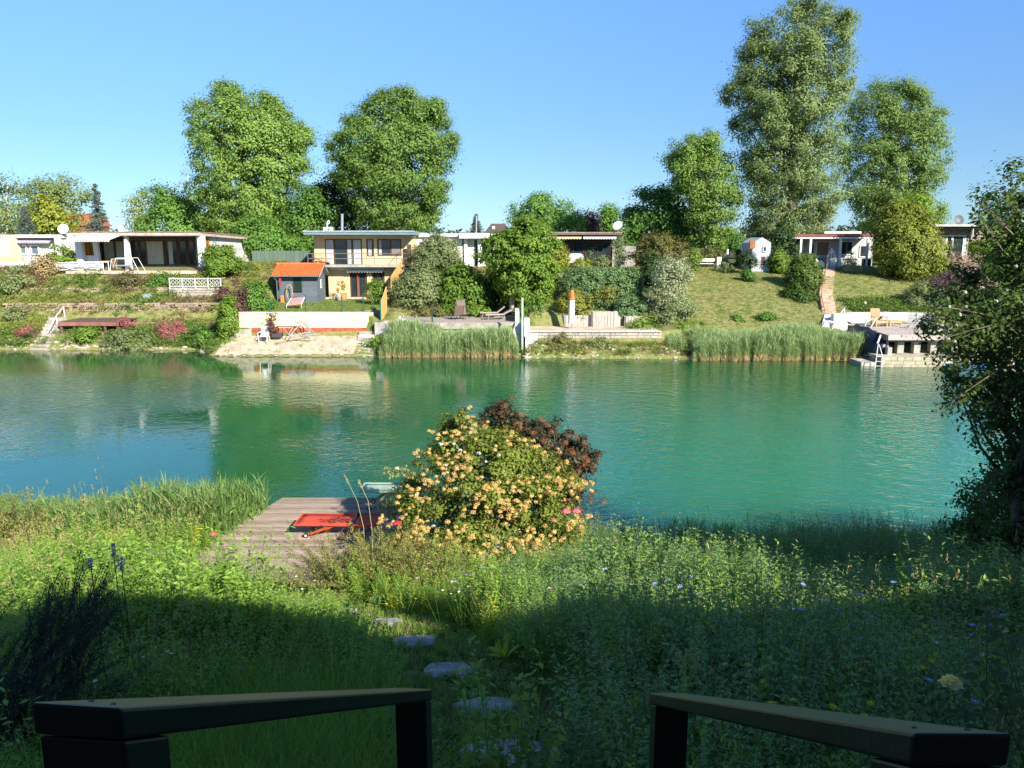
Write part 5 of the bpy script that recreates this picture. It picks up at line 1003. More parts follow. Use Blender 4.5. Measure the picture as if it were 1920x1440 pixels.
for a in (-.85, .78): B('leg', white2, bench, x + a, x + a + .07, 65.3, 65.7, 5.0, 5.449)
# flowerpots by house D
for q, r_, c_, lab in ((1060, 499, (.5, .14, .06), 'terracotta bowl at the top of the right stone steps'), (1072, 500, (.16, .05, .05), 'dark red pot beside the terracotta bowl')):
    x = PX(q, 61.5); g0 = fg(x, 61.5); MB().lathe((x, 61.5, g0), [(.14, -.05), (.24, .22), (.26, .25), (.2, .25)], 12).build('flower_pot', mat('pot_%d' % q, c_, .8, .15, 4), None, label=lab, category='flower pot')
bs = MB().blob((PX(285, 59.6, 4), 58.7, fg(PX(285, 59.6, 4), 58.7) + .15), (.42, .3, .26), 3, (9, 6), .2).build('grey_sack', mat('grey_sack', (.22, .24, .27), .8, .2, 4, .4), None, label='grey sack lying on the left terraces', category='sack')
ct = thing('garden_cat_stone', (PX(754, 51.3, 2), 51.4, 1.965), 'small white bird-shaped stone at the left edge of the plank terrace', 'ornament'); x, y, z = ct.location
MB().blob((x, y, z + .12), (.22, .12, .13), 2, (10, 7), .08).blob((x - .16, y, z + .28), (.08, .07, .12), 3, (8, 6), .08).build('body', white2, ct)
# ================================================================ TREES AND SHRUBS across the lake
POP = leafmat('poplar_leaf', (.06, .13, .022), (.28, .42, .095)); POP2 = leafmat('grey_poplar_leaf', (.075, .125, .04), (.30, .39, .145)); GRN = leafmat('green_leaf', (0.042, 0.105, 0.020), (0.168, 0.322, 0.056))
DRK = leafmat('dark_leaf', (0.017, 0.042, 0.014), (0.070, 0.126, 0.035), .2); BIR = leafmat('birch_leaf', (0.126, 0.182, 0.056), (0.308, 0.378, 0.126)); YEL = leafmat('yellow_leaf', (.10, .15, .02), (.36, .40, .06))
OLV = leafmat('olive_leaf', (0.098, 0.140, 0.049), (0.280, 0.336, 0.140)); LIM = leafmat('lime_leaf', (.06, .13, .018), (.24, .37, .05)); PUR = leafmat('purple_leaf', (0.042, 0.020, 0.021), (0.182, 0.084, 0.077), .2)
JUN = leafmat('juniper_leaf', (.05, .115, .035), (.21, .32, .125), .15); SIL = leafmat('silver_leaf', (.10, .16, .06), (.46, .50, .30), .25) if True else leafmat('silver_leaf', (0.196, 0.252, 0.140), (0.700, 0.728, 0.504), .25); DRY = leafmat('dry_leaf', (0.224, 0.154, 0.070), (0.476, 0.378, 0.182)); SPR = leafmat('spruce_needle', (0.042, 0.063, 0.049), (0.154, 0.196, 0.154), .1)
ROS = leafmat('valerian_flower', (.26, .07, .07), (.44, .18, .16), .3); WHT = leafmat('white_flower', (.55, .52, .42), (.85, .84, .76), .3); PNK = leafmat('pink_flower', (.36, .26, .20), (.62, .48, .40), .3)
TH = leafmat('thuja_leaf', (.03, .065, .012), (.26, .30, .045), .25)
def gbase(px, Y): x = PX(px, Y, 4); return (x, Y, fg(x, Y))
tree('poplar_tree', 'broad round-topped green tree behind the gap left of the cream house', 'tree', [(165, 425, 475), (185, 372, 520), (215, 352, 552), (260, 355, 590), (310, 362, 583), (350, 372, 560), (400, 378, 540), (440, 400, 530), (466, 430, 510)], 82, POP, 1050, 105, .225, .92, gbase(465, 82), .85, trunk_r=.45, nb=40, shell=.6, seed=11, fill=.68, bough=.62)
tree('poplar_tree', 'broad green tree directly above the flue of the cream house', 'tree', [(172, 715, 790), (185, 690, 822), (215, 660, 838), (260, 612, 852), (300, 612, 852), (340, 625, 845), (380, 650, 838), (415, 665, 820), (436, 700, 800)], 84, POP, 1020, 105, .225, .92, gbase(745, 84), .85, trunk_r=.45, nb=40, shell=.6, seed=12, fill=.68, bough=.62)
T3 = [(-8, 1480, 1530), (30, 1460, 1590), (50, 1405, 1600), (90, 1395, 1605), (150, 1368, 1600), (200, 1365, 1590), (250, 1375, 1585), (300, 1395, 1590), (350, 1400, 1580), (400, 1405, 1560), (450, 1412, 1540), (478, 1425, 1500)]
tree('tall_poplar_tree', 'tallest tree in view, grey-green crown reaching the top of the picture', 'tree', T3, 69, POP2, 1400, 95, .185, .8, gbase(1475, 69), .8, trunk_r=.5, nb=60, shell=.45, seed=13, fill=.5, bough=.62)
tree('poplar_tree', 'wide feathery green tree behind and right of the tallest tree', 'tree', [(155, 1650, 1705), (175, 1600, 1730), (215, 1590, 1765), (270, 1580, 1775), (320, 1580, 1772), (370, 1590, 1740), (395, 1600, 1765), (430, 1620, 1740)], 86, leafmat('aspen_leaf', (.08, .15, .04), (.30, .42, .12)), 820, 100, .21, .92, gbase(1630, 86), .8, trunk_r=.4, nb=40, shell=.5, seed=14, bough=.72)
tree('poplar_tree', 'medium green tree with dark trunk left of the tallest tree', 'tree', [(254, 1300, 1350), (280, 1258, 1370), (320, 1250, 1385), (360, 1265, 1390), (400, 1290, 1385), (440, 1310, 1375), (468, 1320, 1360)], 69.5, POP, 460, 95, .18, .75, gbase(1322, 69.5), .85, trunk_r=.5, nb=26, shell=.4, seed=15)
tree('maple_tree', 'dense dark green bushy tree behind the right end of the brown house', 'tree', [(350, 1215, 1260), (365, 1185, 1285), (400, 1170, 1300), (440, 1170, 1302), (475, 1185, 1300)], 74, GRN, 240, 80, .26, 1.0, gbase(1240, 74), .9, trunk_r=.25, nb=10)
for (pr, Y_, m_, K_, lab) in (
    ([(365, 985, 1010), (380, 965, 1060), (405, 953, 1092), (440, 955, 1100)], 92, GRN, 210, 'green twin-topped tree behind the white and brown houses'),
    ([(390, 1135, 1155), (405, 1120, 1165), (440, 1112, 1170)], 96, GRN, 70, 'small round green tree above the right end of the brown roof'),
    ([(398, 1090, 1105), (412, 1082, 1118), (440, 1085, 1120)], 93, PUR, 50, 'small brown-leaved tree peeping over the brown roof'),
    ([(325, 8, 25), (350, -20, 45), (400, -40, 60), (442, -40, 62)], 88, BIR, 170, 'pale birch at the far left edge'),
    ([(328, 100, 140), (350, 60, 160), (375, 50, 168), (395, 52, 165), (405, 60, 150), (430, 70, 155)], 84, BIR, 230, 'airy weeping birch above the white bungalow'),
    ([(372, 66, 90), (400, 58, 112), (440, 56, 130)], 80, YEL, 110, 'yellow-green shrub tree behind the white satellite dish at left'),
    ([(360, 255, 275), (375, 238, 300), (400, 238, 305), (442, 250, 300)], 90, BIR, 90, 'thin pale birch above the brown glazed bungalow'),
    ([(356, 290, 320), (375, 278, 350), (410, 272, 400), (440, 270, 430)], 85, GRN, 190, 'bright green tree between birch and round-topped tree'),
    ([(350, 570, 585), (375, 545, 602), (410, 535, 615), (470, 525, 600)], 80, GRN, 190, 'green tree filling the gap left of the cream house'),
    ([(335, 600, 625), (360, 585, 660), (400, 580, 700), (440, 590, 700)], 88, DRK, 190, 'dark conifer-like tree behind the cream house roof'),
    ([(405, 470, 490), (430, 440, 530), (470, 430, 590)], 76, GRN, 170, 'low green thicket behind the board fence'),
    ([(318, 345, 360), (345, 338, 362), (400, 340, 370)], 95, BIR, 45, 'wispy pale tree at the left flank of the round-topped tree'),
    ([(425, 1355, 1378), (445, 1345, 1395), (470, 1340, 1398)], 120, GRN, 60, 'distant round tree in the gap left of the white hut'),
    ([(372, 1700, 1735), (392, 1690, 1768), (415, 1690, 1760), (425, 1700, 1750)], 80, LIM, 70, 'light green lower tree above the stone house roof')):
    cx = (pr[-1][1] + pr[-1][2]) / 2
    tree('leafy_tree' if m_ is not BIR else 'birch_tree', lab, 'tree', pr, Y_, m_, K_, 60 if m_ is not BIR else 34, .27 if m_ is not BIR else .24, 1.0, (PX(cx, Y_, 5), Y_, 5.15), .9, trunk_r=.16, nb=8, droop=.5 if m_ is BIR else 0, bark=mat('birch_bark', (.5, .48, .44), .8, .4, 5) if m_ is BIR else None)
def conifer(px, rtop, rbot, Y, wpx, m, label, seed=0, tiers=16):
    z1, z0 = PZ(rtop, Y), PZ(rbot, Y); x = PX(px, Y, 8); t0 = thing('conifer_tree', (x, Y, min(z0, 5.2)), label, 'tree'); R0 = wpx / 2 * Y / F; mb = MB().tube((x, Y, min(5.1, z0)), (x, Y, z1), .14, .02, 7); mb.build('trunk', BARK(), t0); cs = []; ax = []
    rr = random.Random(seed)
    for i in range(tiers):
        f = (i + .5) / tiers; z = z0 + (z1 - z0) * f; r_ = R0 * (1 - f) ** .8 + .12
        for k in range(max(4, int(9 * (1 - f) + 4))):
            a = rr.uniform(0, 6.283); q = r_ * rr.uniform(.7, 1.1)
            for j in range(16):
                g_ = (j + .5) / 16; cs.append((x + math.cos(a) * q * g_, Y + math.sin(a) * q * g_, z - .35 * q * g_ + .15 * q * g_ * g_)); ax.append((math.cos(a), math.sin(a), -.25))
    C = np.repeat(np.array(cs), 4, 0); A = np.repeat(np.array(ax), 4, 0); C = C + rng.normal(size=C.shape) * .07
    quad_mesh('foliage', leafquads(C, rdir(len(C)) + [0, 0, .6], A + rdir(len(C)) * .6, .2 + .1 * rng.random(len(C)), .05), rng.random(len(C)), m, t0)
conifer(186, 344, 446, 78, 50, SPR, 'thin ragged spruce above the brown glazed bungalow', 1); conifer(50, 390, 446, 76, 40, SPR, 'small grey spruce behind the white bungalow', 2); conifer(893, 402, 440, 96, 26, SPR, 'small bluish conifer behind the white house roof', 3, 10)
def shrub(name, px0, px1, r0, r1, Y, m, K, label, per=40, L=.16, rc=.45, depth=.8, cat='shrub', prof=None, trunk=.06, shell=.55, base=None, **kw):
    c = (px0 + px1) / 2; w = px1 - px0
    pr = prof or [(r0, c - w * .12, c + w * .12), (r0 + (r1 - r0) * .15, c - w * .32, c + w * .3), (r0 + (r1 - r0) * .4, px0, px1 - w * .03), (r0 + (r1 - r0) * .75, px0 + w * .02, px1), (r1, px0 + w * .1, px1 - w * .1)]
    x = PX(c, Y, 4); return tree(name, label, cat, pr, Y, m, K, per, L, rc, base or (x, Y, min(fg(x, Y), PZ(r1, Y))), depth, trunk_r=trunk, nb=8, shell=shell, parts=('foliage', 'stems'), **kw)
# D-house tree and shrubs, left to right
shrub('round_shrub', 378, 452, 458, 510, 60.8, LIM, 150, 'rounded light green shrub against the white side wall of the bungalow', 60, .17, .42)
shrub('shrub', 84, 150, 458, 500, 63, LIM, 80, 'green and reddish shrub left of the bungalow pier'); shrub('shrub', 60, 112, 476, 522, 61.5, DRY, 80, 'dry brown shrub below the white bungalow windows', 26)
shrub('shrub', 0, 66, 490, 570, 59.5, OLV, 130, 'straggly olive shrub at the far left edge of the slope', 32, kw=None) if False else shrub('shrub', -12, 66, 495, 572, 59.5, OLV, 130, 'straggly olive shrub at the far left edge of the slope', 32)
shrub('shrub', 218, 252, 512, 548, 59.8, leafmat('brown_green', (.07, .07, .025), (.17, .16, .07)), 60, 'brownish bush in the middle of the left slope'); shrub('shrub', 278, 318, 510, 545, 60.3, GRN, 60, 'low green bush left of the white planter railing', 32)
shrub('columnar_shrub', 412, 440, 555, 655, 51.0, LIM, 130, 'narrow bright green ivy column at the left end of the cream wall', 60, .14, .34, trunk=.05, prof=[(555, 416, 436), (600, 412, 440), (630, 414, 437), (655, 414, 432)])
shrub('purple_shrub', 432, 458, 540, 600, 52.8, PUR, 60, 'dark purple barberry beside the ivy column'); shrub('purple_shrub', 412, 428, 535, 562, 57.5, PUR, 24, 'small purple-brown bush higher up the slope')
shrub('laurel_shrub', 450, 508, 530, 585, 54.5, GRN, 130, 'dense dark green rounded shrub left of the shed', 60, .17, .42)
shrub('valerian', 292, 352, 600, 645, 53.2, ROS, 110, 'large patch of rosy red valerian on the left bank', 40, .09, .3, cat='flowering plant', trunk=.03, shell=.2)
shrub('valerian', 215, 250, 596, 615, 54.2, ROS, 30, 'small red valerian patch at the right end of the timber platform', 30, .09, .25, cat='flowering plant', trunk=.03)
shrub('valerian', 30, 78, 608, 634, 53.2, ROS, 40, 'pale red valerian patch left of the concrete steps', 22, .08, .3, cat='flowering plant', trunk=.03)
shrub('shrub', 140, 188, 612, 645, 53.0, LIM, 70, 'lime green vine hanging before the timber platform', 40, .15, .3); shrub('shrub', 350, 405, 615, 655, 52.6, GRN, 90, 'green bush at the right foot of the red valerian', 40, .14, .35); shrub('shrub', 188, 290, 622, 655, 52.6, OLV, 120, 'low olive undergrowth at the waterline below the platform', 36, .14, .35)
shrub('shrub', 682, 730, 528, 562, 58.5, LIM, 80, 'small green bush before the garden doors of the cream house', 44, .13, .35); shrub('shrub', 735, 760, 525, 575, 57, OLV, 60, 'scruffy bush growing through the orange screen', 36)
shrub('red_leaf_shrub', 498, 518, 592, 628, 51.2, leafmat('redbrown_leaf', (.06, .03, .02), (.2, .1, .07)), 36, 'thin reddish shrub behind the white beach chair', 24, .11, .22)
shrub('olive_shrub', 776, 868, 442, 506, 62.5, OLV, 260, 'large silvery olive bush before the white house wing', 60, .15, .5); shrub('shrub', 748, 835, 500, 580, 57.5, OLV, 260, 'grey-green shrub behind the left part of the plank terrace', 60, .17, .5)
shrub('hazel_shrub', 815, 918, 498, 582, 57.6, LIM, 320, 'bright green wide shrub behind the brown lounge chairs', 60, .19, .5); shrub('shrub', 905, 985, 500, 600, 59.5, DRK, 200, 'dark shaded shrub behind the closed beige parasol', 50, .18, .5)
shrub('shrub', 765, 850, 578, 596, 55.8, leafmat('weed_mix', (.07, .11, .03), (.26, .22, .08)), 70, 'low weeds along the back of the plank terrace', 40, .13, .25); shrub('shrub', 873, 912, 570, 592, 55.5, LIM, 40, 'low green groundcover right of the taupe lounge chair', 36, .12, .25)
tree('walnut_tree', 'spreading green tree over the right end of the plank terrace', 'tree', [(415, 975, 1010), (432, 950, 1030), (450, 905, 1038), (480, 893, 1046), (520, 925, 1050), (560, 958, 1034), (590, 972, 1030), (612, 985, 1018)], 56, LIM, 620, 60, .19, .5, (PX(985, 56), 56, fg(PX(985, 56), 56)), .75, trunk_r=.14, nb=24)
shrub('golden_shrub', 1036, 1066, 458, 505, 60.5, YEL, 80, 'upright golden yellow shrub left of the round grey panel', 50, .12, .3); shrub('golden_shrub', 1072, 1112, 485, 503, 60.5, YEL, 60, 'low clipped golden bush right of the round grey panel', 50, .12, .25); shrub('shrub', 1115, 1143, 480, 503, 61, OLV, 45, 'small clipped olive bush before the brown house windows', 44, .12, .25); shrub('shrub', 1100, 1120, 468, 500, 62.5, GRN, 30, 'thin green shrub before the brown house', 30, .12, .25)
shrub('shrub', 1148, 1175, 445, 505, 62.3, OLV, 80, 'loose grey-green shrub at the right corner of the brown house', 22, .13, .35)
tree('juniper_hedge', 'big rounded blue-green clipped juniper mass on the right slope', 'hedge', [(502, 1075, 1185), (512, 1058, 1200), (530, 1050, 1206), (560, 1052, 1206), (580, 1075, 1190), (590, 1075, 1175)], 55.4, JUN, 1400, 60, .11, .28, gbase(1130, 55.4), .36, trunk_r=.08, nb=6, shell=.92, bough=1.5, fill=.97, parts=('foliage', 'stems'))
shrub('juniper', 1150, 1207, 556, 592, 54.1, JUN, 170, 'small dark blue juniper mound over the palisade wall', 60, .11, .3, depth=.6, shell=.7); shrub('golden_juniper', 1046, 1106, 545, 592, 54.1, leafmat('golden_juniper', (.07, .11, .02), (.33, .32, .05), .2), 150, 'yellow-green spreading juniper behind the closed white parasol', 60, .12, .32, depth=.6); shrub('golden_juniper', 1112, 1160, 538, 560, 54.3, leafmat('golden_juniper', (.07, .11, .02), (.33, .32, .05), .2), 50, 'yellow-tinged juniper tips in the blue-green mass', 50, .11, .25, depth=.5)
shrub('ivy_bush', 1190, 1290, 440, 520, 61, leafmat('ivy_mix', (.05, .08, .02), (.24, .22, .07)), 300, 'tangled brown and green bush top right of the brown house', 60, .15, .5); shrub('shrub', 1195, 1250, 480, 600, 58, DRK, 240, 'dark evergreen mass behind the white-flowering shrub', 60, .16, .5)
tree('silver_shrub', 'tall white-flowering silvery shrub column right of the palisades', 'shrub', [(488, 1240, 1275), (510, 1228, 1292), (550, 1222, 1285), (590, 1225, 1300), (625, 1222, 1300), (660, 1235, 1300)], 53.5, SIL, 420, 50, .13, .45, gbase(1260, 53.5), .6, trunk_r=.08, nb=10, parts=('foliage', 'stems'))
shrub('shrub', 1215, 1310, 560, 660, 53, OLV, 260, 'green leaves mixed through the base of the silvery shrub', 50, .15, .45); shrub('shrub', 1282, 1312, 465, 505, 62, LIM, 60, 'light green bush between the ivy bush and the clipped hedge', 44, .14, .35)
tree('clipped_hedge', 'low clipped hedge behind the white garden bench', 'hedge', [(468, 1312, 1360), (472, 1310, 1362), (500, 1310, 1362)], 67, leafmat('hedge_leaf', (.08, .09, .03), (.24, .24, .09)), 150, 50, .12, .3, gbase(1335, 67), .3, trunk_r=.05, nb=4, parts=('foliage', 'stems')); tree('clipped_hedge', 'dark clipped hedge block right of the iron gate', 'hedge', [(470, 1380, 1405), (474, 1378, 1410), (500, 1378, 1410)], 67, DRK, 80, 50, .12, .3, gbase(1393, 67), .4, trunk_r=.05, nb=4, parts=('foliage', 'stems'))
shrub('rose_bush', 1345, 1375, 488, 510, 63, OLV, 30, 'sparse rose bush near the top of the grassy slope', 22, .12, .25); shrub('ivy_trunk_shrub', 1432, 1500, 425, 500, 64.3, DRK, 170, 'dark ivy and low boughs around the foot of the tallest tree', 50, .16, .42); shrub('pot_plants', 1384, 1424, 474, 503, 62.0, DRK, 60, 'dark potted plants before the little white hut', 40, .12, .28); shrub('laurel_shrub', 1445, 1480, 475, 506, 62.5, LIM, 90, 'rounded light green shrub at the foot of the tallest tree', 55, .16, .32)
shrub('climber_shrub', 1478, 1540, 478, 540, 58.5, leafmat('climber', (.05, .10, .02), (.2, .28, .06)), 230, 'tall mixed green shrub left of the slope steps', 55, .16, .42); shrub('yew_shrub', 1462, 1536, 530, 600, 56.5, leafmat('yew', (.02, .05, .01), (.09, .16, .03)), 280, 'dense rounded dark yew below the mixed shrub', 60, .15, .4)
for q0, q1, r0, r1, lab in ((1364, 1400, 594, 616, 'left of two small dark round bushes above the reeds'), (1415, 1452, 588, 612, 'right of two small dark round bushes above the reeds'), (1390, 1412, 505, 525, 'spiky grass clump high on the slope')): shrub('shrub', q0, q1, r0, r1, 52.6 if r0 > 540 else 60, GRN, 45, lab, 50, .13, .3)
shrub('white_rose', 1583, 1608, 474, 515, 61.8, leafmat('lily', (.10, .16, .04), (.5, .52, .3)), 60, 'upright white-flowered rose standard before the porch', 30, .13, .28)
tree('thuja_tree', 'big yellow-green bushy evergreen between porch house and stone house', 'tree', [(382, 1665, 1700), (400, 1645, 1735), (430, 1634, 1752), (470, 1635, 1778), (500, 1650, 1785), (530, 1680, 1770), (548, 1700, 1745)], 60, TH, 900, 60, .17, .55, gbase(1705, 60), .7, trunk_r=.2, nb=10)
shrub('tamarisk', 1762, 1835, 478, 522, 60, PNK, 120, 'pale pink flowering bush before the stone house', 40, .10, .4, cat='flowering shrub'); shrub('smoke_bush', 1738, 1860, 508, 560, 55, leafmat('smoke', (.08, .04, .05), (.26, .16, .16)), 330, 'purple-brown smoke bush above the dock', 50, .12, .45); shrub('shrub', 1700, 1770, 530, 600, 54.5, OLV, 200, 'olive shrub right of the grassy slope by the white wall', 50, .14, .42); shrub('shrub', 1770, 1900, 545, 640, 54, GRN, 300, 'dark green shrubs behind the dock', 50, .16, .5); shrub('shrub', 1820, 1960, 430, 520, 62, LIM, 220, 'sunlit light green shrubs right of the stone house', 50, .18, .5)
# --- ground plants across the lake: tufts, weeds, reeds
def far_protos():
    out = []
    for k in range(3):
        q = Q(); rr = random.Random(k)
        for i in range(14): a = rr.uniform(0, 6.28); q.blade((rr.uniform(-.12, .12), rr.uniform(-.12, .12), 0), (math.cos(a) * .5, math.sin(a) * .5, 1), rr.uniform(.14, .34), .022, .5, k, rr.random(), 2)
        out.append(q.get())
    for k in range(3):
        q = Q(); n = 46; C = np.stack([rng.normal(size=n) * .16, rng.normal(size=n) * .16, rng.random(n) * .32], 1); q.quads(leafquads(C, rdir(n) + [0, 0, .8], rdir(n), .10 + .06 * rng.random(n), .06), rng.random(n), 3 + k); out.append(q.get())
    return out
fmats = [leafmat('tuft_green', (.10, .16, .03), (.28, .37, .07)), leafmat('tuft_dry', (.30, .23, .12), (.58, .46, .26)), leafmat('tuft_olive', (.12, .15, .04), (.30, .34, .10)), leafmat('weed_green', (.05, .10, .02), (.17, .26, .05)), leafmat('weed_lime', (.12, .17, .03), (.34, .36, .08)), leafmat('weed_brown', (.14, .10, .05), (.30, .22, .12))]
fp = far_protos()
def vnoise(x, y, s, seed=0):
    return .5 + .25 * (np.sin(x * s + seed * 1.7 + 2.1 * np.sin(y * s * .7 + seed)) + np.sin(y * s * 1.3 - seed + 1.6 * np.sin(x * s * .8 + 2 * seed)))
N = 60000; X = rng.uniform(-47, 42, N); Yv = rng.uniform(47.5, 69, N)
Z = far_ground(X, Yv); keep = (Z > .18) & (Z < 5.25)
built = lambda x, y: ((x > -35.8) & (x < -25) & (y > 61.2)) | ((x < -35.5) & (y > 63.2)) | ((x > -18.4) & (x < -15.0) & (y > 59.8) & (y < 62.8)) | ((x > -15.1) & (x < -8.7) & (y > 62.5)) | ((x > -8.6) & (x < .5) & (y > 50.8) & (y < 56)) | ((x > 1) & (x < 10.7) & (y > 49.4) & (y < 53.9)) | ((x > -10.7) & (x < -8.9) & (y < 54.3)) | ((x > 22.7) & (y < 53.3)) | ((x > 22.3) & (x < 23.7)) | ((y > 65.0) & (x < 30) & (x > -9)) | ((x > 30) & (y > 64.5)) | ((x > 19) & (x < 23) & (y > 62))
keep &= ~built(X, Yv) & ~((X > -19.5) & (X < -9.8) & (Yv < 52.4) & (rng.random(N) > .12)) & ~((X > 1.9) & (X < 3.6) & (Yv > 53) & (Yv < 61.4))
keep &= ~((X > -33.5) & (X < -27) & (Yv > 52.2) & (Yv < 57)) | (rng.random(N) < .15)
X, Yv, Z = X[keep], Yv[keep], Z[keep]; n = len(X)
ga = vnoise(X, Yv, .55, 1); gb = vnoise(X, Yv, .9, 5); r_ = rng.random(n)
idx = np.zeros(n, int)
lawn = (X > -19) & (X < -9.5) & (Yv > 52.2) & (Yv < 63)
dryz = (ga > np.where(X > 5, .66, .54))
idx = np.where(dryz, np.where(r_ < .5, 1, np.where(r_ < .85, 2, 0)), np.where(r_ < .45, 0, np.where(r_ < .75, 2, 1)))
leftz = (X < -19.5); idx = np.where(leftz & (r_ > .38), np.where(gb > .62, 3, np.where(gb > .42, 4, 5)), idx); idx = np.where(leftz & (Yv > 56) & (r_ < .68), 1 + (r_ > .45), idx); idx = np.where(leftz & (Yv < 54.5) & (r_ > .3), 3, idx)
low = (Yv < 50.3) & (X > .5); idx = np.where(low & (r_ > .5), 3 + (rng.integers(0, 3, n)), idx)
idx = np.where(lawn, np.where(r_ < .8, 0, 2), idx)
patch_ = (X > 23.5) & (X < 29) & (Yv < 55.5); idx = np.where(patch_, 3, idx)
scl = np.where(lawn, .55, .8) * (.6 + .9 * rng.random(n)) * np.where(leftz & (idx > 2), 1.25, 1) * np.where((idx < 3) & ~lawn & (X > 5), .62, 1)
scl = np.where((idx == 5), scl * .8, scl)
rot = np.stack([rng.normal(size=n) * .12, rng.normal(size=n) * .12, rng.random(n) * 6.28], 1)
scatter('bank_undergrowth', fp, fmats, np.stack([X, Yv, Z - .02], 1), rot, scl, idx, 'mixed dry grass and weeds covering the far slope', 'undergrowth')
def reed_proto(seed, h=2.1, stalks=5, m0=0, m1=1, dry=.3):
    q = Q(); rr = random.Random(seed)
    for s in range(stalks):
        x, y = rr.uniform(-.16, .16), rr.uniform(-.16, .16); H = h * rr.uniform(.75, 1.1); lx, ly = rr.uniform(-.08, .08), rr.uniform(-.08, .08)
        p0 = Vector((x, y, -.1)); p1 = Vector((x + lx * H * .3, y + ly * H * .3, H * dry)); p2 = Vector((x + lx * H, y + ly * H, H * .92)); w = .014
        for (a, b_, m_) in ((p0, p1, m1), (p1, p2, m0)):
            for dv in (Vector((w / 2, 0, 0)), Vector((0, w / 2, 0))): q.quads(np.array([a - dv, a + dv, b_ + dv * .6, b_ - dv * .6]), np.array([rr.random()]), m_)
        for k in range(9):
            f = .18 + .78 * k / 9; bp_ = p0.lerp(p2, f); a = rr.uniform(0, 6.28); m_ = m0 if f > dry + .05 or rr.random() < .15 else m1
            q.blade(bp_, (math.cos(a) * .55, math.sin(a) * .55, 1), H * rr.uniform(.2, .36), .042, rr.uniform(.3, .9), m_, rr.random(), 3)
        q.blade(p2 - Vector((0, 0, .1)), (lx, ly, 1), H * .16, .02, .2, m0, rr.random(), 2)
    return q.get()
reed_m = [leafmat('reed_green', (.14, .23, .09), (.46, .58, .27)), leafmat('reed_straw', (.46, .38, .19), (.80, .66, .38))]
pts = []; sc_ = []
for (xa, xb, ya, yb, n, hs) in ((-8.5, .45, 48.3, 50.7, 1700, 1.0), (11.2, 23.0, 47.0, 50.3, 2400, .93), (23.0, 23.9, 46.8, 50, 160, .75), (9.8, 11.4, 48.6, 50.6, 110, .7), (-9.2, -8.5, 49.2, 50.4, 30, .5)):
    for _ in range(n):
        x, y = random.uniform(xa, xb), random.uniform(ya, yb); z = max(-.3, fg(x, y))
        edge = min(1, (x - xa) / .8 + .3, (xb - x) / .8 + .3); pts.append((x, y, max(-.1, min(z, .3)))); sc_.append(hs * edge * random.uniform(.42, 1.1) * (1.05 - .42 * vnoise(np.array([x]), np.array([y]), .75, 3)[0]))
n = len(pts); rot = np.stack([rng.normal(size=n) * .05, rng.normal(size=n) * .05, rng.random(n) * 6.28], 1)
scatter('reed_bed', [reed_proto(s) for s in range(4)], reed_m, pts, rot, sc_, rng.integers(0, 4, n), 'tall green reeds with straw-coloured feet along the far waterline', 'reeds')
# shoreline rubble
mb = MB(); rr = random.Random(12)
for k in range(900):
    x = rr.uniform(-46, 24); 
    if -8.6 < x < .4 or 12.5 < x < 22.5: 
        if rr.random() < .8: continue
    y0_ = float(np.interp(x, CX, CYs[:, 1])); y = y0_ + rr.uniform(-.25, 1.0 if not (-19.5 < x < -10) else 2.2); s = rr.uniform(.04, .20) * (1.2 if rr.random() < .1 else .8); z = fg(x, y)
    mb.blob((x, y, z), (s, s * .8, s * .5), k, (6, 4), .25)
mb.build('shore_stones', mat('pale_shore_stone', (.40, .34, .26), .95, .25, 1.2, .6, 10), None, label='pale stones and rubble strewn along the far waterline', category='stones', kind='stuff')
for (x0, x1, y0_, y1_, n_, m_, nm, lab) in ((-19.2, -10.2, 49.1, 51.9, 12, mat('beach_sand', (.33, .27, .19), .95, .3, 1.1, 1.0, 7, col2=(.50, .43, .32)), 'beach', 'pale sandy strip of ground below the cream wall'),):
    grid_obj(nm, np.linspace(x0, x1, 60), np.linspace(y0_, y1_, 22), lambda x, y: far_ground(x, y) + .035 + .02 * np.sin(x * 7 + y * 3), m_, lab)
# distant woods on the horizon
C = np.stack([rng.uniform(-330, 330, 2600), rng.uniform(300, 340, 2600), 5 + rng.random(2600) ** 1.4 * 9], 1); C[:, 2] = 5 + (C[:, 2] - 5) * (.45 + .55 * vnoise(C[:, 0], C[:, 0], .06, 2)); V, v = clump_leaves(C, 2.2, 16, 1.5); quad_mesh('distant_woods', V, v, leafmat('far_wood_leaf', (.03, .06, .03), (.10, .15, .08)), label='low belt of distant woods on the horizon', cat='woods', kind='stuff')

rr = random.Random(99)
for q, r0, r1, Yq, m_, lab in ((520, 505, 530, 65, OLV, 'scruffy low growth on the grass bank above the shed'), (1000, 560, 600, 54.5, GRN, 'dense green growth at the foot of the terrace tree'), (1210, 590, 640, 52.2, LIM, 'light green weeds spilling over the right end of the sandy terrace'), (1120, 632, 660, 49.4, OLV, 'low scrub on the rubble bank below the sandy terrace'), (1050, 630, 655, 49.4, leafmat('weed_mix', (.07, .11, .03), (.26, .22, .08)), 'brownish weeds on the rubble bank near the stone steps'), (715, 628, 655, 50.2, LIM, 'bright weeds between the pier block and the reeds'), (1300, 600, 640, 51.5, LIM, 'tall light grass mound at the left end of the right reed bed'), (30, 575, 612, 56.5, OLV, 'tangled olive scrub at the far left below the terraces')):
    w_ = 34 if q not in (715, 30) else 22
    shrub('low_scrub', q - w_, q + w_, r0, r1, Yq, m_, 60, lab, 36, .13, .3, trunk=.03)
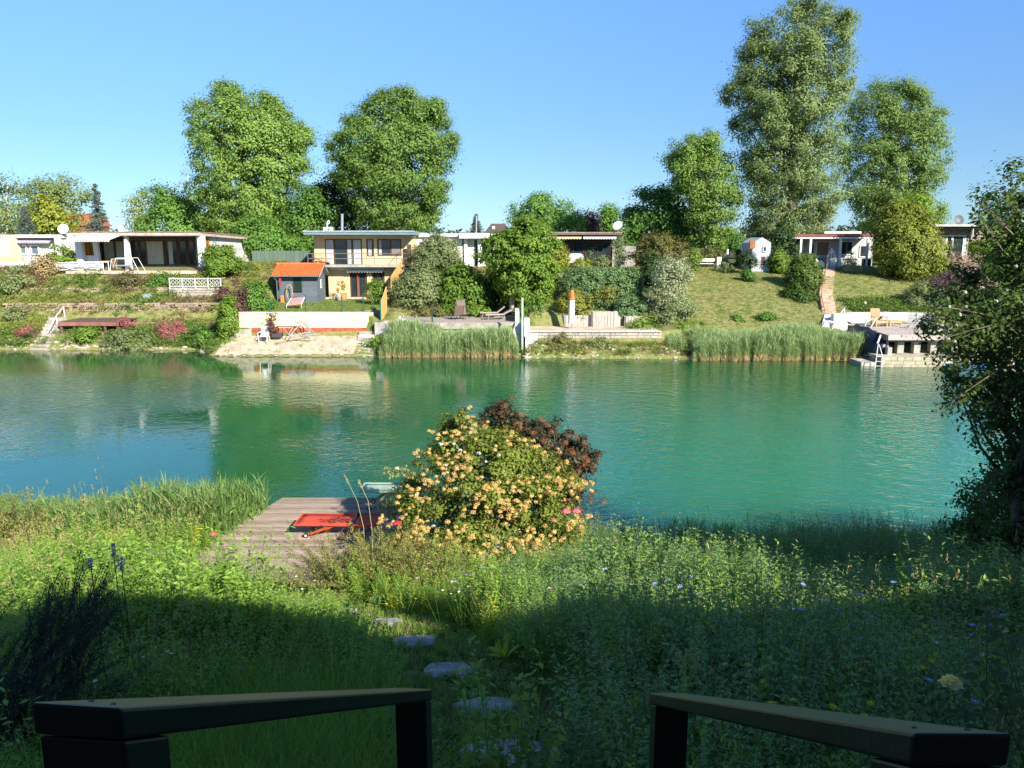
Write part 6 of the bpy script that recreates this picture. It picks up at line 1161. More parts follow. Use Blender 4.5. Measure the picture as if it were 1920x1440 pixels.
# ================================================================ NEAR BANK: deck, sunbeds, bushes, meadow
def hit(px, row, f=None):
    f = f or ng; y = .9
    for k in range(2000):
        y += .01; z = PZ(row, y)
        if z < f(PX(px, y, z), y): break
    return Vector((PX(px, y, z), y, z))
dk2 = thing('bathing_deck', (-4.5, 17, .3), 'weathered brown-grey plank bathing deck on the near shore', 'deck')
dpm = [mat('deck_plank_a', (.36, .275, .205), .8, .25, 2.2, .6, 22, stretch=(1, 9, 1)), mat('deck_plank_b', (.42, .33, .255), .8, .25, 2.2, .6, 22, stretch=(1, 9, 1)), mat('deck_plank_c', (.29, .22, .165), .8, .25, 2.2, .6, 22, stretch=(1, 9, 1))]
rr = random.Random(21); yd0, yd1 = 14.3, 19.65; np_ = 42; pwid = (yd1 - yd0) / np_
for k in range(np_):
    y = yd0 + pwid * k; xl_ = np.interp(y, [14.3, 17.2, 19.65], [-7.3, -6.72, -6.12]); xr_ = -1.9 if y > 15.2 else -2.6
    cut = [xl_] + ([rr.uniform(-5.4, -3.2)] if rr.random() < .6 else []) + [xr_]
    for i in range(len(cut) - 1): dz = rr.uniform(-.004, .004); B('plank', dpm[rr.randrange(3)], dk2, cut[i] + .003, cut[i + 1] - .003, y + .006, y + pwid - .006, .465 + dz, .5 + dz)
for y in (14.6, 16.2, 17.8, 19.3): B('joist', dpm[2], dk2, -6.6 if y < 19 else -6.1, -2, y, y + .1, .30, .46)
for x in (-5.9, -4.2, -2.3): B('post', dpm[2], dk2, x, x + .14, 19.35, 19.5, -1.2, .46)
for k in range(5): y = 13.35 + .19 * k; zz = ng(-4.2, y); B('plank', dpm[k % 3], dk2, -5.2, -3.4, y, y + .175, .50 + .0, .54)
red = mat('red_textile', (.56, .075, .035), .75, .1, 5, .25, 60); redm = mat('red_metal', (.50, .06, .02), .4, .08, 4); grn2 = mat('sage_textile', (.30, .40, .29), .75, .1, 5, .2, 60); grnm = mat('sage_metal', (.38, .45, .30), .45, .08, 4)
def near_bed(name, x0, x1, y0, y1, h, m, fm, label, rz=0.0, cut=.62):
    cx, cy = (x0 + x1) / 2, (y0 + y1) / 2; t0 = thing(name, (cx, cy, .5), label, 'sunbed', rz=rz); lx, ly = (x1 - x0) / 2, (y1 - y0) / 2; s = -lx + 2 * lx * cut
    def sag(a, b_, nm):
        n = 8; vs = []
        for i in range(n + 1):
            for j in range(5): u = j / 4; vs.append((a + (b_ - a) * i / n, -ly + 2 * ly * u, h - .022 * math.sin(math.pi * u) * math.sin(math.pi * i / n)))
        fs = [(i * 5 + j, i * 5 + 5 + j, i * 5 + 6 + j, i * 5 + 1 + j) for i in range(n) for j in range(4)]
        o = MB().add(vs, fs).build(nm, m, t0, local=True, smooth=True); sd = o.modifiers.new('thick', 'SOLIDIFY'); sd.thickness = .008; return o
    sag(-lx + .02, s - .04, 'seat_cloth'); sag(s + .04, lx - .02, 'back_cloth')
    for sy in (-ly - .012, ly + .012):
        MB().tube((-lx, sy, h), (s - .03, sy, h), .018, n=8).build('side_tube', fm, t0, local=True); MB().tube((s + .03, sy, h), (lx, sy, h), .018, n=8).build('side_tube', fm, t0, local=True)
        MB().lathe((s, sy, h - .03), [(.035, 0), (.04, .03), (.035, .06)], 10).build('hinge', bp_, t0, local=True)
    MB().tube((-lx, -ly, h), (-lx, ly, h), .018, n=8).tube((lx, -ly, h), (lx, ly, h), .018, n=8).build('end_tube', fm, t0, local=True)
    MB().box(s - .015, s + .015, -ly, ly, h - .035, h - .02).build('cross_bar', bp_, t0, local=True)
    for sy in (-ly + .06, ly - .06):
        # flat splayed leg with a wheel, and a plain leg opposite
        MB().hexa([(-.72 * lx - .05, sy - .015, .06), (-.72 * lx + .02, sy - .015, .06), (-.72 * lx + .02, sy + .015, .06), (-.72 * lx - .05, sy + .015, .06)], [(-.18 * lx, sy - .02, h - .02), (.02 * lx + .03, sy - .02, h - .02), (.02 * lx + .03, sy + .02, h - .02), (-.18 * lx, sy + .02, h - .02)]).build('leg', fm, t0, local=True)
        MB().hexa([(.62 * lx, sy - .015, 0), (.62 * lx + .05, sy - .015, 0), (.62 * lx + .05, sy + .015, 0), (.62 * lx, sy + .015, 0)], [(.3 * lx, sy - .02, h - .02), (.3 * lx + .08, sy - .02, h - .02), (.3 * lx + .08, sy + .02, h - .02), (.3 * lx, sy + .02, h - .02)]).build('leg', fm, t0, local=True)
        wheel = MB().tube((-.72 * lx - .02, sy - .03, .06), (-.72 * lx - .02, sy + .03, .06), .058, n=14).build('wheel', bp_, t0, local=True); MB().tube((-.72 * lx - .02, sy - .034, .06), (-.72 * lx - .02, sy - .031, .06), .03, n=12).build('hub', white2, wheel, local=True)
    return t0
near_bed('sunbed', -5.0, -3.05, 16.72, 17.45, .33, red, redm, 'red flat sunbed with wheels on the near bathing deck', R(-1.5), .68)
near_bed('sunbed', -3.85, -2.05, 18.55, 19.25, .52, grn2, grnm, 'sage green sunbed at the water edge of the near deck', 0, .6)
# stepping stones
sm = mat('stepping_stone', (.42, .40, .37), .9, .3, 5.0, 1.4, 9, col2=(.22, .21, .19))
for i, (q, r, w_, d_, lab) in enumerate(((960, 1428, .62, .42, 'nearest flat stepping stone, cut by the bottom of the picture'), (912, 1334, .50, .36, 'second stepping stone from the garden steps'), (843, 1264, .52, .40, 'third stepping stone from the garden steps, beyond the left rail end'), (780, 1207, .50, .40, 'fourth stepping stone, half sunk in grass'), (640, 1150, .5, .35, 'pale stone at the foot of the wooden deck'), (725, 1172, .42, .35, 'farthest small stepping stone beside the brown juniper'))):
    p = hit(q, r); rs = random.Random(i); n = 11; top = []; bot = []
    for k in range(n):
        a = 2 * math.pi * k / n; q_ = rs.uniform(.82, 1.12) / max(abs(math.cos(a)), abs(math.sin(a))) ** .55; x, y = p.x + w_ / 2 * math.cos(a) * q_, p.y + d_ / 2 * math.sin(a) * q_
        top.append((x, y, p.z + .05 - .33 * (y - p.y) * .55 + rs.uniform(-.006, .006))); bot.append((x, y, p.z - .12))
    mb = MB(); c = (p.x, p.y, p.z + .062); vs = bot + top + [(p.x + (t_[0] - p.x) * .55, p.y + (t_[1] - p.y) * .55, t_[2] + .012 + rs.uniform(-.004, .004)) for t_ in top] + [c]
    fs = [(k, (k + 1) % n, n + (k + 1) % n, n + k) for k in range(n)] + [(n + k, n + (k + 1) % n, 2 * n + (k + 1) % n, 2 * n + k) for k in range(n)] + [(2 * n + k, 2 * n + (k + 1) % n, 3 * n) for k in range(n)]
    mb.add(vs, fs).build('stepping_stone', sm, None, bevel=.012, label=lab, category='stepping stone', group='stepping stones in the meadow path')
STONES = [hit(q, r) for q, r in ((960, 1428), (912, 1334), (843, 1264), (780, 1207), (725, 1172), (640, 1150))]
# ---- flowering bush
PH = leafmat('bush_leaf', (.025, .06, .01), (.25, .31, .05)); FL = leafmat('tan_bloom', (.50, .33, .09), (.84, .64, .26), .35); DK = leafmat('dark_bush_leaf', (.018, .028, .012), (.07, .06, .03), .2); DF = leafmat('russet_bloom', (.12, .05, .025), (.26, .12, .06), .25)
def bloom_clusters(C, r, per, size):
    K = len(C); idx = np.repeat(np.arange(K), per); d = rdir(len(idx)); d[:, 2] = np.abs(d[:, 2]) * .9 - .15; d = nrm(d)
    c = C[idx] + d * (r * (0.6 + .5 * rng.random(K)))[idx][:, None]; v = np.clip(rng.random(K)[idx] * .6 + rng.random(len(idx)) * .4, 0, 1)
    return leafquads(c, d + rdir(len(idx)) * .5, rdir(len(idx)), size * (.7 + .6 * rng.random(len(idx))), size * .8), v
def crown_surface(prof, Y, depth, K, front=.8, jit=.12):
    C = crown_points(prof, Y, depth, K * 3, .93); C = C[np.argsort(C[:, 1] + rng.normal(size=len(C)) * .6)][:int(K)]
    return C + rng.normal(size=C.shape) * jit
bprof = [(790, 835, 885), (812, 825, 930), (835, 812, 1000), (860, 800, 1050), (890, 785, 1090), (920, 752, 1102), (950, 738, 1100), (975, 725, 1095), (1000, 722, 1080), (1050, 745, 1040), (1085, 770, 1000)]
fb, C = tree('flowering_bush', 'large bush covered in tan-yellow bloom clusters right of the deck', 'bush', bprof, 14.9, PH, 620, 100, .075, .22, (0, 14.9, .3), .8, trunk_r=.07, nb=40, shell=.55, parts=('foliage', 'stems'), wr=.5, bough=.7)
fc = crown_surface(bprof, 14.6, .82, 900); fc = fc[(vnoise(fc[:, 0], fc[:, 2] * 1.2 + fc[:, 1], 3.1, 4) + .35 * rng.random(len(fc))) > .63]; fc = np.repeat(fc, 2, 0); fc[1::2] += rng.normal(size=fc[1::2].shape) * .07; V, v = bloom_clusters(fc, .05, 70, .021); quad_mesh('bloom_clusters', V, v, FL, fb)
wc = np.array([P(a + random.uniform(-14, 14), b_ + random.uniform(-14, 14), 13.6) for a, b_ in [(770, 940), (840, 840), (830, 870), (870, 850), (905, 850), (860, 880), (750, 890), (930, 860), (800, 990), (845, 880), (900, 870), (820, 838)]]); V, v = bloom_clusters(wc, .035, 26, .03); quad_mesh('white_roses', V, v, WHT, fb)
dprof = [(750, 930, 946), (778, 922, 960), (792, 895, 1010), (805, 885, 1050), (830, 880, 1085), (850, 900, 1125), (880, 950, 1110), (910, 1000, 1105), (950, 1010, 1095)]
db, C = tree('dark_smoke_bush', 'dark russet-leaved bush behind the tan-flowering bush', 'bush', dprof, 16.1, DK, 330, 90, .07, .16, (1.0, 16.1, .2), .5, trunk_r=.06, nb=26, shell=.5, parts=('foliage', 'stems'), wr=.6, bough=.75)
fc = crown_surface(dprof, 15.9, .6, 120); V, v = bloom_clusters(fc, .09, 110, .024); quad_mesh('bloom_clusters', V, v, DF, db)
# upright sprigs that break the outline
def sprig(par, pix, Y_, lm, fm, r_):
    C_ = np.array([P(a + random.uniform(-3, 3), b_, Y_ + random.uniform(-.1, .1)) for a, b_ in pix]); V, v = clump_leaves(C_, r_, 110, .06, .55); quad_mesh('sprig_leaves', V, v, lm, par)
    V, v = bloom_clusters(np.repeat(C_, 3, 0) + rng.normal(size=(len(C_) * 3, 3)) * r_ * .55, .05, 60, .022); quad_mesh('sprig_blooms', V, v, fm, par)
    st_ = MB()
    for a, b_ in pix[::2]: p_ = P(a, b_, Y_); st_.tube((p_.x, Y_, p_.z), (p_.x * .96 + .03, Y_ - .05, p_.z - .7), .006, .012, 5)
    so_ = st_.build('sprig_stems', BARK(), par); so_['kind'] = 'stuff'
sprig(fb, [(866, 772), (862, 786), (868, 800), (856, 812), (878, 815), (890, 790), (848, 826), (796, 850), (782, 868)], 14.7, PH, FL, .12)
sprig(db, [(942, 756), (940, 770), (946, 786), (955, 800), (935, 800), (1006, 795), (1012, 810), (1034, 800), (1040, 816), (1088, 822), (1086, 836), (1092, 850), (1120, 850), (1106, 860), (1098, 872), (1110, 880), (905, 778), (903, 792)], 16.0, DK, DF, .12)
# upright sprigs at the outline
def sprays(name, label, cat, roots, tips, leaf_m, L, dens, w=.4, stem_m=None, r=.006, spread=.02, grav=.0, flower=None, needle=False, parent=None, vb=None, broad=False):
    """arching stems with leaves all along them"""
    t0 = parent or thing(name, tuple(np.mean(roots, 0)), label, cat); st = MB(); cs = []; ax = []; vv = []
    for i, (a, b_) in enumerate(zip(roots, tips)):
        a, b_ = Vector(a), Vector(b_); ln_ = (b_ - a).length; m_ = a.lerp(b_, .55) + Vector((0, 0, grav * ln_)); pts_ = []
        for k in range(7):
            t_ = k / 6; pts_.append((1 - t_) ** 2 * a + 2 * t_ * (1 - t_) * m_ + t_ ** 2 * b_)
        st.path(pts_, r, 4, r * .3); n = max(4, int(ln_ * dens)); hv = random.random()
        for j in range(n):
            t_ = .12 + .88 * (j + random.random()) / n; k = min(5, int(t_ * 6)); p = pts_[k].lerp(pts_[k + 1], t_ * 6 - k); d = (pts_[k + 1] - pts_[k]).normalized()
            side = Vector(np.random.default_rng(i * 1000 + j).normal(size=3)); side = (side - side.dot(d) * d).normalized(); q = p + side * (spread + L * .4)
            cs.append(tuple(q)); ax.append(tuple(side * .9 + d * (1.0 if needle else .35))); vv.append(min(1, hv * .5 + random.random() * .5))
    cs, ax = np.array(cs), np.array(ax); n = len(cs); quad_mesh('leaves', (leafhalves if broad else leafquads)(cs, rdir(n) * (.6 if broad else 1) + [0, 0, .7], ax, L * (.7 + .6 * rng.random(n)), L * w), np.repeat(vv, 2) if broad else vv, leaf_m, t0)
    so_ = st.build('stems', stem_m or mat('green_stem', (.08, .10, .03), .7, .2, 5), t0)
    if parent: so_['kind'] = 'stuff'
    return t0
JB = leafmat('bronze_juniper', (.08, .11, .02), (.40, .38, .09), .2)
ro, ti = [], []; rr = random.Random(31)
for k in range(560):
    a = rr.uniform(0, 6.283); e_ = rr.uniform(.1, 1.15); l_ = rr.uniform(.55, 1.25); cx, cy = rr.uniform(-3.1, -1.3), rr.uniform(12.0, 13.1); z = ng(cx, cy) - .05
    ro.append((cx, cy, z)); ti.append((cx + math.cos(a) * l_ * math.cos(e_) * 1.25, cy + math.sin(a) * l_ * math.cos(e_) * .9, z + .2 + l_ * math.sin(e_) * .95))
sprays('bronze_juniper', 'spreading bronze-green juniper right of the deck foot', 'shrub', ro, ti, JB, .045, 130, .3, BARK(), .007, .02, .12, needle=True)
ro, ti = [], []
for k in range(150):
    a = rr.uniform(0, 6.283); e_ = rr.uniform(.3, 1.2); l_ = rr.uniform(.8, 1.5); cx, cy = rr.uniform(-1.6, .9), rr.uniform(13.2, 14.0); z = ng(cx, cy)
    ro.append((cx, cy, z)); ti.append((cx + math.cos(a) * l_ * math.cos(e_), cy + math.sin(a) * l_ * math.cos(e_) * .6, z + l_ * math.sin(e_)))
sprays('rose_bush', 'leafy green rose shoots at the foot of the flowering bush', 'shrub', ro, ti, leafmat('rose_leaf', (.06, .12, .02), (.24, .30, .06)), .05, 60, .6, None, .006, .03, .15)
# rose arching shoot left of the bush, roses
ro = [tuple(P(800, 905, 14.5))] * 3; ti = [tuple(P(716, 885, 14.3)), tuple(P(728, 892, 14.4)), tuple(P(745, 878, 14.5))]
sprays('rose_shoot', 'thin rose shoot reaching left from the flowering bush over the water', 'shrub', ro, ti, leafmat('rose_leaf_pale', (.16, .20, .05), (.36, .36, .12)), .06, 75, .6, None, .006, .04, .25)
def rosette(name, p, r, m, label, cat='rose'):
    t0 = thing(name, tuple(p), label, cat); n = 34; a = rng.random(n) * 6.28; q = np.sqrt(rng.random(n)); c = np.array(p) + np.stack([np.cos(a) * q * r, np.sin(a) * q * r * .9, (1 - q) * r * .6 + rng.random(n) * .1 * r], 1)
    nn = np.stack([np.cos(a) * q, np.sin(a) * q, .7 + 0 * a], 1); quad_mesh('petals', leafquads(c, nn + rdir(n) * .25, np.stack([-np.sin(a), np.cos(a), .2 + 0 * a], 1), r * .9, r * .7), rng.random(n), m, t0)
    g0 = ng(p[0], p[1]); MB().tube((p[0] + .05, p[1] + .05, max(g0, p[2] - 1.2)), (p[0], p[1], p[2]), .005, n=5).build('stem', mat('green_stem', (.08, .10, .03)), t0); return t0
RR = leafmat('red_rose', (.45, .015, .03), (.75, .06, .08), .3); PP = leafmat('pink_rose', (.60, .08, .14), (.85, .25, .30), .3)
for q, r_, m_, lab in ((745, 981, RR, 'bright red rose right of the red sunbed'), (1061, 959, PP, 'larger pink rose at the right foot of the flowering bush'), (1038, 976, PP, 'small pink rose below the larger one'), (1080, 958, PP, 'small pink rose right of the larger one'), (400, 1002, PP, 'single pink-red flower left of the deck corner')):
    rosette('rose', P(q, r_, 13.4 if q > 500 else 14.6), .075 if q != 1038 else .05, m_, lab)
# ---- the two seed-headed grass stalks by the red sunbed
for q0, q1, rt, lab in ((682, 646, 890, 'taller seed-headed grass stalk crossing the red sunbed'), (697, 672, 900, 'second seed-headed grass stalk leaning over the deck')):
    p0 = P(q0, 990, 13.2); p1 = P((q0 + q1) / 2 + 6, 940, 13.2); p2 = P(q1, rt, 13.2); t0 = thing('grass_stalk', (p0.x, p0.y, ng(p0.x, p0.y)), lab, 'grass stalk'); gm = mat('straw_stalk', (.42, .40, .16), .7, .2, 5)
    MB().path([(p0.x, p0.y, ng(p0.x, p0.y)), p0, p1, p2], .006, 5, .003).build('stalk', gm, t0); n = 60; f = rng.random(n); c = np.array(p1)[None] * (.35 * (1 - f))[:, None] + np.array(p2)[None] * (1 - .35 * (1 - f))[:, None] + rng.normal(size=(n, 3)) * .012
    quad_mesh('seed_head', leafquads(c, rdir(n), np.array(p2 - p1)[None] + rdir(n) * .25, .035, .012), rng.random(n), leafmat('seed', (.35, .3, .14), (.6, .52, .28)), t0)
# ---- rosemary, bottom left
rr = random.Random(5); ro, ti = [], []
for q, r_ in [(140, 1040), (130, 1055), (158, 1062), (205, 1055), (178, 1068), (192, 1075), (215, 1075), (95, 1085), (108, 1100), (225, 1100), (75, 1105), (60, 1130)]:
    p = P(q + rr.uniform(-4, 4), r_, 4.3); 
    for j in range(4): x0_, y0_ = -3.15 + rr.uniform(-.3, .4), 4.2 + rr.uniform(-.3, .3); ro.append((x0_, y0_, ng(x0_, y0_))); ti.append((p.x + rr.uniform(-.04, .04) * j, p.y + rr.uniform(-.12, .12), p.z - .07 * j))
for k in range(150): x0_, y0_ = -3.2 + rr.uniform(-.45, .45), 4.2 + rr.uniform(-.4, .4); ro.append((x0_, y0_, ng(x0_, y0_))); ti.append((-3.2 + rr.uniform(-1.0, .95), 4.2 + rr.uniform(-.6, .5), ng(-3.2, 4.2) + rr.uniform(.35, 1.08)))
ros = sprays('rosemary_bush', 'dark upright rosemary bush at the bottom left', 'bush', ro, ti, leafmat('rosemary_leaf', (.015, .032, .016), (.05, .085, .045), .1), .03, 230, .16, BARK(), .006, .004, .08, needle=True)
for q, r_, w_ in ((212, 1033, 1), (227, 1058, 1.1), (170, 1058, .9)):
    p = P(q, r_, 4.6); n = 70; h = rng.random(n); c = np.array(p) + np.stack([rng.normal(size=n) * .008, rng.normal(size=n) * .008, (h - .5) * .09 * w_], 1)
    t0 = thing('lavender_spike', (p.x, p.y, p.z - .5), 'pale violet flower spike %s the rosemary' % {212: 'rising highest above', 227: 'at the right edge of', 170: 'in the middle of'}[q], 'flower'); quad_mesh('flower_head', leafquads(c, rdir(n), rdir(n), .016, .011), rng.random(n), leafmat('violet', (.28, .22, .42), (.5, .42, .62), .3), t0)
    MB().tube((p.x + .02, p.y, p.z - .8), (p.x, p.y, p.z), .003, n=4).build('stem', mat('green_stem', (.08, .10, .03)), t0)
# ---- yellow rose, bottom right
p = P(1783, 1283, 2.6); 
yr = sprays('yellow_rose_bush', 'rose bush with one pale yellow bloom behind the right handrail', 'rose bush', [(2.05, 2.9, ng(2.05, 2.9))] * 5 + [(2.3, 2.75, ng(2.3, 2.75))] * 6, [tuple(p), tuple(P(1740, 1320, 2.6)), tuple(P(1850, 1120, 3.0)), tuple(P(1900, 1250, 2.7)), tuple(P(1800, 1340, 2.5)), tuple(P(1920, 1180, 2.9)), tuple(P(1865, 1150, 3.0)), tuple(P(1880, 1330, 2.6)), tuple(P(1840, 1210, 2.8)), tuple(P(1930, 1300, 2.5)), tuple(P(1890, 1210, 2.8))], leafmat('rose_leaf_big', (.03, .07, .025), (.13, .17, .06), .3), .055, 34, .62, None, .004, .03, .06, broad=True)
cc, nn, dd = [], [], []
for ring, (np2, rad, el, hz) in enumerate(((7, .030, .25, 0.0), (7, .022, .8, .010), (6, .013, 1.15, .016), (4, .006, 1.4, .018))):
    for k in range(np2):
        a = 6.283 * k / np2 + ring * .5; d = np.array([math.cos(a) * math.cos(el), math.sin(a) * math.cos(el), math.sin(el)]); cc.append(np.array(p) + [math.cos(a) * rad, math.sin(a) * rad, hz]); dd.append(d); nn.append([-math.cos(a) * math.sin(el), -math.sin(a) * math.sin(el), math.cos(el)])
V = leafhalves(np.array(cc), np.array(nn) + rdir(len(cc)) * .12, np.array(dd), .034, .036); quad_mesh('yellow_bloom', V, rng.random(len(V) // 4), leafmat('cream_petal', (.80, .66, .22), (.95, .86, .45), .45), yr)
# ---- dog-rose tree at the right
DR = leafmat('dogrose_leaf', (.03, .065, .015), (.13, .20, .045), .35)
rprof = [(300, 1895, 1990), (345, 1868, 2060), (400, 1825, 2120), (450, 1850, 2150), (500, 1845, 2150), (535, 1790, 2150), (565, 1750, 2150), (620, 1735, 2150), (660, 1745, 2140), (700, 1800, 2120), (740, 1790, 2100), (775, 1765, 2100), (800, 1840, 2100), (850, 1872, 2080), (900, 1855, 2080), (960, 1800, 2080), (1010, 1790, 2060)]
dr, C = tree('dog_rose_tree', 'large dark rose-covered tree at the right edge of the near bank', 'tree', rprof, 11.2, DR, 900, 60, .066, .22, (8.2, 11.2, ng(8.2, 11.2)), .8, trunk_r=.12, nb=90, shell=.3, wr=.62, bough=.5, fill=.4, seed=8)
rc = np.array([P(a, b_, 9.6 + random.random() * 1.0) for a, b_ in [(1748, 590), (1762, 560), (1810, 548), (1828, 560), (1812, 575), (1838, 598), (1868, 565), (1775, 600), (1800, 590), (1865, 600), (1888, 545), (1805, 620), (1790, 640), (1880, 640), (1905, 500), (1856, 622), (1842, 540), (1895, 610), (1780, 575), (1902, 470), (1760, 620), (1910, 590)]])
rc = rc[::2]; V, v = bloom_clusters(rc, .014, 16, .036); quad_mesh('white_roses', V, v, WHT, dr)
ro, ti = [], []
for (a0, b0, a1, b1) in ((1860, 700, 1765, 770), (1880, 690, 1790, 745), (1900, 740, 1800, 790), (1880, 760, 1810, 830), (1900, 640, 1735, 600), (1880, 600, 1745, 575), (1890, 700, 1780, 690), (1905, 800, 1855, 850), (1910, 860, 1830, 930), (1880, 470, 1832, 405), (1900, 440, 1840, 390), (1900, 400, 1870, 350), (1910, 600, 1760, 640), (1900, 660, 1740, 660), (1890, 780, 1830, 775)):
    for j in range(4): ro.append(tuple(P(a0, b0, 10.8 + random.uniform(-.3, .3)))); ti.append(tuple(P(a1 + random.uniform(-14, 18), b1 + random.uniform(-16, 16), 10.6 + random.uniform(-.5, .5))))
sprays('x', None, None, ro, ti, DR, .075, 42, .62, BARK(), .010, .05, .04, parent=dr)
for (x0, y0_, zc, r_, K, lab) in ((10.9, 6.9, 6.3, 3.0, 330, 'unseen tree past the right edge, added to shade the lower meadow'), (14.3, 8.8, 5.6, 2.9, 280, 'second unseen tree added for shade past the right edge, nearer the water'), (8.7, 4.5, 6.5, 2.7, 280, 'third unseen tree added for shade past the right edge, beside the terrace')):
    g0 = ng(x0, y0_); t0 = thing('unseen_shade_tree', (x0, y0_, g0), lab, 'tree'); C = rdir(K) * (r_ * (.2 + .8 * rng.random(K) ** .6))[:, None] * [1, 1, .55] + [x0, y0_, zc]; V, v = clump_leaves(C, .5, 90, .19, out=nrm(C - [x0, y0_, zc])); quad_mesh('crown', V, v, leafmat('shade_leaf', (.02, .06, .012), (.09, .17, .03), .2), t0); mb = MB(); limbs(mb, (x0, y0_, g0 - .1), (x0, y0_, zc + 1), C, 20, .2, 3); mb.build('trunk', BARK(), t0, smooth=True)  # unseen trees added for shade, crowns flattened so it falls on the meadow
# dark undergrowth bush at right shore
shrub('shore_bush', 1800, 1990, 900, 1010, 13.2, leafmat('shore_leaf', (.02, .045, .012), (.09, .13, .03), .25), 90, 'dark bush at the near waterline below the rose tree', 70, .07, .22, base=(9.0, 13.2, ng(9, 13.2)))
# left edge rose bush
ro, ti = [], []
for k in range(46): x0_ = -11.2 + random.uniform(-1.1, .9); y0_ = 15.8 + random.uniform(-.4, .4); ro.append((x0_, y0_, ng(x0_, y0_))); ti.append((x0_ + random.uniform(-.7, .9), y0_ + random.uniform(-.3, .3), ng(x0_, y0_) + random.uniform(.9, 1.75)))
sprays('wild_rose_bush', 'straggly wild rose with reddish stems at the left shore', 'shrub', ro, ti, leafmat('wildrose_leaf', (.10, .14, .03), (.34, .34, .10)), .06, 50, .6, mat('red_stem', (.22, .10, .05), .7, .2, 5), .007, .03, .2)
# ================================================================ meadow: everything in here is instanced by geometry nodes
def weed(seed, h, stems, L, per, m=0, m2=None, spread=.10, lw=.42, whorl=False):
    q = Q(); rr = random.Random(seed)
    for s in range(stems):
        a = rr.uniform(0, 6.28); x, y = rr.uniform(-spread, spread), rr.uniform(-spread, spread); lean = rr.uniform(.05, .28); H = h * rr.uniform(.7, 1.1); p0 = Vector((x, y, -.03)); p1 = Vector((x + math.cos(a) * lean * H, y + math.sin(a) * lean * H, H))
        for dv in (Vector((.0028, 0, 0)), Vector((0, .0028, 0))): q.quads(np.array([p0 - dv, p0 + dv, p1 + dv * .4, p1 - dv * .4]), np.array([.3]), m)
        n = per; t_ = (np.arange(n) + rng.random(n)) / n * .92 + .08; c = np.array(p0)[None] * (1 - t_)[:, None] + np.array(p1)[None] * t_[:, None]; sd = rdir(n); sd[:, 2] = np.abs(sd[:, 2]) * .4 + .1; sd = nrm(sd); l_ = L * (.6 + .7 * rng.random(n)) * (1.15 - .5 * t_); c = c + sd * (l_ * .55)[:, None] * rr.uniform(.9, 1.3)
        q.quads(leafquads(c, rdir(n) * .5 + [0, 0, 1], sd, l_, l_ * lw), np.clip(.15 + .6 * t_ + .25 * rng.random(n), 0, 1), m if m2 is None else m2)
    return q.get()
def grasst(seed, n, h, w=.006, m=0, spread=.10, bend=.5, seedhead=None):
    q = Q(); rr = random.Random(seed)
    for i in range(n):
        a = rr.uniform(0, 6.28); t_ = rr.uniform(.1, .5); e = q.blade((rr.uniform(-spread, spread), rr.uniform(-spread, spread), -.02), (math.cos(a) * t_, math.sin(a) * t_, 1), h * rr.uniform(.5, 1.15), w, bend * rr.uniform(.3, 1.4), m, rr.random(), 4)
    if seedhead is not None:
        for i in range(3):
            a = rr.uniform(0, 6.28); e = q.blade((0, 0, 0), (math.cos(a) * .15, math.sin(a) * .15, 1), h * rr.uniform(1.3, 1.7), .003, .15, seedhead, .5, 3); n2 = 14; c = np.array(e)[None] + np.stack([rng.normal(size=n2) * .006, rng.normal(size=n2) * .006, -rng.random(n2) * .10], 1); q.quads(leafquads(c, rdir(n2), rdir(n2) * .4 + [0, 0, 1], .022, .007), rng.random(n2), seedhead)
    return q.get()
def flower(seed, h, m, petals, r, n=1, stem=0, ball=False):
    q = Q(); rr = random.Random(seed)
    for s in range(n):
        a = rr.uniform(0, 6.28); ln_ = rr.uniform(.05, .25); p0 = Vector((0, 0, 0)); p1 = Vector((math.cos(a) * ln_ * h, math.sin(a) * ln_ * h, h * rr.uniform(.8, 1.1)))
        for dv in (Vector((.002, 0, 0)), Vector((0, .002, 0))): q.quads(np.array([p0 - dv, p0 + dv, p1 + dv * .5, p1 - dv * .5]), np.array([.4]), stem)
        an = np.arange(petals) * 6.283 / petals + rr.random(); d = np.stack([np.cos(an), np.sin(an), 0 * an + .25], 1); tilt = np.array([rr.uniform(-.3, .3), rr.uniform(-.6, .1), 1.0]); c = np.array(p1)[None] + d * r * .5; q.quads(leafquads(c, tilt[None] + d * -.3, d, r, r * .62), rng.random(petals), m)
    return q.get()
gm_ = [leafmat('meadow_leaf', (.03, .11, .018), (.30, .46, .08), .4), leafmat('meadow_grey_leaf', (.045, .12, .04), (.26, .40, .15), .35), leafmat('meadow_grass', (.045, .13, .015), (.28, .46, .06), .4), leafmat('meadow_straw', (.22, .18, .07), (.48, .40, .18), .3), leafmat('petal_blue', (.22, .30, .70), (.45, .55, .9), .3), leafmat('petal_yellow', (.65, .48, .02), (.85, .70, .06), .3), leafmat('petal_white', (.6, .6, .5), (.85, .85, .78), .3), leafmat('petal_pink', (.5, .18, .30), (.75, .42, .5), .3), leafmat('meadow_lime', (.18, .26, .02), (.50, .56, .07), .4)]
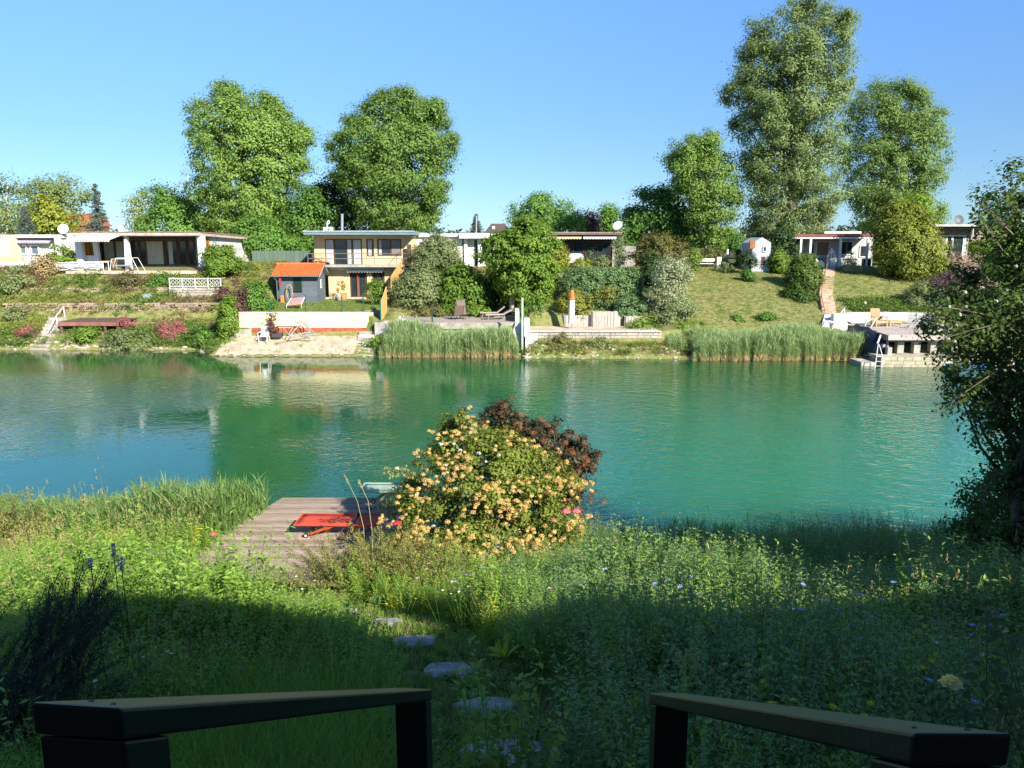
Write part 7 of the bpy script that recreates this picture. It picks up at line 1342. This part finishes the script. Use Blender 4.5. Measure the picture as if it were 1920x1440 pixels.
protos = [weed(1, .72, 4, .066, 34, 0), weed(2, .86, 4, .060, 40, 0), weed(3, .62, 5, .058, 30, 0, lw=.5), weed(4, .95, 4, .052, 48, 1, lw=.36), weed(5, .80, 4, .056, 40, 1, lw=.4), weed(6, .56, 5, .064, 28, 8, lw=.5),   # 0-5
          grasst(1, 30, .42, .006, 2, .10), grasst(2, 26, .62, .007, 2, .09, .6), grasst(3, 18, .5, .005, 2, .1, .4, 3), grasst(4, 22, .28, .006, 2, .12, .7), weed(7, .18, 7, .045, 14, 0, lw=.55), grasst(5, 16, .35, .006, 3, .08, .5),  # 6-11
          flower(1, .72, 4, 8, .022, 3, 0), flower(2, .66, 5, 7, .018, 3, 0), flower(3, .7, 6, 7, .016, 3, 0), flower(4, .66, 7, 8, .02, 2, 0)]    # 12-15
def dock(seed, n=9, L=.17, m=0):
    q = Q(); rr = random.Random(seed); c, nn, dd = [], [], []
    for i in range(n): a = 6.283 * i / n + rr.uniform(-.3, .3); e_ = rr.uniform(.35, 1.1); d = np.array([math.cos(a) * math.cos(e_), math.sin(a) * math.cos(e_), math.sin(e_)]); c.append(d * L * .75 + [0, 0, .04]); dd.append(d); nn.append([-math.cos(a) * math.sin(e_), -math.sin(a) * math.sin(e_), math.cos(e_)])
    V = leafhalves(np.array(c), np.array(nn), np.array(dd), L * (.7 + .6 * rng.random(n)), L * .42); q.quads(V, rng.random(len(V) // 4), m)
    return q.get()
protos += [dock(1), dock(2, 12, .22, 1), dock(3, 7, .13, 8)]      # 16-18
pts, scl, idx = [], [], []
def path_d(x, y):
    best = 9
    for i in range(len(STONES) - 1):
        a, b_ = STONES[i], STONES[i + 1]; ab = Vector((b_.x - a.x, b_.y - a.y)); t_ = max(0, min(1, ((x - a.x) * ab.x + (y - a.y) * ab.y) / ab.length_squared)); best = min(best, math.hypot(x - a.x - ab.x * t_, y - a.y - ab.y * t_))
    return best
rr = random.Random(77)
def addp(x, y, k, s): pts.append((x, y, ng(x, y))); scl.append(s); idx.append(k)
def blocked(x, y, m_=0.0):
    if x > -7.4 - m_ and x < -1.7 + m_ and y > 14.2 and y < 19.8 and x > np.interp(y, [14.2, 19.7], [-7.2, -6.0]) - m_: return True
    if -5.2 - m_ < x < -3.4 + m_ and y > 13.1: return True
    if -.55 < x < .6 and y < 3.3: return True
    return False
A = 0
for _ in range(52000):
    y = 1.3 + 16.9 * rr.random() ** .85; hw = .72 * y + 1.6; x = rr.uniform(-hw, hw)
    shore = 17.9 + (-1.3 if x > 1.5 else 0)
    if y > shore or blocked(x, y): continue
    dpt = path_d(x, y); n1 = float(vnoise(np.array([x]), np.array([y]), .9, 2)[0]); n2 = float(vnoise(np.array([x]), np.array([y]), 1.7, 7)[0]); r = rr.random()
    near_deck = (-6.9 < x < -1.6 and 12.2 < y < 14.3)
    if any(math.hypot(x - s.x, (y - s.y) * 1.2) < .2 for s in STONES): continue
    if dpt < .66 + .3 * n2:
        if rr.random() < .52: continue
        addp(x, y, rr.choice([9, 9, 10, 10, 10, 11]), rr.uniform(.35, .6)); continue
    if x < -.2 and y < 5.2 and x > -2.2:       # grassy patch framed by the left rail
        addp(x, y, rr.choice([6, 7, 7, 6, 9]), rr.uniform(.7, 1.05)); continue
    dens = .50 + .18 * (y < 8)
    if rr.random() > dens: continue
    s = rr.uniform(.7, 1.1) * (.72 + .6 * n2)
    if y < 4.5: s *= .8
    s *= .78 + .44 * n1
    if near_deck: s *= .5
    if -5.1 < x < -2.9 and 10.4 < y < 13.4:
        addp(x, y, rr.choice([9, 10, 9, 11]), rr.uniform(.35, .6)); continue
    if x > 0: k = rr.choice([0, 1, 2, 3, 4]) if n1 < .55 else rr.choice([3, 4, 3, 1, 7])
    else: k = rr.choice([0, 2, 2, 5, 1]) if n1 > .45 else rr.choice([6, 7, 0, 2, 5, 8])
    if x < -4 and y > 8: s *= 1.2
    if x < -4 and y > 9: k = rr.choice([5, 0, 2, 5, 8, 6, 11]) if n2 > .4 else rr.choice([0, 2, 5, 6])
    if x > 0 and y < 7 and rr.random() < .25: k = rr.choice([7, 8, 6])
    if y > 14.5 and rr.random() < .5: k = rr.choice([7, 8, 6])
    if -.36 < x / y < -.22 and 6.5 < y < 13.5:
        lim = (1.66 - .119 * y) / .9
        if k in (3,): k = 2
        s = min(s, lim)
        if lim < .3: k = rr.choice([9, 10]); s = min(s * 1.5, .6)
    addp(x, y, k, s)
    if s > .6 and rr.random() < .35: addp(x + rr.uniform(-.1, .1), y + rr.uniform(-.1, .1), rr.choice([6, 9, 7]), rr.uniform(.7, 1.1))
for k, n_, zones in ((12, 60, ((1.5, 4.5, 3, 8), (-9, -4, 9, 16), (-1, 3, 6, 13))), (13, 90, ((1, 4.5, 3, 9), (-9, -1, 5, 15))), (14, 50, ((-8, 6, 4, 15),)), (15, 26, ((-9, 4, 8, 15),))):
    for _ in range(n_):
        z_ = rr.choice(zones); x, y = rr.uniform(z_[0], z_[1]), rr.uniform(z_[2], z_[3])
        if not blocked(x, y, .2) and path_d(x, y) > .5: addp(x, y, k, rr.uniform(.95, 1.35))
for _ in range(900):
    y = rr.uniform(3, 12); x = rr.uniform(-.7 * y, .7 * y)
    if not blocked(x, y, .1) and path_d(x, y) > .6 and vnoise(np.array([x]), np.array([y]), 1.3, 9)[0] > .5: addp(x, y, rr.choice([16, 17, 18]), rr.uniform(.7, 1.3))
n = len(pts); pts = np.array(pts); rot = np.stack([rng.normal(size=n) * .16, rng.normal(size=n) * .16, rng.random(n) * 6.28], 1)
scatter('meadow', protos, gm_, pts, rot, scl, idx, 'wild flowering meadow of weeds and tall grass on the near slope', 'meadow')
# near reeds along the shore
pts, scl = [], []
for _ in range(1500):
    x = rr.uniform(-15, -6.0); y = rr.uniform(16.9, 18.9) ; 
    if x > np.interp(y, [16, 20], [-6.9, -6.1]): continue
    if x > -8 and y < 16.6: continue
    pts.append((x, y, max(-.15, ng(x, y)))); scl.append(rr.uniform(.45, .8) * (.75 if x < -9 else 1))
for _ in range(420):
    x = rr.uniform(1.4, 13); y = rr.uniform(15.8, 17.2); pts.append((x, y, max(-.15, ng(x, y)))); scl.append(rr.uniform(.25, .48))
n = len(pts); rot = np.stack([rng.normal(size=n) * .09, rng.normal(size=n) * .09, rng.random(n) * 6.28], 1)
scatter('shore_reeds', [reed_proto(s + 20, 1.9, 4, 0, 1, .1) for s in range(4)], [leafmat('near_reed', (.08, .16, .04), (.26, .40, .12), .4), reed_m[1]], pts, rot, scl, rng.integers(0, 4, n), 'fresh green reeds and rushes along the near waterline', 'reeds')
